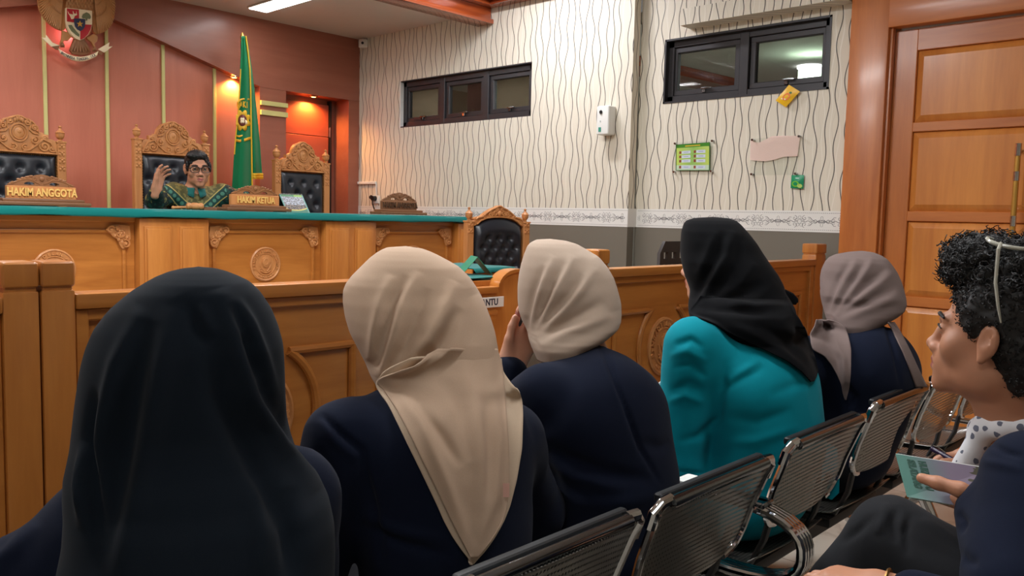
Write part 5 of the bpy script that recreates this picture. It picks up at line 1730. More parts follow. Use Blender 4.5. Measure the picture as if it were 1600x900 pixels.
class Fig:
    """a seated figure: local axes a (right), b (forward), c (up from the floor)"""
    def __init__(s, x, y, az, z0=0.0):
        s.R = frame(az); s.o = np.array([x, y, z0]); s.az = az
        s.j = {}
    def p(s, a, b, c): return s.o+s.R @ np.array([a, b, c], float)
    def set(s, **kw):
        for k, v in kw.items(): s.j[k] = np.array(v, float)
    def default(s, lean=0.0):
        P = s.p
        s.set(pelvis=P(0, -.03, .53), waist=P(0, -.06, .69), chest=P(0, -.045, .83), neck=P(0, -.005, .955), head=P(0, .075, 1.115),
              shL=P(-.165, -.02, .905), shR=P(.165, -.02, .905), elL=P(-.225, .06, .66), elR=P(.225, .06, .66),
              wrL=P(-.09, .27, .60), wrR=P(.09, .27, .60), hipL=P(-.09, -.01, .535), hipR=P(.09, -.01, .535),
              knL=P(-.10, .38, .53), knR=P(.10, .38, .53), anL=P(-.10, .38, .09), anR=P(.10, .38, .09), toL=P(-.11, .52, .035), toR=P(.11, .52, .035))


def skin_mat(name, col):
    t = NT(name); x, y, z, v = t.xyz()
    nz = t.n('ShaderNodeTexNoise'); nz.inputs['Scale'].default_value = 45; nz.inputs['Detail'].default_value = 4; t.l(v, nz.inputs['Vector'])
    n2 = t.n('ShaderNodeTexNoise'); n2.inputs['Scale'].default_value = 9; t.l(v, n2.inputs['Vector'])
    c = lin(col); a = (*[q*0.86 for q in c], 1); b = (min(1, c[0]*1.12), c[1]*1.08, c[2]*1.08, 1)
    f = t.math('ADD', t.math('MULTIPLY', nz.outputs[0], 0.5), t.math('MULTIPLY', n2.outputs[0], 0.5))
    t.set(t.mix(f, a, b), 0.5)
    t.b.inputs['Subsurface Weight'].default_value = 0.12; t.b.inputs['Subsurface Radius'].default_value = (0.012, 0.005, 0.003); t.b.inputs['Subsurface Scale'].default_value = 1.0
    t.bump(nz.outputs[0], 0.12, 0.002)
    return t.m


M['skin'] = skin_mat('warm_skin', (206, 152, 124))
M['skin_tan'] = skin_mat('tan_skin', (184, 130, 100))
M['lips'] = skin_mat('lip_skin', (164, 96, 86))
M['trousers'] = cloth('black_trousers', (36, 37, 40), 0.9, 600, 0.03)
M['skirt'] = cloth('black_skirt', (18, 18, 22), 0.95, 600, 0.03)
M['shoe'] = plain('black_shoe', (24, 23, 24), 0.35)
M['navy_suit'] = cloth('navy_suit_cloth', (17, 23, 40), 0.95, 700, 0.03)
M['teal_suit'] = cloth('teal_suit_cloth', (0, 130, 146), 0.85, 700, 0.03)
M['black_veil'] = cloth('black_crepe', (14, 21, 29), 0.95, 900, 0.03)
M['black_veil2'] = cloth('black_voile', (11, 12, 15), 0.95, 900, 0.03)
M['beige_veil'] = cloth('beige_crepe', (190, 163, 140), 0.92, 900, 0.06)
M['beige_lining'] = cloth('pale_beige_crepe', (206, 183, 158), 0.92, 900, 0.06)
M['stone_veil'] = cloth('stone_crepe', (184, 164, 147), 0.92, 900, 0.06)
M['taupe_veil'] = cloth('taupe_chiffon', (118, 102, 98), 0.85, 900, 0.06)


def body_prims(F, heads=1.0, hands=True, face=None, handspec=None):
    j = F.j; R = F.R
    ell = lambda c, r, k=0.03: EL(c, r, R, k)
    pr = [ell(j['pelvis'], (.145, .10, .10)), ell(j['waist'], (.125, .085, .12), .05), ell(j['chest'], (.135, .085, .13), .05),
          RC(j['chest']+np.array([0, 0, .05]), j['neck'], .06, .05, .04)]
    for q in 'LR':
        pr += [RC(j['neck']-np.array([0, 0, .03]), j['sh'+q], .042, .045, .04), RC(j['sh'+q], j['el'+q], .044, .036, .02), RC(j['el'+q], j['wr'+q], .036, .025, .02),
               RC(j['hip'+q], j['kn'+q], .075, .052, .03), RC(j['kn'+q], j['an'+q], .050, .034, .02), RC(j['an'+q], j['to'+q], .034, .026, .02)]
        if handspec and q in handspec: pr += hand_prims(j['wr'+q], **handspec[q])
        else:
            f = j['wr'+q]-j['el'+q]
            pr += hand_prims(j['wr'+q], f, (0, 0, -1), 1 if q == 'R' else -1)
    hf = face if face is not None else frame(F.az)
    pr += head_prims(j['head'], hf, heads, j['neck'])
    return pr


def jacket_prims(F, k=1.0, sh=0.060, arm=(.060, .054, .044), bulk=(1, 1, 1), cuff=0.92, collar=True, hem=True):
    j = F.j; R = F.R
    bx, by, bz = bulk
    ell = lambda c, r, kk=0.04: EL(c, (r[0]*bx, r[1]*by, r[2]*bz), R, kk)
    up = np.array([0, 0, 1.0])
    pr = [ell(j['chest'], (.168, .112, .14)), ell(j['waist'], (.160, .118, .15), .06)]
    if hem: pr.append(ell(j['pelvis']+up*.01, (.182, .148, .115), .07))
    pr.append(RC(j['chest']+up*.06, j['neck']-up*.015, .085, .058, .05))
    for q in 'LR':
        mid = j['neck']-up*.03
        pr += [RC(mid, j['sh'+q]-up*.004, .052, sh*.90, .04), RC(j['neck']-up*.045+(j['sh'+q]-j['neck'])*.35, j['sh'+q]+up*.022+(j['sh'+q]-mid)*.12, .040, .032, .022), RC(j['sh'+q], j['sh'+q]+(j['el'+q]-j['sh'+q])*.15, sh, sh, .025),
               RC(j['sh'+q], j['el'+q], arm[0], arm[1], .03), RC(j['el'+q], j['el'+q]+(j['wr'+q]-j['el'+q])*cuff, arm[1], arm[2], .025),
               RC(j['chest']+(j['sh'+q]-j['chest'])*.55, j['waist']+(j['sh'+q]-j['chest'])*.35, .085, .08, .05)]
    return pr


def leg_prims(F, r=(.092, .074, .056), cross=None):
    j = F.j
    pr = [EL(j['pelvis'], (.17, .13, .11), F.R, .05)]
    for q in 'LR': pr += [RC(j['hip'+q], j['kn'+q], r[0], r[1], .04), RC(j['kn'+q], j['an'+q]+np.array([0, 0, .02]), r[1]*.98, r[2], .03)]
    return pr


def cloth_from(prims, h, name, mat, par, seed=1, wr=0.006, lines=(), label=None, clip=None, wscale=7.0):
    V, Fq = sdf_mesh(prims, h)
    N = vnormals(V, Fq)
    n1 = vnoise(V*np.array([1, 1, 0.45]), wscale, seed); n2 = vnoise(V*np.array([1.0, 1.0, 0.6])+3.3, wscale*2.3, seed+5)
    V = V+N*(wr*(n1*0.7+0.3*(1-2*np.abs(n2))))[:, None]
    if lines:
        N = vnormals(V, Fq); V = folds(V, N, lines)
    if clip is not None:
        keep = ~clip(V[Fq].mean(1)); Fq = Fq[keep]
    o = link(name, to_mesh(name, V, Fq, mat), par, True, label)
    return o, V, Fq


def hijab(rows, n, m, name, mat, par, hole=None, lines=(), seed=3, wr=0.004, ex=2.15, skew=0.0):
    """head cloth built ring by ring: rows of (image row, left, right, distance, half depth); hole=(centre, R, half angles) leaves the face free"""
    rows = np.array(rows, float)
    rows = rows[np.argsort(rows[:, 0])]
    s = np.linspace(0, 1, len(rows)); u = np.linspace(0, 1, n)
    # smooth resampling
    def rs(c):
        y = np.interp(u, s, c)
        for _ in range(3): y[1:-1] = 0.25*y[:-2]+0.5*y[1:-1]+0.25*y[2:]
        return y
    py, L, Rr, t, b = [rs(rows[:, i]) for i in range(5)]
    V = []
    for i in range(n):
        c = D((L[i]+Rr[i])/2, py[i], t[i])
        a = (Rr[i]-L[i])/2*t[i]/FPX
        side = CR.copy(); side[2] = 0; side /= np.linalg.norm(side)
        dpt = c-CAM; dpt[2] = 0; dpt /= np.linalg.norm(dpt)
        side = np.array([dpt[1], -dpt[0], 0])
        rollup = (Rr[i]-L[i])/2*t[i]/FPX*0.0
        for k in range(m):
            an = 2*PI*k/m
            ca, sa = math.cos(an), math.sin(an)
            r = (abs(ca)**ex+abs(sa)**ex)**(-1/ex)
            V.append(c+side*(a*r*ca)+dpt*(b[i]*r*sa))
    V = np.array(V)
    F_ = []
    for i in range(n-1):
        for k in range(m):
            k2 = (k+1) % m
            F_.append((i*m+k, (i+1)*m+k, (i+1)*m+k2, i*m+k2))
    top = len(V); V = np.vstack([V, V[:m].mean(0)+np.array([0, 0, 0.001])])
    F_ = np.array(F_)
    cap = np.array([(k, (k+1) % m, top, top) for k in range(m)])
    # orient outwards
    N = vnormals(V, F_)
    cen = V.mean(0)
    if ((V-cen)*N).sum() < 0: F_ = F_[:, ::-1]; N = -N
    N[top] = (0, 0, 1)
    V = V+N*(wr*vnoise(V*np.array([1, 1, 0.4]), 8, seed))[:, None]
    V[:-1] = folds(V[:-1], N[:-1], lines)
    V[top] = V[:m].mean(0)+np.array([0, 0, 0.001])
    faces = [tuple(f) for f in F_]+[(f[0], f[1], f[2]) for f in cap]
    if hole is not None:
        hc, hR, h1, h2lo, h2hi = hole
        kp = []
        for f in faces:
            q = (V[list(f)].mean(0)-hc) @ hR
            az = math.atan2(q[0], q[1]); el = math.atan2(q[2], math.hypot(q[0], q[1]))
            zc = (h2hi+h2lo)/2; hz = (h2hi-h2lo)/2
            if (az/h1)**2+((el-zc)/hz)**2 < 1: continue
            kp.append(f)
        faces = kp
    me = bpy.data.meshes.new(name); me.from_pydata(V.tolist(), [], faces); me.materials.append(mat)
    b_ = bmesh.new(); b_.from_mesh(me)
    bmesh.ops.delete(b_, geom=[v for v in b_.verts if not v.link_faces], context='VERTS')
    bmesh.ops.recalc_face_normals(b_, faces=list(b_.faces)); b_.to_mesh(me); b_.free()
    me.polygons.foreach_set('use_smooth', [True]*len(me.polygons)); me.update()
    o = link(name, me, par)
    md = o.modifiers.new('thick', 'SOLIDIFY'); md.thickness = 0.0035; md.offset = -1
    quads = [tuple(f) for f in F_]
    return o, V, quads


def bvh_of(*parts):
    vs = []; fs = []
    for V, F_ in parts:
        o = len(vs); vs += [tuple(v) for v in V]; fs += [tuple(int(i)+o for i in f) for f in F_]
    return BVHTree.FromPolygons(vs, fs)


def seat_head(F, rows, dz=0.122, s=0.93, back=0.0):
    """put the head inside its veil"""
    rows = sorted(rows)
    z = D((rows[0][1]+rows[0][2])/2, rows[0][0], rows[0][3])[2]-dz
    r = min(rows, key=lambda q: abs((q[0]-rows[0][0])*q[3]/FPX-0.075))
    c = D((r[1]+r[2])/2, r[0], r[3])
    F.set(head=(c[0], c[1], z))
    n = F.j['neck']; F.set(neck=(n[0]*.5+c[0]*.5, n[1]*.5+c[1]*.5, n[2]))


def cape(rows, bvh, nr, nc, off, name, mat, par, lines=(), smooth=6, seed=9, wr=0.0025, thick=0.004, tfall=None, wave=0.0, rim=0.0, ramp=0.0, ramp_from=0.15):
    """a piece of cloth lying over what the tree holds; rows of (image row, left, right)"""
    rows = np.array(rows, float)
    ys = np.linspace(rows[0, 0], rows[-1, 0], nr)
    def sm(c):
        y = np.interp(ys, rows[:, 0], c)
        for _ in range(2): y[1:-1] = 0.25*y[:-2]+0.5*y[1:-1]+0.25*y[2:]
        return y
    L, Rr = sm(rows[:, 1]), sm(rows[:, 2])
    X = L[:, None]+(Rr-L)[:, None]*np.linspace(0, 1, nc)[None]; Y = np.repeat(ys[:, None], nc, 1)
    T = np.full((nr, nc), np.nan)
    for i in range(nr):
        for k in range(nc):
            d = ray(X[i, k], Y[i, k]); dl = np.linalg.norm(d)
            h = bvh.ray_cast(Vector(CAM), Vector(d/dl))
            if h[0] is not None: T[i, k] = (np.array(h[0])-CAM) @ CF
    # fill what missed from its neighbours
    for _ in range(400):
        m = np.isnan(T)
        if not m.any(): break
        Pd = np.pad(T, 1, constant_values=np.nan)
        nb = np.stack([Pd[:-2, 1:-1], Pd[2:, 1:-1], Pd[1:-1, :-2], Pd[1:-1, 2:]])
        with np.errstate(all='ignore'):
            import warnings; warnings.simplefilter('ignore'); av = np.nanmean(nb, 0)
        T = np.where(m, av, T)
    T0 = T.copy()
    for _ in range(smooth):
        Pd = np.pad(T, 1, mode='edge')
        T = np.minimum(T0, (Pd[:-2, 1:-1]+Pd[2:, 1:-1]+Pd[1:-1, :-2]+Pd[1:-1, 2:])/4)
    if ramp:
        fi = np.clip(np.linspace(0, 1, nr)/ramp, 0, 1)[:, None]; fi = fi*fi*(3-2*fi)
        cu_ = np.clip((np.linspace(0, 1, nc)-ramp_from)/0.25, 0, 1)[None]
        T = T-off*(1-cu_*(1-fi)*1.25)
    else:
        T = T-off
    if rim:
        ed = np.minimum(np.arange(nc)[None], (nc-1-np.arange(nc))[None])/nc
        T = T+rim*np.exp(-(ed/0.06))
    V = np.array([D(X[i, k], Y[i, k], T[i, k]) for i in range(nr) for k in range(nc)])
    F_ = np.array([(i*nc+k, (i+1)*nc+k, (i+1)*nc+k+1, i*nc+k+1) for i in range(nr-1) for k in range(nc-1)])
    N = vnormals(V, F_)
    if ((CAM-V)*N).sum() < 0: F_ = F_[:, ::-1]; N = -N
    V = V+N*(wr*vnoise(V*np.array([1, 1, 0.4]), 9, seed))[:, None]
    V = folds(V, N, lines)
    me = to_mesh(name, V, F_, mat)
    o = link(name, me, par)
    md = o.modifiers.new('thick', 'SOLIDIFY'); md.thickness = thick; md.offset = -1
    return o, V, F_


def lips_index(V, Fq, o, R, s):
    q = ((V[Fq].mean(1)-o) @ R)/s
    return ((np.abs(q[:, 0]) < 0.021-np.abs(q[:, 2]+0.065)*0.9) & (np.abs(q[:, 2]+0.0655) < 0.0105) & (q[:, 1] > 0.085)).astype(np.int32)


def eyes(o, R, s, par):
    for g in (-1, 1):
        c = np.array(o)+R @ (np.array([g*.031, .0764, .003])*s)
        b = MB(); b.sphere(c, 0.0118*s, 16, 12)
        e_ = b.build('eye', plain('eye_white', (226, 220, 212), 0.2) if 'eye_white' not in M else M['eye_white'], par)
        f = R @ np.array([0, 1, 0]); p = c+f*0.0098*s
        MB().lathe([(0.0056*s, -0.0004), (0.0050*s, 0.0010*s), (0.001, 0.0022*s)], Matrix.Translation(p) @ rot_to(f).to_4x4(), 14).build('iris', plain('iris_brown', (36, 22, 16), 0.15), e_)


def person(name, label, F, skin, h=0.006, heads=0.93, face=None, handspec=None, group=None):
    hf = face if face is not None else frame(F.az)
    V, Fq = sdf_mesh(body_prims(F, heads, True, hf, handspec), h)
    mi = lips_index(V, Fq, F.j['head'], hf, heads)
    me = to_mesh('person', V, Fq, [skin, M['lips']], True, mi)
    o = link('person', me, None, True, label, 'person', group)
    return o, V, Fq
# ================================================================== THE FIVE WOMEN IN THE FRONT ROW
def common(F, par, seed, legs=True):
    cloth_from(leg_prims(F, (.098, .080, .062)), 0.010, 'skirt', M['skirt'], par, seed, 0.006)
    j = F.j
    for q in 'LR':
        V, f = sdf_mesh([RC(j['an'+q]+np.array([0, 0, -.03]), j['to'+q], .040, .034, .02), RC(j['an'+q]+np.array([0, 0, .0]), j['an'+q]+np.array([0, 0, -.05]), .042, .042, .02)], 0.008)
        V[:, 2] = np.maximum(V[:, 2], 0.002)
        link('shoe', to_mesh('shoe', V, f, M['shoe']), par)


# ---- nearest: black veil over a navy jacket
R1 = [(417, 303, 317, 1.18, .012), (419, 285, 335, 1.18, .034), (424, 266, 352, 1.18, .055), (432, 248, 370, 1.18, .074), (440, 235, 385, 1.18, .088), (455, 213, 400, 1.18, .102), (483, 183, 417, 1.18, .115), (511, 163, 427, 1.175, .122),
      (539, 152, 434, 1.17, .126), (567, 145, 436, 1.165, .126), (622, 137, 438, 1.155, .124), (661, 133, 442, 1.15, .124), (690, 130, 449, 1.145, .126), (711, 126, 456, 1.14, .128), (733, 122, 470, 1.135, .132), (761, 122, 492, 1.13, .136),
      (789, 124, 508, 1.12, .140), (830, 122, 517, 1.11, .146), (880, 112, 518, 1.10, .152), (950, 100, 515, 1.09, .156), (1020, 95, 512, 1.08, .158)]
F1 = Fig(.54, 1.16, 20); F1.default()
F1.set(shL=F1.p(-.20, -.03, .768), shR=F1.p(.15, -.04, .855), elL=F1.p(-.30, .08, .66), elR=F1.p(.19, .06, .64), wrR=F1.p(-.08, .30, .58), wrL=F1.p(-.14, .30, .58))
seat_head(F1, R1)
w1, V, f = person('person', 'woman in a plain black veil and navy jacket, nearest the camera, seen from behind', F1, M['skin'])
common(F1, w1, 11)
j1, J1V, J1F = cloth_from(jacket_prims(F1, sh=0.066, arm=(.068, .060, .046)), 0.007, 'jacket', M['navy_suit'], w1, 21, 0.006,
    [(-0.012, 10, [(125, 820), (140, 850), (128, 890)]), (0.008, 12, [(60, 815), (20, 860), (-30, 900)])])
hf = frame(20)
hijab(R1, 160, 160, 'veil', M['black_veil'], w1, (F1.j['head'], hf, .62, -.85, .55), [
    (0.020, 18, [(345, 450), (368, 540), (395, 620), (440, 690), (500, 765)]), (-0.017, 17, [(375, 520), (412, 620), (455, 680), (500, 725)]), (-0.014, 18, [(325, 520), (345, 620), (395, 720), (450, 830), (470, 910)]),
    (0.018, 22, [(272, 480), (248, 590), (226, 700), (204, 800), (175, 910)]), (-0.018, 24, [(230, 500), (208, 630), (190, 760), (150, 910)]), (0.013, 14, [(222, 480), (184, 570), (156, 690), (142, 800)]),
    (-0.018, 9, [(150, 610), (142, 690), (146, 760), (150, 850)]), (0.013, 9, [(134, 690), (128, 760), (132, 830)]), (0.009, 9, [(368, 465), (390, 505), (412, 560), (440, 650)]), (-0.009, 8, [(358, 475), (380, 525), (404, 590)]),
    (-0.006, 14, [(285, 460), (308, 515), (330, 535)]), (0.006, 10, [(310, 475), (330, 530)]), (0.008, 14, [(395, 740), (408, 830), (405, 910)]), (-0.010, 14, [(448, 760), (456, 840), (452, 910)])], 5, 0.003, 2.1)

# ---- second: beige veil with a long point, navy jacket
R2 = [(386, 628, 640, 1.62, .012), (388, 605, 660, 1.62, .035), (392, 596, 672, 1.62, .052), (397, 588, 684, 1.62, .064), (405, 578, 700, 1.62, .078), (415, 568, 718, 1.62, .090), (432, 551, 735, 1.62, .104), (444, 542, 743, 1.62, .112), (455, 538, 750, 1.62, .117), (472, 537.5, 757, 1.615, .122),
      (496, 541, 765, 1.61, .124), (519, 548, 771, 1.605, .122), (542, 560, 776, 1.60, .118), (565, 572, 781, 1.595, .112), (585, 580, 784, 1.585, .108), (602, 590, 787, 1.575, .105), (625, 600, 784, 1.565, .10), (660, 615, 780, 1.55, .09)]
F2 = Fig(1.03, 1.16, 12); F2.default()
F2.set(shL=F2.p(-.180, .0, .885), shR=F2.p(.150, -.03, .845), elL=F2.p(-.255, .0, .60), elR=F2.p(.27, .04, .66), head=F2.p(-.015, .07, 1.105))
hf2 = frame(-8, -12)
seat_head(F2, R2)
w2, V, f = person('person', 'woman in a beige veil with a long back point over a navy jacket', F2, M['skin'], face=hf2)
common(F2, w2, 12)
j2, J2V, J2F = cloth_from(jacket_prims(F2, sh=0.060, arm=(.064, .060, .048), bulk=(1.04, 1.1, 1)), 0.006, 'jacket', M['navy_suit'], w2, 22, 0.005,
    [(-0.010, 5, [(500, 645), (535, 680), (572, 710)]), (0.006, 8, [(500, 655), (525, 690), (560, 720)]), (-0.009, 6, [(562, 695), (575, 760), (590, 820), (596, 890)]), (-0.006, 9, [(500, 700), (520, 760), (505, 820)]), (0.006, 9, [(560, 800), (620, 830), (700, 845)]), (-0.007, 8, [(560, 820), (630, 850), (710, 870)])])
h2, H2V, H2F = hijab(R2, 150, 150, 'veil', M['beige_veil'], w2, (F2.j['head'], hf2, .62, -.85, .45), [
    (0.013, 9, [(655, 425), (632, 470), (618, 520), (606, 560), (592, 592)]), (-0.012, 7, [(668, 450), (650, 500), (632, 545), (606, 586)]), (-0.011, 7, [(636, 430), (612, 475), (598, 525), (588, 575)]),
    (0.010, 8, [(612, 430), (594, 475), (586, 520), (580, 565)]), (0.017, 12, [(712, 440), (690, 490), (668, 530), (640, 562), (598, 592)]), (-0.016, 10, [(718, 480), (700, 520), (684, 545), (655, 566)]), (0.008, 14, [(745, 460), (764, 520), (772, 590)]), (-0.006, 16, [(735, 450), (742, 500), (740, 540)])], 6, 0.002, 2.2)
tree2 = bvh_of((J2V, J2F), (H2V, H2F))
u2 = [(560, 640, 784), (580, 600, 786), (600, 584, 800), (612, 592, 812), (626, 604, 816), (650, 616, 817.5), (700, 640, 816), (750, 664, 808), (790, 683, 798), (815, 694, 788), (840, 708, 774), (860, 722, 760), (878, 736, 744), (882, 738, 741)]
cape(u2, tree2, 80, 46, 0.010, 'veil_lining', M['beige_lining'], w2, (), 10, 8, 0.002, ramp=.25)
t2 = [(545, 684, 776), (556, 668, 780), (566, 646, 783), (576, 622, 785), (586, 600, 786), (597, 585, 787), (612, 602, 789), (640, 620, 791), (680, 641, 794), (720, 660, 796), (760, 680, 796), (790, 694, 793), (815, 706, 786), (840, 719, 771), (860, 730, 756), (872, 736, 746)]
cape(t2, tree2, 90, 54, 0.019, 'veil_point', M['beige_veil'], w2, [
    (0.010, 8, [(590, 592), (640, 572), (690, 552)]), (-0.008, 9, [(640, 620), (690, 680), (720, 730)]), (0.006, 10, [(620, 610), (660, 660), (700, 760), (735, 860)]), (0.007, 12, [(720, 560), (745, 640), (752, 740), (742, 840)]), (-0.006, 12, [(690, 590), (720, 640), (735, 720)]), (0.005, 8, [(770, 600), (780, 680), (772, 780), (748, 850)]), (-0.006, 9, [(755, 620), (766, 700), (762, 780)])], 14, 9, 0.003, ramp=.22, ramp_from=.22)
q = AT(790, 766, 0, 0) if False else None
tq = tree2.ray_cast(Vector(CAM), Vector(ray(791, 766)).normalized())
if tq[0] is not None:
    p0 = Vector(tq[0])-Vector(ray(791, 766)).normalized()*0.034
    sd = Vector(CR); up = Vector(CU)
    b = MB(); r0, r1 = 0.0055, 0.012
    vs = [p0-sd*r0-up*r1, p0+sd*r0-up*r1, p0+sd*r0+up*r1, p0-sd*r0+up*r1]; nv = Vector(ray(791, 766)).normalized()*0.0015
    b.add(vs+[v+nv for v in vs], [(0, 1, 2, 3), (7, 6, 5, 4), (0, 4, 5, 1), (1, 5, 6, 2), (2, 6, 7, 3), (3, 7, 4, 0)])
    b.build('veil_label', plain('pale_pink_label', (226, 176, 160), 0.6), w2)

# ---- third: stone veil tucked into a navy jacket, left hand raised to her face
R3 = [(373.5, 853, 866, 2.02, .012), (375, 838, 884, 2.02, .035), (380, 829, 902, 2.02, .058), (386, 824, 913, 2.02, .072), (399, 819, 935, 2.02, .092), (416, 814, 949, 2.02, .108), (432, 811, 958, 2.02, .118), (449, 809, 964, 2.02, .125), (471, 809, 970, 2.02, .128), (488, 811, 971, 2.015, .128),
      (500, 815, 970, 2.01, .126), (511, 820, 966, 2.00, .122), (521, 824, 956, 1.985, .116), (531, 826, 944, 1.97, .108), (542, 830, 925, 1.96, .10), (560, 838, 915, 1.96, .09)]
F3 = Fig(1.55, 1.15, 8); F3.default()
hw = D(797, 578, 2.06)
F3.set(shL=F3.p(-.185, .0, .895), shR=F3.p(.055, -.03, .84), elL=D(792, 640, 1.98)+np.array([0, 0.05, -.04]), wrL=hw, elR=F3.p(.145, .02, .62), chest=F3.p(-.055, -.045, .83), waist=F3.p(-.03, -.06, .69), pelvis=F3.p(-.02, -.03, .53), head=F3.p(-.005, .085, 1.12))
hf3 = frame(-12, -4)
fd = D(826, 508, 2.10)-D(797, 578, 2.06)
seat_head(F3, R3)
w3, V, f = person('person', 'woman in a pale stone veil and navy jacket holding a hand to her face', F3, M['skin'], 0.004, face=hf3,
    handspec={'L': dict(fdir=fd, pn=-CF+CR*0.35, thumb_side=-1, curl=(0.10, 0.5, 0.75, 0.85), s=1.0, spread=0.16, thumb=(0.35, 0.5))})
common(F3, w3, 13)
j3, J3V, J3F = cloth_from(jacket_prims(F3, sh=0.060, arm=(.062, .058, .046), bulk=(1.02, 1.18, 1.02)), 0.006, 'jacket', M['navy_suit'], w3, 23, 0.004,
    [(-0.009, 4, [(935, 535), (948, 560), (975, 630), (1000, 700), (1035, 760)]), (-0.010, 12, [(850, 690), (880, 715), (950, 740), (1030, 752)]), (0.009, 12, [(845, 715), (900, 745), (980, 765)]), (-0.007, 10, [(845, 700), (865, 740), (880, 800)]), (0.006, 12, [(880, 780), (950, 790), (1030, 775)]), (-0.005, 10, [(1000, 690), (1030, 700), (1048, 690)])])
h3, H3V, H3F = hijab(R3, 130, 140, 'veil', M['stone_veil'], w3, (F3.j['head'], hf3, .60, -.80, .45), [
    (0.009, 6, [(866, 400), (850, 440), (838, 480), (830, 520)]), (-0.008, 5, [(850, 415), (834, 455), (824, 500), (824, 525)]), (0.011, 7, [(898, 400), (876, 440), (858, 480), (836, 525)]), (-0.011, 6, [(884, 410), (862, 450), (846, 485), (830, 520)]),
    (0.012, 8, [(930, 420), (905, 455), (875, 490), (836, 533)]), (-0.012, 7, [(912, 430), (886, 465), (862, 492), (838, 524)]), (-0.009, 8, [(945, 470), (910, 490), (875, 510), (845, 535)]), (0.009, 9, [(955, 490), (915, 510), (875, 525), (842, 540)]), (0.007, 12, [(925, 400), (950, 440), (962, 485)])], 7, 0.002, 2.2)

# ---- fourth: black veil with point over a teal jacket
R4 = [(339.5, 1105, 1122, 2.36, .012), (341, 1085, 1140, 2.36, .040), (345, 1073, 1150, 2.36, .062), (350, 1069, 1156, 2.36, .076), (362, 1065.5, 1167, 2.36, .095), (378, 1064.5, 1180, 2.36, .108), (394, 1064, 1190, 2.36, .115), (410, 1065.5, 1201, 2.35, .118), (427, 1069, 1213, 2.345, .118), (443, 1075, 1221, 2.34, .116), (455, 1079, 1224, 2.33, .114), (465, 1078, 1230, 2.32, .113), (478, 1076, 1237, 2.30, .113), (490, 1076, 1240, 2.28, .113), (510, 1080, 1238, 2.27, .11), (540, 1090, 1230, 2.27, .10)]
F4 = Fig(2.09, 1.11, -2); F4.default()
F4.set(chest=F4.p(.01, -.085, .83), waist=F4.p(.02, -.10, .69), shL=F4.p(-.165, .035, .955), shR=F4.p(.19, -.05, .91), elL=F4.p(-.168, .07, .62), elR=F4.p(.27, -.03, .66), head=F4.p(0, .085, 1.165), neck=F4.p(0, 0, .98), wrL=F4.p(-.10, .34, .62))
hf4 = frame(-14, -6)
seat_head(F4, R4)
w4, V, f = person('person', 'woman in a black pointed veil and bright teal jacket', F4, M['skin'], 0.005, face=hf4)
common(F4, w4, 14)
j4, J4V, J4F = cloth_from(jacket_prims(F4, sh=0.066, arm=(.074, .070, .048), bulk=(1.12, 1.22, 1.05)), 0.006, 'jacket', M['teal_suit'], w4, 24, 0.004,
    [(-0.008, 5, [(1052, 540), (1080, 530), (1100, 545)]), (-0.007, 5, [(1050, 575), (1080, 570), (1105, 590)]), (0.007, 6, [(1046, 558), (1075, 548), (1105, 566)]), (-0.008, 6, [(1046, 612), (1075, 600), (1100, 610)]), (0.007, 6, [(1044, 630), (1070, 618), (1100, 630)]), (-0.010, 6, [(1060, 690), (1095, 680), (1122, 655), (1130, 600), (1135, 560)]),
     (-0.007, 6, [(1130, 610), (1160, 590), (1195, 572)]), (0.006, 8, [(1135, 600), (1165, 580), (1190, 560)]), (-0.006, 8, [(1130, 650), (1180, 660), (1240, 640)]), (0.006, 9, [(1120, 690), (1180, 690), (1250, 665)]), (-0.005, 9, [(1200, 620), (1245, 600), (1275, 590)]), (-0.005, 4, [(1050, 735), (1080, 740), (1110, 740)]), (-0.005, 4, [(1050, 745), (1080, 750), (1105, 752)])])
h4, H4V, H4F = hijab(R4, 120, 120, 'veil', M['black_veil2'], w4, (F4.j['head'], hf4, .62, -.95, .45), [
    (0.010, 7, [(1145, 360), (1135, 400), (1112, 440), (1092, 480)]), (-0.010, 7, [(1132, 360), (1118, 400), (1098, 440), (1084, 470)]), (-0.009, 7, [(1160, 370), (1150, 410), (1125, 450), (1098, 485)]), (0.007, 8, [(1120, 362), (1106, 400), (1090, 440)]), (0.008, 8, [(1180, 410), (1160, 440), (1125, 468)]), (-0.008, 7, [(1190, 440), (1160, 462), (1110, 474)]), (0.007, 9, [(1212, 440), (1185, 465), (1140, 480)])], 8, 0.003, 2.2)
tree4 = bvh_of((J4V, J4F), (H4V, H4F))
c4 = [(462, 1095, 1229), (474, 1086, 1236), (484, 1076, 1241), (490, 1076, 1244), (498, 1102, 1250), (506, 1118, 1254), (520, 1140, 1261), (536, 1172, 1266), (550, 1202, 1271), (565, 1230, 1276), (580, 1250, 1279), (590, 1262, 1276), (596, 1268, 1272)]
cape(c4, tree4, 70, 60, 0.022, 'veil_point', M['black_veil2'], w4, [
    (0.009, 6, [(1090, 472), (1130, 472), (1180, 480), (1225, 475)]), (-0.008, 6, [(1100, 482), (1140, 484), (1200, 490)]), (0.008, 8, [(1130, 500), (1190, 530), (1240, 565), (1265, 590)]), (-0.007, 8, [(1180, 505), (1225, 530), (1255, 570)]), (0.006, 8, [(1215, 500), (1250, 530), (1268, 575)])], 12, 10, 0.003, ramp=.12, ramp_from=.0)
b = MB()
tq = D(1236, 466, 2.30)
for pts in ([(1224, 458), (1236, 464), (1244, 470), (1246, 473)], [(1226, 462), (1238, 470), (1245, 472)]):
    b.tube([D(x, y, 2.32) for x, y in pts], [0.012, 0.012, 0.008, 0.003][:len(pts)], 8, flat=0.5)
b.build('veil_tie', M['black_veil2'], w4)
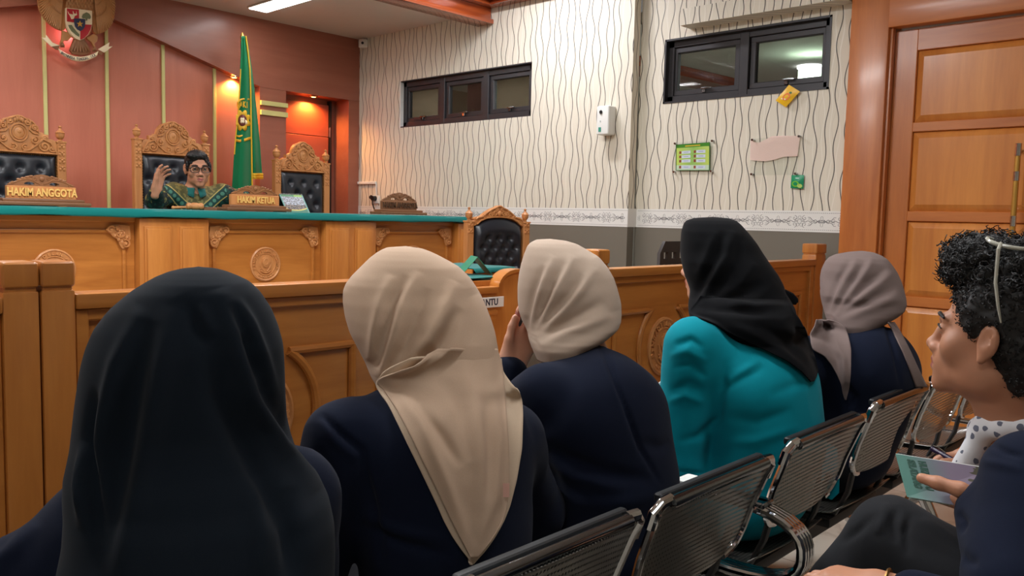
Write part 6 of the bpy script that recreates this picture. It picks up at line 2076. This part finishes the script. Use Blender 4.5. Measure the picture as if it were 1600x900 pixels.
tq = tree4.ray_cast(Vector(CAM), Vector(ray(1262, 582)).normalized())
if tq[0] is not None:
    p0 = Vector(tq[0])-Vector(ray(1262, 582)).normalized()*0.022
    MB().tube([p0+Vector(CU)*0.010-Vector(CR)*0.004, p0, p0-Vector(CU)*0.016+Vector(CR)*0.003], [0.005, 0.004, 0.003], 6, flat=0.3).build('veil_label', M['white'], w4)
# blouse hem and jacket tails seen past the seat back
for q in ([(1128, 772, 2.10), (1172, 770, 2.16), (1166, 815, 2.12), (1140, 838, 2.08), (1124, 846, 2.06), (1122, 800, 2.08)],
          [(1290, 690, 2.40), (1308, 700, 2.34), (1312, 740, 2.30), (1311, 770, 2.28), (1300, 781, 2.28), (1284, 776, 2.30)]):
    pp = [D(*p) for p in q]; cc = sum(pp)/len(pp); n_ = len(pp)
    vs = [p for p in pp]+[p+CF*0.012 for p in pp]+[cc-CF*0.012]
    MB().add(vs, [(i, (i+1) % n_, 2*n_) for i in range(n_)]+[(i, (i+1) % n_, (i+1) % n_+n_, i+n_) for i in range(n_)]+[tuple(range(n_, 2*n_))]).build('jacket_tail', M['teal_suit'], w4, angle=80)
p0 = D(1075, 757, 2.03)
b = MB().box(p0[0]-0.02, p0[0]+0.05, p0[1]-0.02, p0[1]+0.03, p0[2]-0.012, p0[2]+0.012, 0.006, 2); b.build('blouse_hem', M['paper'], w4, label='white blouse hem')

# ---- fifth: taupe veil, navy jacket
R5 = [(392.5, 1342, 1352, 2.72, .012), (394, 1328, 1364, 2.72, .035), (398, 1308, 1374, 2.72, .062), (403, 1298, 1382, 2.72, .080), (410, 1292, 1388, 2.72, .095), (423, 1286.5, 1397, 2.72, .108), (437, 1284, 1403, 2.72, .116), (450, 1283.5, 1407, 2.71, .120), (463, 1284, 1410, 2.70, .122), (473, 1286, 1411, 2.70, .121), (483, 1289, 1408, 2.69, .117), (491, 1291, 1400, 2.68, .110), (499, 1293, 1388, 2.67, .100), (508, 1297, 1375, 2.66, .09), (525, 1302, 1365, 2.66, .08)]
F5 = Fig(2.66, 1.04, 4); F5.default()
F5.set(chest=F5.p(.03, -.085, .82), waist=F5.p(.03, -.05, .69), pelvis=F5.p(.02, .03, .53), head=F5.p(-.01, .085, 1.095), neck=F5.p(0, 0, .94), shL=F5.p(-.17, .03, .87), shR=F5.p(.165, -.04, .87))
hf5 = frame(-10, -4)
seat_head(F5, R5)
w5, V, f = person('person', 'woman in a taupe veil and navy jacket at the far end, before the door', F5, M['skin'], 0.005, face=hf5)
common(F5, w5, 15)
j5, J5V, J5F = cloth_from(jacket_prims(F5, sh=0.058, arm=(.062, .058, .046), bulk=(1.12, 1.25, 1.04)), 0.006, 'jacket', M['navy_suit'], w5, 25, 0.003,
    [(-0.008, 3, [(1378, 500), (1385, 510), (1398, 550), (1408, 610)]), (-0.006, 5, [(1320, 600), (1335, 620), (1330, 640)])])
h5, H5V, H5F = hijab(R5, 120, 130, 'veil', M['taupe_veil'], w5, (F5.j['head'], hf5, .62, -.95, .45), [
    (0.009, 6, [(1342, 402), (1325, 430), (1308, 460), (1297, 495)]), (-0.009, 5, [(1330, 405), (1312, 435), (1300, 465), (1295, 490)]), (0.012, 7, [(1366, 402), (1348, 430), (1326, 460), (1300, 498)]), (-0.011, 5, [(1354, 408), (1336, 437), (1314, 470), (1298, 496)]),
    (0.011, 8, [(1396, 425), (1372, 445), (1340, 470), (1304, 499)]), (-0.010, 6, [(1386, 418), (1360, 440), (1330, 468), (1304, 494)]), (0.009, 8, [(1408, 460), (1378, 475), (1345, 487), (1312, 500)]), (-0.009, 6, [(1404, 445), (1370, 463), (1338, 480), (1306, 498)])], 9, 0.002, 2.2)
tree5 = bvh_of((J5V, J5F), (H5V, H5F))
c5 = [(499, 1276, 1296), (503, 1275, 1308), (510, 1273.5, 1320), (522, 1266, 1325), (535, 1267, 1328), (547, 1271, 1330), (556, 1288, 1330), (570, 1299, 1330), (585, 1308, 1329.5), (600, 1314, 1328), (615, 1317, 1325), (625, 1320, 1322)]
cape(c5, tree5, 60, 30, 0.014, 'veil_end', M['taupe_veil'], w5, [(0.007, 5, [(1276, 505), (1290, 500), (1310, 506)]), (-0.005, 4, [(1276, 513), (1292, 509), (1305, 515)]), (0.006, 5, [(1300, 520), (1318, 560), (1322, 610)]), (-0.005, 5, [(1285, 530), (1308, 560), (1316, 600)])], 8, 12, 0.003)
c5 = [(503, 1388, 1398), (515, 1395, 1406), (530, 1402, 1414), (550, 1412, 1424), (570, 1420, 1433), (590, 1427, 1442), (605, 1432, 1449)]
cape(c5, tree5, 40, 12, 0.010, 'veil_tail', M['taupe_veil'], w5, (), 4, 13, 0.002)
# white sheet in the teal woman's hands
b = MB(); pp = [D(1026, 602, 2.30), D(1036, 592, 2.34), D(1060, 606, 2.34), D(1058, 640, 2.26), D(1028, 640, 2.24)]
b.add(pp+[p+np.array([0.0, 0.004, -0.003]) for p in pp], [(0, 1, 2, 3, 4), (9, 8, 7, 6, 5)]+[(i, (i+1) % 5, (i+1) % 5+5, i+5) for i in range(5)])
tag(b.build('paper_sheet', M['paper']), 'white sheet of paper held in front of the woman in teal', 'paper')
# ================================================================== THE YOUNG MAN WITH THE BOOKLET
M['lens'] = glass_mat('spectacle_lens', (235, 238, 238), 0.3)
M['hair'] = plain('black_hair', (16, 14, 14), 0.55, noise=0.25, scale=60)
M['eye_white'] = plain('eye_white', (226, 220, 212), 0.2)


def eyebrows(o, R, s, par, mt):
    for g in (-1, 1):
        pts = [o+R @ (np.array(p)*s) for p in ((g*.050, .0745, .024), (g*.040, .084, .029), (g*.026, .0905, .029), (g*.013, .0945, .025))]
        MB().tube([o+R @ (np.array(p)*s) for p in ((g*.046, .0790, .0045), (g*.038, .0865, .0085), (g*.029, .0900, .0095), (g*.019, .0880, .0055))], [0.0012*s, 0.0017*s, 0.0017*s, 0.001*s], 6).build('eyelash', mt, par)
        MB().tube(pts, [0.0022*s, 0.0034*s, 0.0040*s, 0.0030*s], 8).build('eyebrow', mt, par)


def batik_white():
    t = NT('white_batik'); x, y, z, v = t.xyz()
    vo = t.n('ShaderNodeTexVoronoi'); vo.inputs['Scale'].default_value = 46; t.l(v, vo.inputs['Vector'])
    nz = t.n('ShaderNodeTexNoise'); nz.inputs['Scale'].default_value = 60; t.l(v, nz.inputs['Vector'])
    m1 = t.math('LESS_THAN', t.math('ADD', vo.outputs['Distance'], t.math('MULTIPLY', nz.outputs[0], 0.5)), 0.52)
    return t.set(t.mix(t.math('MULTIPLY', m1, 0.85), rgba((214, 214, 218)), rgba((44, 54, 84))), 0.85)
M['batik_white'] = batik_white()

SM = 0.99
hfm = frame(4, 3)
ear = D(1543, 536, 1.40)
hm = ear+hfm @ (np.array([.080, .010, .004])*SM)
FM = Fig(1.66, .30, 8)
FM.default()
axm = FM.R[:, 0]; fwm = FM.R[:, 1]
nk = D(1604, 676, 1.47)
shL = D(1622, 752, 1.31)
FM.set(head=hm, neck=nk, shL=shL, shR=shL+axm*.33+np.array([0, 0, .01]), chest=nk+np.array([.02, -.06, -.16]), waist=(1.70, .17, .70), pelvis=(1.72, .10, .56),
       elL=D(1590, 930, 1.21), wrL=D(1540, 788, 1.36), elR=shL+axm*.40+fwm*.05+np.array([0, 0, -.27]), wrR=D(1585, 738, 1.50),
       hipL=(1.63, .14, .55), hipR=(1.81, .12, .55), knL=(1.70, .54, .665), knR=(1.90, .50, .53), anL=(1.72, .88, .12), anR=(1.90, .56, .09), toL=(1.72, 1.00, .05), toR=(1.90, .70, .035))
tip = D(1438, 752, 1.42)
man, V, f = person('person', 'young man in profile with curly black hair, navy jacket and patterned collar, holding a booklet', FM, M['skin_tan'], 0.0036, SM, hfm,
    {'L': dict(fdir=D(1490, 775, 1.445)-D(1540, 788, 1.36), pn=CU*0.8+CF*0.3, thumb_side=-1, curl=(0.15, 0.2, 0.25, 0.3), s=0.98, spread=0.04, thumb_pts=[D(1532, 782, 1.355), D(1500, 765, 1.365), D(1466, 755, 1.385), D(1440, 747, 1.405)]),
     'R': dict(fdir=D(1530, 722, 1.53)-D(1585, 738, 1.50), pn=-CF*0.3-CU*0.8, thumb_side=1, curl=(0.6, 0.7, 0.8, 0.9), s=0.95, spread=0.06, thumb=(0.4, 0.5))})
eyes(hm, hfm, SM, man); eyebrows(hm, hfm, SM, man, M['hair'])
H = lambda x, y, z: hm+hfm @ (np.array([x, y, z])*SM)
E_ = lambda c, r, k=.015, sub=False: EL(H(*c), tuple(q*SM for q in r), hfm, k, sub)
hp = [E_((0, -.022, .042), (.084, .098, .094)), E_((0, -.035, .10), (.072, .080, .060), .03), E_((0, .030, .128), (.062, .066, .046), .03), E_((0, .066, .122), (.044, .032, .038), .02),
      E_((0, -.055, -.03), (.068, .058, .075), .03)]
for g in (-1, 1): hp += [E_((g*.070, .022, .028), (.011, .018, .036), .012)]
hp += [E_((0, .116, -.005), (.10, .070, .080), .012, True)]
for g in (-1, 1): hp += [E_((g*.092, .004, -.045), (.034, .034, .062), .012, True), E_((g*.09, .062, -.045), (.06, .052, .074), .012, True), E_((g*.090, -.012, .0), (.022, .022, .032), .008, True)]
Vh, Fh = sdf_mesh(hp, 0.004)
Nh = vnormals(Vh, Fh)
zl = ((Vh-hm) @ hfm)[:, 2]
amp = np.clip((zl-0.03)/0.08, 0.28, 1)
Vh = Vh+Nh*(amp*(0.010*vnoise(Vh, 55, 3)+0.006*vnoise(Vh, 110, 4)))[:, None]
hair = link('hair', to_mesh('hair', Vh, Fh, M['hair']), man)
rng = np.random.default_rng(5)
b = MB()
pick = rng.choice(len(Vh), 3400, replace=False)
for i in pick:
    a_ = amp[i]
    p = Vh[i]; nrm = Nh[i]
    t1 = np.cross(nrm, rng.normal(size=3)); t1 /= np.linalg.norm(t1)+1e-9; t2 = np.cross(nrm, t1)
    R0 = 0.0035+0.004*rng.random(); Lc = (0.004+0.012*rng.random())*a_+0.002; ph = rng.random()*6.28
    pts = []
    for q in range(9):
        u = q/8; an = ph+u*7.5
        pts.append(p+nrm*(Lc*u-0.002)+t1*(R0*a_*math.cos(an)+0.004*u)+t2*(R0*a_*math.sin(an)))
    b.tube(pts, 0.0009, 3)
me = b.mesh('curls', M['hair'], None)
link('curls', me, hair)
# clothes
cloth_from([EL(FM.j['chest'], (.15, .105, .15), FM.R, .04), RC(FM.j['chest']+np.array([0, 0, .06]), nk+np.array([0, 0, .0]), .085, .060, .05), EL(FM.j['waist'], (.145, .11, .15), FM.R, .05)]
           +[RC(nk+FM.R @ np.array([.064*math.cos(a), .060*math.sin(a)+.012, .012-.016*math.sin(a)]), nk+FM.R @ np.array([.064*math.cos(a+.52), .060*math.sin(a+.52)+.012, .012-.016*math.sin(a+.52)]), .020, .020, .006) for a in np.arange(0, 6.28, .52)]
           +[RC(nk+FM.R @ np.array([g*.045, .045, .02]), nk+FM.R @ np.array([g*.065, .075, -.075]), .018, .022, .02) for g in (-1, 1)],
           0.005, 'shirt', M['batik_white'], man, 31, 0.002)
def vopen(P):
    q = (P-nk) @ FM.R
    return (q[:, 1] > 0.012) & (np.abs(q[:, 0]) < 0.035+np.clip(q[:, 2]+.24, 0, 1)*.22) & (q[:, 2] > -.24) | ((q[:, 2] > -0.035) & (np.hypot(q[:, 0], q[:, 1]) < .112))
cloth_from(jacket_prims(FM, sh=0.070, arm=(.076, .066, .050), bulk=(1.06, 1.05, 1), cuff=0.86), 0.005, 'jacket', M['navy_suit'], man, 32, 0.004,
           [(-0.006, 5, [(1540, 690), (1570, 705), (1600, 715)]), (0.005, 7, [(1530, 720), (1560, 725), (1600, 735)]), (-0.007, 6, [(1496, 800), (1506, 815), (1500, 835)]), (-0.006, 8, [(1495, 860), (1510, 875), (1530, 880)])], clip=vopen)
cloth_from(leg_prims(FM, (.095, .076, .058)), 0.006, 'trousers', M['trousers'], man, 33, 0.006,
           [(-0.008, 6, [(1405, 790), (1395, 815), (1400, 850)]), (0.007, 6, [(1385, 785), (1380, 815), (1370, 835)]), (-0.008, 6, [(1425, 800), (1415, 830), (1420, 870)]), (0.006, 7, [(1440, 810), (1470, 830), (1500, 850)]), (-0.006, 7, [(1370, 800), (1340, 830), (1310, 850)])])
for q in 'LR':
    Vs, fs = sdf_mesh([RC(FM.j['an'+q]+np.array([0, 0, -.03]), FM.j['to'+q], .042, .036, .02), RC(FM.j['an'+q], FM.j['an'+q]+np.array([0, 0, -.05]), .044, .044, .02)], 0.008)
    Vs[:, 2] = np.maximum(Vs[:, 2], 0.002)
    link('shoe', to_mesh('shoe', Vs, fs, M['shoe']), man)
# clear-framed glasses pushed up into the hair
gl = thing('eyeglasses', 'clear-framed glasses pushed up into the young man\'s curly hair', 'glasses', tuple(H(0, -.03, .17)))
M['clear_frame'] = plain('clear_plastic_frame', (206, 204, 190), 0.15, 0.0, noise=0.02)
M['clear_frame'].node_tree.nodes['Principled BSDF'].inputs['Transmission Weight'].default_value = 0.35
b = MB()
for g in (-1, 1):
    b.tube([H(g*(.036+.028*math.cos(a)), -.008+.032*math.sin(a), .166+.006*math.sin(a)-.004*abs(math.cos(a))) for a in np.linspace(0, 2*PI, 25)[:-1]], 0.0035, 8, True)
b.tube([H(-.010, .002, .168), H(0, .006, .170), H(.010, .002, .168)], 0.003, 8)
fr = b.build('frame', M['clear_frame'], gl)
for g in (-1, 1):
    MB().add([H(g*.036+.026*math.cos(a), -.008+.030*math.sin(a), .166+.006*math.sin(a)-.003) for a in np.linspace(0, 2*PI, 25)[:-1]], [tuple(range(24))]).build('lens', M['lens'], gl)
    MB().tube([H(g*.064, -.006, .165), H(g*.080, -.008, .155), H(g*.0925, -.014, .10), H(g*.096, -.024, .060), H(g*.093, -.030, .035)], [0.004, 0.0045, 0.0042, 0.0036, 0.002], 8, flat=0.7).build('temple_arm', M['clear_frame'], gl)

# booklet and pen
bk = thing('booklet', 'thin green and lilac booklet held open-side up by the young man', 'booklet', tuple(D(1480, 745, 1.42)))
TL, TR_, BR, BL = D(1399, 709, 1.49), D(1552, 733, 1.375), D(1566, 802, 1.33), D(1417, 776, 1.445)
nb = np.cross(TR_-TL, BL-TL); nb /= np.linalg.norm(nb)
if nb @ CF < 0: nb = -nb
def cover_mat():
    t = NT('booklet_cover'); x, y, z, v = t.xyz('UV')
    nz = t.n('ShaderNodeTexNoise'); nz.inputs['Scale'].default_value = 5; t.l(v, nz.inputs['Vector'])
    r = t.n('ShaderNodeMapRange'); r.inputs[1].default_value = 0.1; r.inputs[2].default_value = 0.55; t.l(x, r.inputs[0])
    c = t.mix(r.outputs[0], rgba((84, 134, 124)), rgba((124, 112, 134)))
    m_ = t.math('GREATER_THAN', t.math('ADD', x, t.math('MULTIPLY', t.math('SUBTRACT', nz.outputs[0], 0.5), 0.5)), 0.80)
    c = t.mix(m_, c, rgba((70, 66, 48)))
    return t.set(c, 0.35)
sheet('front_cover', [BL, BR, TR_, TL], cover_mat(), bk, 0.001)
def slab(nm, mt, o0, o1, q):
    vs = [p+nb*o0 for p in q]+[p+nb*o1 for p in q]
    return MB().add(vs, [(0, 1, 2, 3), (7, 6, 5, 4), (0, 4, 5, 1), (1, 5, 6, 2), (2, 6, 7, 3), (3, 7, 4, 0)]).build(nm, mt, bk)
upb = (TL-BL)/np.linalg.norm(TL-BL)
slab('pages', M['paper'], 0.0012, 0.0050, [BL, BR, TR_+upb*0.002, TL+upb*0.001])
slab('back_cover', plain('green_back_cover', (120, 186, 172), 0.4), 0.0065, 0.0075, [BL+nb*.003, BR, TR_+upb*0.001, TL+upb*0.004+nb*.004])
rt = (TR_-TL)/np.linalg.norm(TR_-TL); dn = -upb
b = MB()
for k, (word, off, ln) in enumerate((('SELAYANG', .024, .050), ('HUKUM ITU', .043, .050))):
    vs, fs = text_mb(word, 0.017, 0.0004, 0.62 if k == 0 else 0.58, 0.0010)
    o0 = TL+rt*off+dn*(.008+ln*0.5)
    Mx = Matrix((( *(-upb*1.0), 0), (0, 0, 0, 0), (0, 0, 0, 0), (0, 0, 0, 1)))
    X_, Z_, Y_ = dn, rt, -nb
    b.add([tuple(o0+X_*v[0]+Y_*(-v[1]+0.0006)+Z_*v[2]) for v in vs], fs)
b.build('title', plain('dark_green_print', (14, 74, 60), 0.5), bk)
pn = thing('pen', 'dark purple pen in the young man\'s far hand above the booklet', 'pen', tuple(D(1475, 715, 1.52)))
b = MB(); pa, pb2 = D(1458, 702, 1.55), D(1494, 722, 1.50)
b.cyl(pa, pb2, 0.0050, 0.0050, 14); b.sphere(pa, 0.0055)
br_ = b.build('barrel', plain('purple_pen', (40, 28, 58), 0.25), pn)
MB().tube([pa+CU*.006, pa+(pb2-pa)*.25+CU*.0085, pa+(pb2-pa)*.55+CU*.006], 0.0016, 6).build('clip', M['chrome'], pn)

# ---- the neighbour whose hand rests at the lower edge
FN = Fig(1.20, -.06, 4); FN.default()
FN.set(neck=FN.p(0, -.12, .96), head=FN.p(0, -.10, 1.125), chest=FN.p(0, -.10, .83), waist=FN.p(0, -.05, .69), pelvis=FN.p(0, .02, .53), shL=FN.p(-.17, -.11, .90), shR=FN.p(.17, -.11, .90), elL=FN.p(-.23, -.05, .66), wrL=FN.p(-.12, .2, .62), hipL=FN.p(-.09, .04, .53), hipR=FN.p(.09, .04, .53), elR=FN.p(.25, .10, .66), wrR=D(1375, 917, 1.38))
hfn = frame(4)
nb_, V, f = person('person', 'neighbour at the lower picture edge of whom only a hand with dark sleeve shows', FN, M['skin_tan'], 0.0045, 0.95, hfn,
    {'R': dict(fdir=D(1300, 897, 1.42)-D(1375, 917, 1.38), pn=-CU, thumb_side=1, curl=(0.45, 0.5, 0.5, 0.55), s=0.85, spread=0.05, thumb=(0.3, 0.3))})
MB().tube([FN.j['wrR']+(FN.j['elR']-FN.j['wrR'])*.03+CU*.032*math.cos(a)+np.cross(CU, (FN.j['elR']-FN.j['wrR'])/np.linalg.norm(FN.j['elR']-FN.j['wrR']))*.032*math.sin(a) for a in np.linspace(0, 2*PI, 25)[:-1]], 0.003, 6, True).build('bracelet', M['stud'], nb_)
cloth_from(jacket_prims(FN, cuff=0.88), 0.008, 'jacket', M['navy_suit'], nb_, 41, 0.004)
cloth_from(leg_prims(FN), 0.010, 'trousers', M['trousers'], nb_, 42, 0.005)
oN = FN.j['head']
Vh, Fh = sdf_mesh([EL(oN+hfn @ np.array([0, -.022, .04]), (.082, .096, .088), hfn, .01), EL(oN+hfn @ np.array([0, .115, -.01]), (.1, .066, .076), hfn, .01, True), EL(oN+hfn @ np.array([.085, .0, -.06]), (.04, .05, .06), hfn, .01, True), EL(oN+hfn @ np.array([-.085, .0, -.06]), (.04, .05, .06), hfn, .01, True)], 0.006)
link('hair', to_mesh('hair', Vh, Fh, M['hair']), nb_); eyes(oN, hfn, .95, nb_)
for q in 'LR':
    Vs, fs = sdf_mesh([RC(FN.j['an'+q]+np.array([0, 0, -.03]), FN.j['to'+q], .042, .036, .02), RC(FN.j['an'+q], FN.j['an'+q]+np.array([0, 0, -.05]), .044, .044, .02)], 0.008)
    Vs[:, 2] = np.maximum(Vs[:, 2], 0.002); link('shoe', to_mesh('shoe', Vs, fs, M['shoe']), nb_)

# ================================================================== THE JUDGE
SJ = 0.96
hfj = frame(196, -8, 2)
FJ = Fig(2.555, 5.29, 194, 0.35); FJ.default()
hj = AT(308.5, 263, 1, 5.19)
FJ.set(head=hj, neck=hj+np.array([0.0, 0.055, -.150]))
nj = FJ.j['neck']; axj = FJ.R[:, 0]
FJ.set(chest=nj+np.array([.0, .03, -.14]), waist=nj+np.array([0, .06, -.28]), pelvis=nj+np.array([0, .09, -.44]),
       shR=AT(273, 302, 1, 5.26), shL=AT(346, 303, 1, 5.22), elR=AT(242, 314, 1, 5.14), wrR=AT(244, 298, 1, 5.05), elL=AT(376, 311, 1, 5.08), wrL=AT(412, 314, 1, 4.98))
for q, g in (('L', -1), ('R', 1)):
    FJ.set(**{'hip'+q: FJ.j['pelvis']+axj*g*.09, 'kn'+q: FJ.p(g*.11, .32, .50), 'an'+q: FJ.p(g*.11, .30, .10), 'to'+q: FJ.p(g*.11, .44, .035)})
jd, V, f = person('person', 'judge in glasses and green batik shirt raising a hand behind the bench', FJ, M['skin_tan'], 0.0036, SJ, hfj,
    {'R': dict(fdir=CU*0.8+CR*0.15+CF*0.1, pn=CR*0.9-CF*0.25, thumb_side=-1, curl=(0.35, 0.55, 0.6, 0.65), s=1.0, spread=0.18, thumb=(0.35, 0.5)),
     'L': dict(fdir=AT(425, 315, 1, 4.94)-AT(412, 314, 1, 4.98), pn=(0, 0, -1), thumb_side=-1)})
eyes(hj, hfj, SJ, jd); eyebrows(hj, hfj, SJ, jd, M['hair'])
HJ = lambda x, y, z: hj+hfj @ (np.array([x, y, z])*SJ)
EJ = lambda c, r, k=.012, sub=False: EL(HJ(*c), tuple(q*SJ for q in r), hfj, k, sub)
hp = [EJ((0, -.020, .040), (.079, .096, .084)), EJ((.010, .042, .088), (.064, .050, .032), .02), EJ((0, -.05, -.03), (.066, .05, .06), .02), EJ((.0, .100, -.016), (.075, .056, .090), .010, True)]
for g in (-1, 1): hp += [EJ((g*.092, .0, -.05), (.034, .045, .066), .010, True), EJ((g*.072, .045, .016), (.010, .014, .036), .01), EJ((g*.090, -.012, -.002), (.020, .022, .032), .006, True)]
Vh, Fh = sdf_mesh(hp, 0.004)
Nh = vnormals(Vh, Fh)
Vh = Vh+Nh*(0.004*vnoise(Vh*np.array([1, .4, 1]), 70, 6)+0.003*vnoise(Vh, 130, 7))[:, None]
link('hair', to_mesh('hair', Vh, Fh, M['hair']), jd)


def batik_green():
    t = NT('green_gold_batik'); x, y, z, v = t.xyz()
    a = math.radians(14)
    xl = t.math('ADD', t.math('MULTIPLY', t.math('SUBTRACT', x, float(nj[0])), math.cos(a)), t.math('MULTIPLY', t.math('SUBTRACT', y, float(nj[1])), -math.sin(a)))
    ax_ = t.math('ABSOLUTE', xl)
    d = t.math('MULTIPLY', t.math('SUBTRACT', t.math('SUBTRACT', z, float(nj[2])-0.16), t.math('MULTIPLY', ax_, 0.92)), 0.73)
    nz = t.n('ShaderNodeTexNoise'); nz.inputs['Scale'].default_value = 40; nz.inputs['Detail'].default_value = 3; t.l(v, nz.inputs['Vector'])
    n2 = t.n('ShaderNodeTexNoise'); n2.inputs['Scale'].default_value = 17; n2.inputs['Detail'].default_value = 2; n2.inputs['Distortion'].default_value = 1.2; t.l(v, n2.inputs['Vector'])
    olive = t.mix(t.math('GREATER_THAN', nz.outputs[0], 0.52), rgba((84, 80, 44)), rgba((124, 112, 62)))
    dark = t.mix(t.math('GREATER_THAN', n2.outputs[0], 0.60), t.mix(t.math('GREATER_THAN', nz.outputs[0], 0.55), rgba((16, 30, 28)), rgba((20, 66, 56))), rgba((140, 128, 62)))
    c = t.mix(t.math('GREATER_THAN', d, 0.0), dark, olive)
    ad = t.math('ABSOLUTE', d)
    along = t.math('ADD', t.math('MULTIPLY', ax_, 0.73), t.math('MULTIPLY', t.math('SUBTRACT', z, 1.2), 0.67))
    cell = t.math('SUBTRACT', t.math('FRACT', t.math('DIVIDE', along, 0.034)), 0.5)
    rr = t.math('SQRT', t.math('ADD', t.math('POWER', t.math('MULTIPLY', cell, 0.034), 2.0), t.math('POWER', d, 2.0)))
    band = t.mix(t.math('LESS_THAN', rr, 0.012), rgba((14, 58, 52)), rgba((70, 124, 104)))
    c = t.mix(t.math('LESS_THAN', ad, 0.030), c, rgba((170, 152, 84)))
    c = t.mix(t.math('LESS_THAN', ad, 0.024), c, band)
    far = t.math('GREATER_THAN', ax_, 0.19)
    c = t.mix(far, c, dark)
    return t.set(c, 0.75)
M['batik_green'] = batik_green()
cloth_from(jacket_prims(FJ, sh=0.060, arm=(.062, .056, .045), bulk=(1.0, 1.0, 1.0), cuff=0.55 if False else 0.80), 0.005, 'shirt', M['batik_green'], jd, 51, 0.004, [(-0.006, 3, [(262, 300), (275, 315), (282, 326)]), (-0.005, 3, [(350, 305), (360, 318), (372, 322)])],
           clip=lambda P: (((P-nj) @ FJ.R)[:, 2] > -0.005) & (np.hypot(((P-nj) @ FJ.R)[:, 0], ((P-nj) @ FJ.R)[:, 1]) < .062))
COLL = cloth('teal_batik_collar', (26, 92, 88), 0.8, 300)
for g in (-1, 1):
    ring = []
    n_ = 9
    P = np.zeros((n_, 4, 3))
    for i in range(n_):
        u = i/(n_-1); a = PI/2-g*0.12-g*u*2.6
        for k in range(4):
            w_ = k/3; r = .058+.014*w_+.004
            dz = .034*(1-w_)-.010-.030*w_*max(0, 1-u*2.2)
            P[i, k] = nj+FJ.R @ np.array([r*math.cos(a)*1.05+g*0.010*w_*max(0, 1-u*2), r*math.sin(a)+.012+.012*w_*max(0, 1-u*2), dz+.0])
    o = MB().grid(P).build('collar', COLL, jd, angle=80)
    md = o.modifiers.new('thick', 'SOLIDIFY'); md.thickness = 0.004; md.offset = 0
cloth_from(leg_prims(FJ), 0.010, 'trousers', M['trousers'], jd, 52, 0.004)
for q in 'LR':
    Vs, fs = sdf_mesh([RC(FJ.j['an'+q]+np.array([0, 0, -.03]), FJ.j['to'+q], .042, .036, .02), RC(FJ.j['an'+q], FJ.j['an'+q]+np.array([0, 0, -.05]), .044, .044, .02)], 0.008)
    Vs[:, 2] = np.maximum(Vs[:, 2], 0.352); link('shoe', to_mesh('shoe', Vs, fs, M['shoe']), jd)
gl = thing('eyeglasses', 'dark-framed glasses worn by the judge behind the bench', 'glasses', tuple(HJ(0, .10, .0)))
b = MB()
for g in (-1, 1):
    pts = []
    for a in np.linspace(0, 2*PI, 25)[:-1]:
        ca, sa = math.cos(a), math.sin(a); r = (abs(ca)**3+abs(sa)**3)**(-1/3)
        pts.append(HJ(g*.034+.027*r*ca, .108-.05*abs(g*.034+.027*r*ca)**1.3*3, .001+.0195*r*sa))
    b.tube(pts, 0.0022, 6, True)
    b.tube([p+hfj @ np.array([0, .0005, .0008]) for p in pts[1:12]], 0.0032, 6)
b.tube([HJ(-.008, .108, .008), HJ(0, .110, .010), HJ(.008, .108, .008)], 0.0024, 6)
b.build('frame', M['black'], gl)
for g in (-1, 1):
    MB().tube([HJ(g*.061, .098, .008), HJ(g*.074, .085, .008), HJ(g*.080, .02, .006), HJ(g*.078, -.02, .0)], 0.0022, 6).build('temple_arm', M['black'], gl)
    MB().add([HJ(g*.034+.025*math.cos(a), .106-.05*abs(g*.034+.025*math.cos(a))**1.3*3, .001+.018*math.sin(a)) for a in np.linspace(0, 2*PI, 21)[:-1]], [tuple(range(20))]).build('lens', M['lens'], gl)
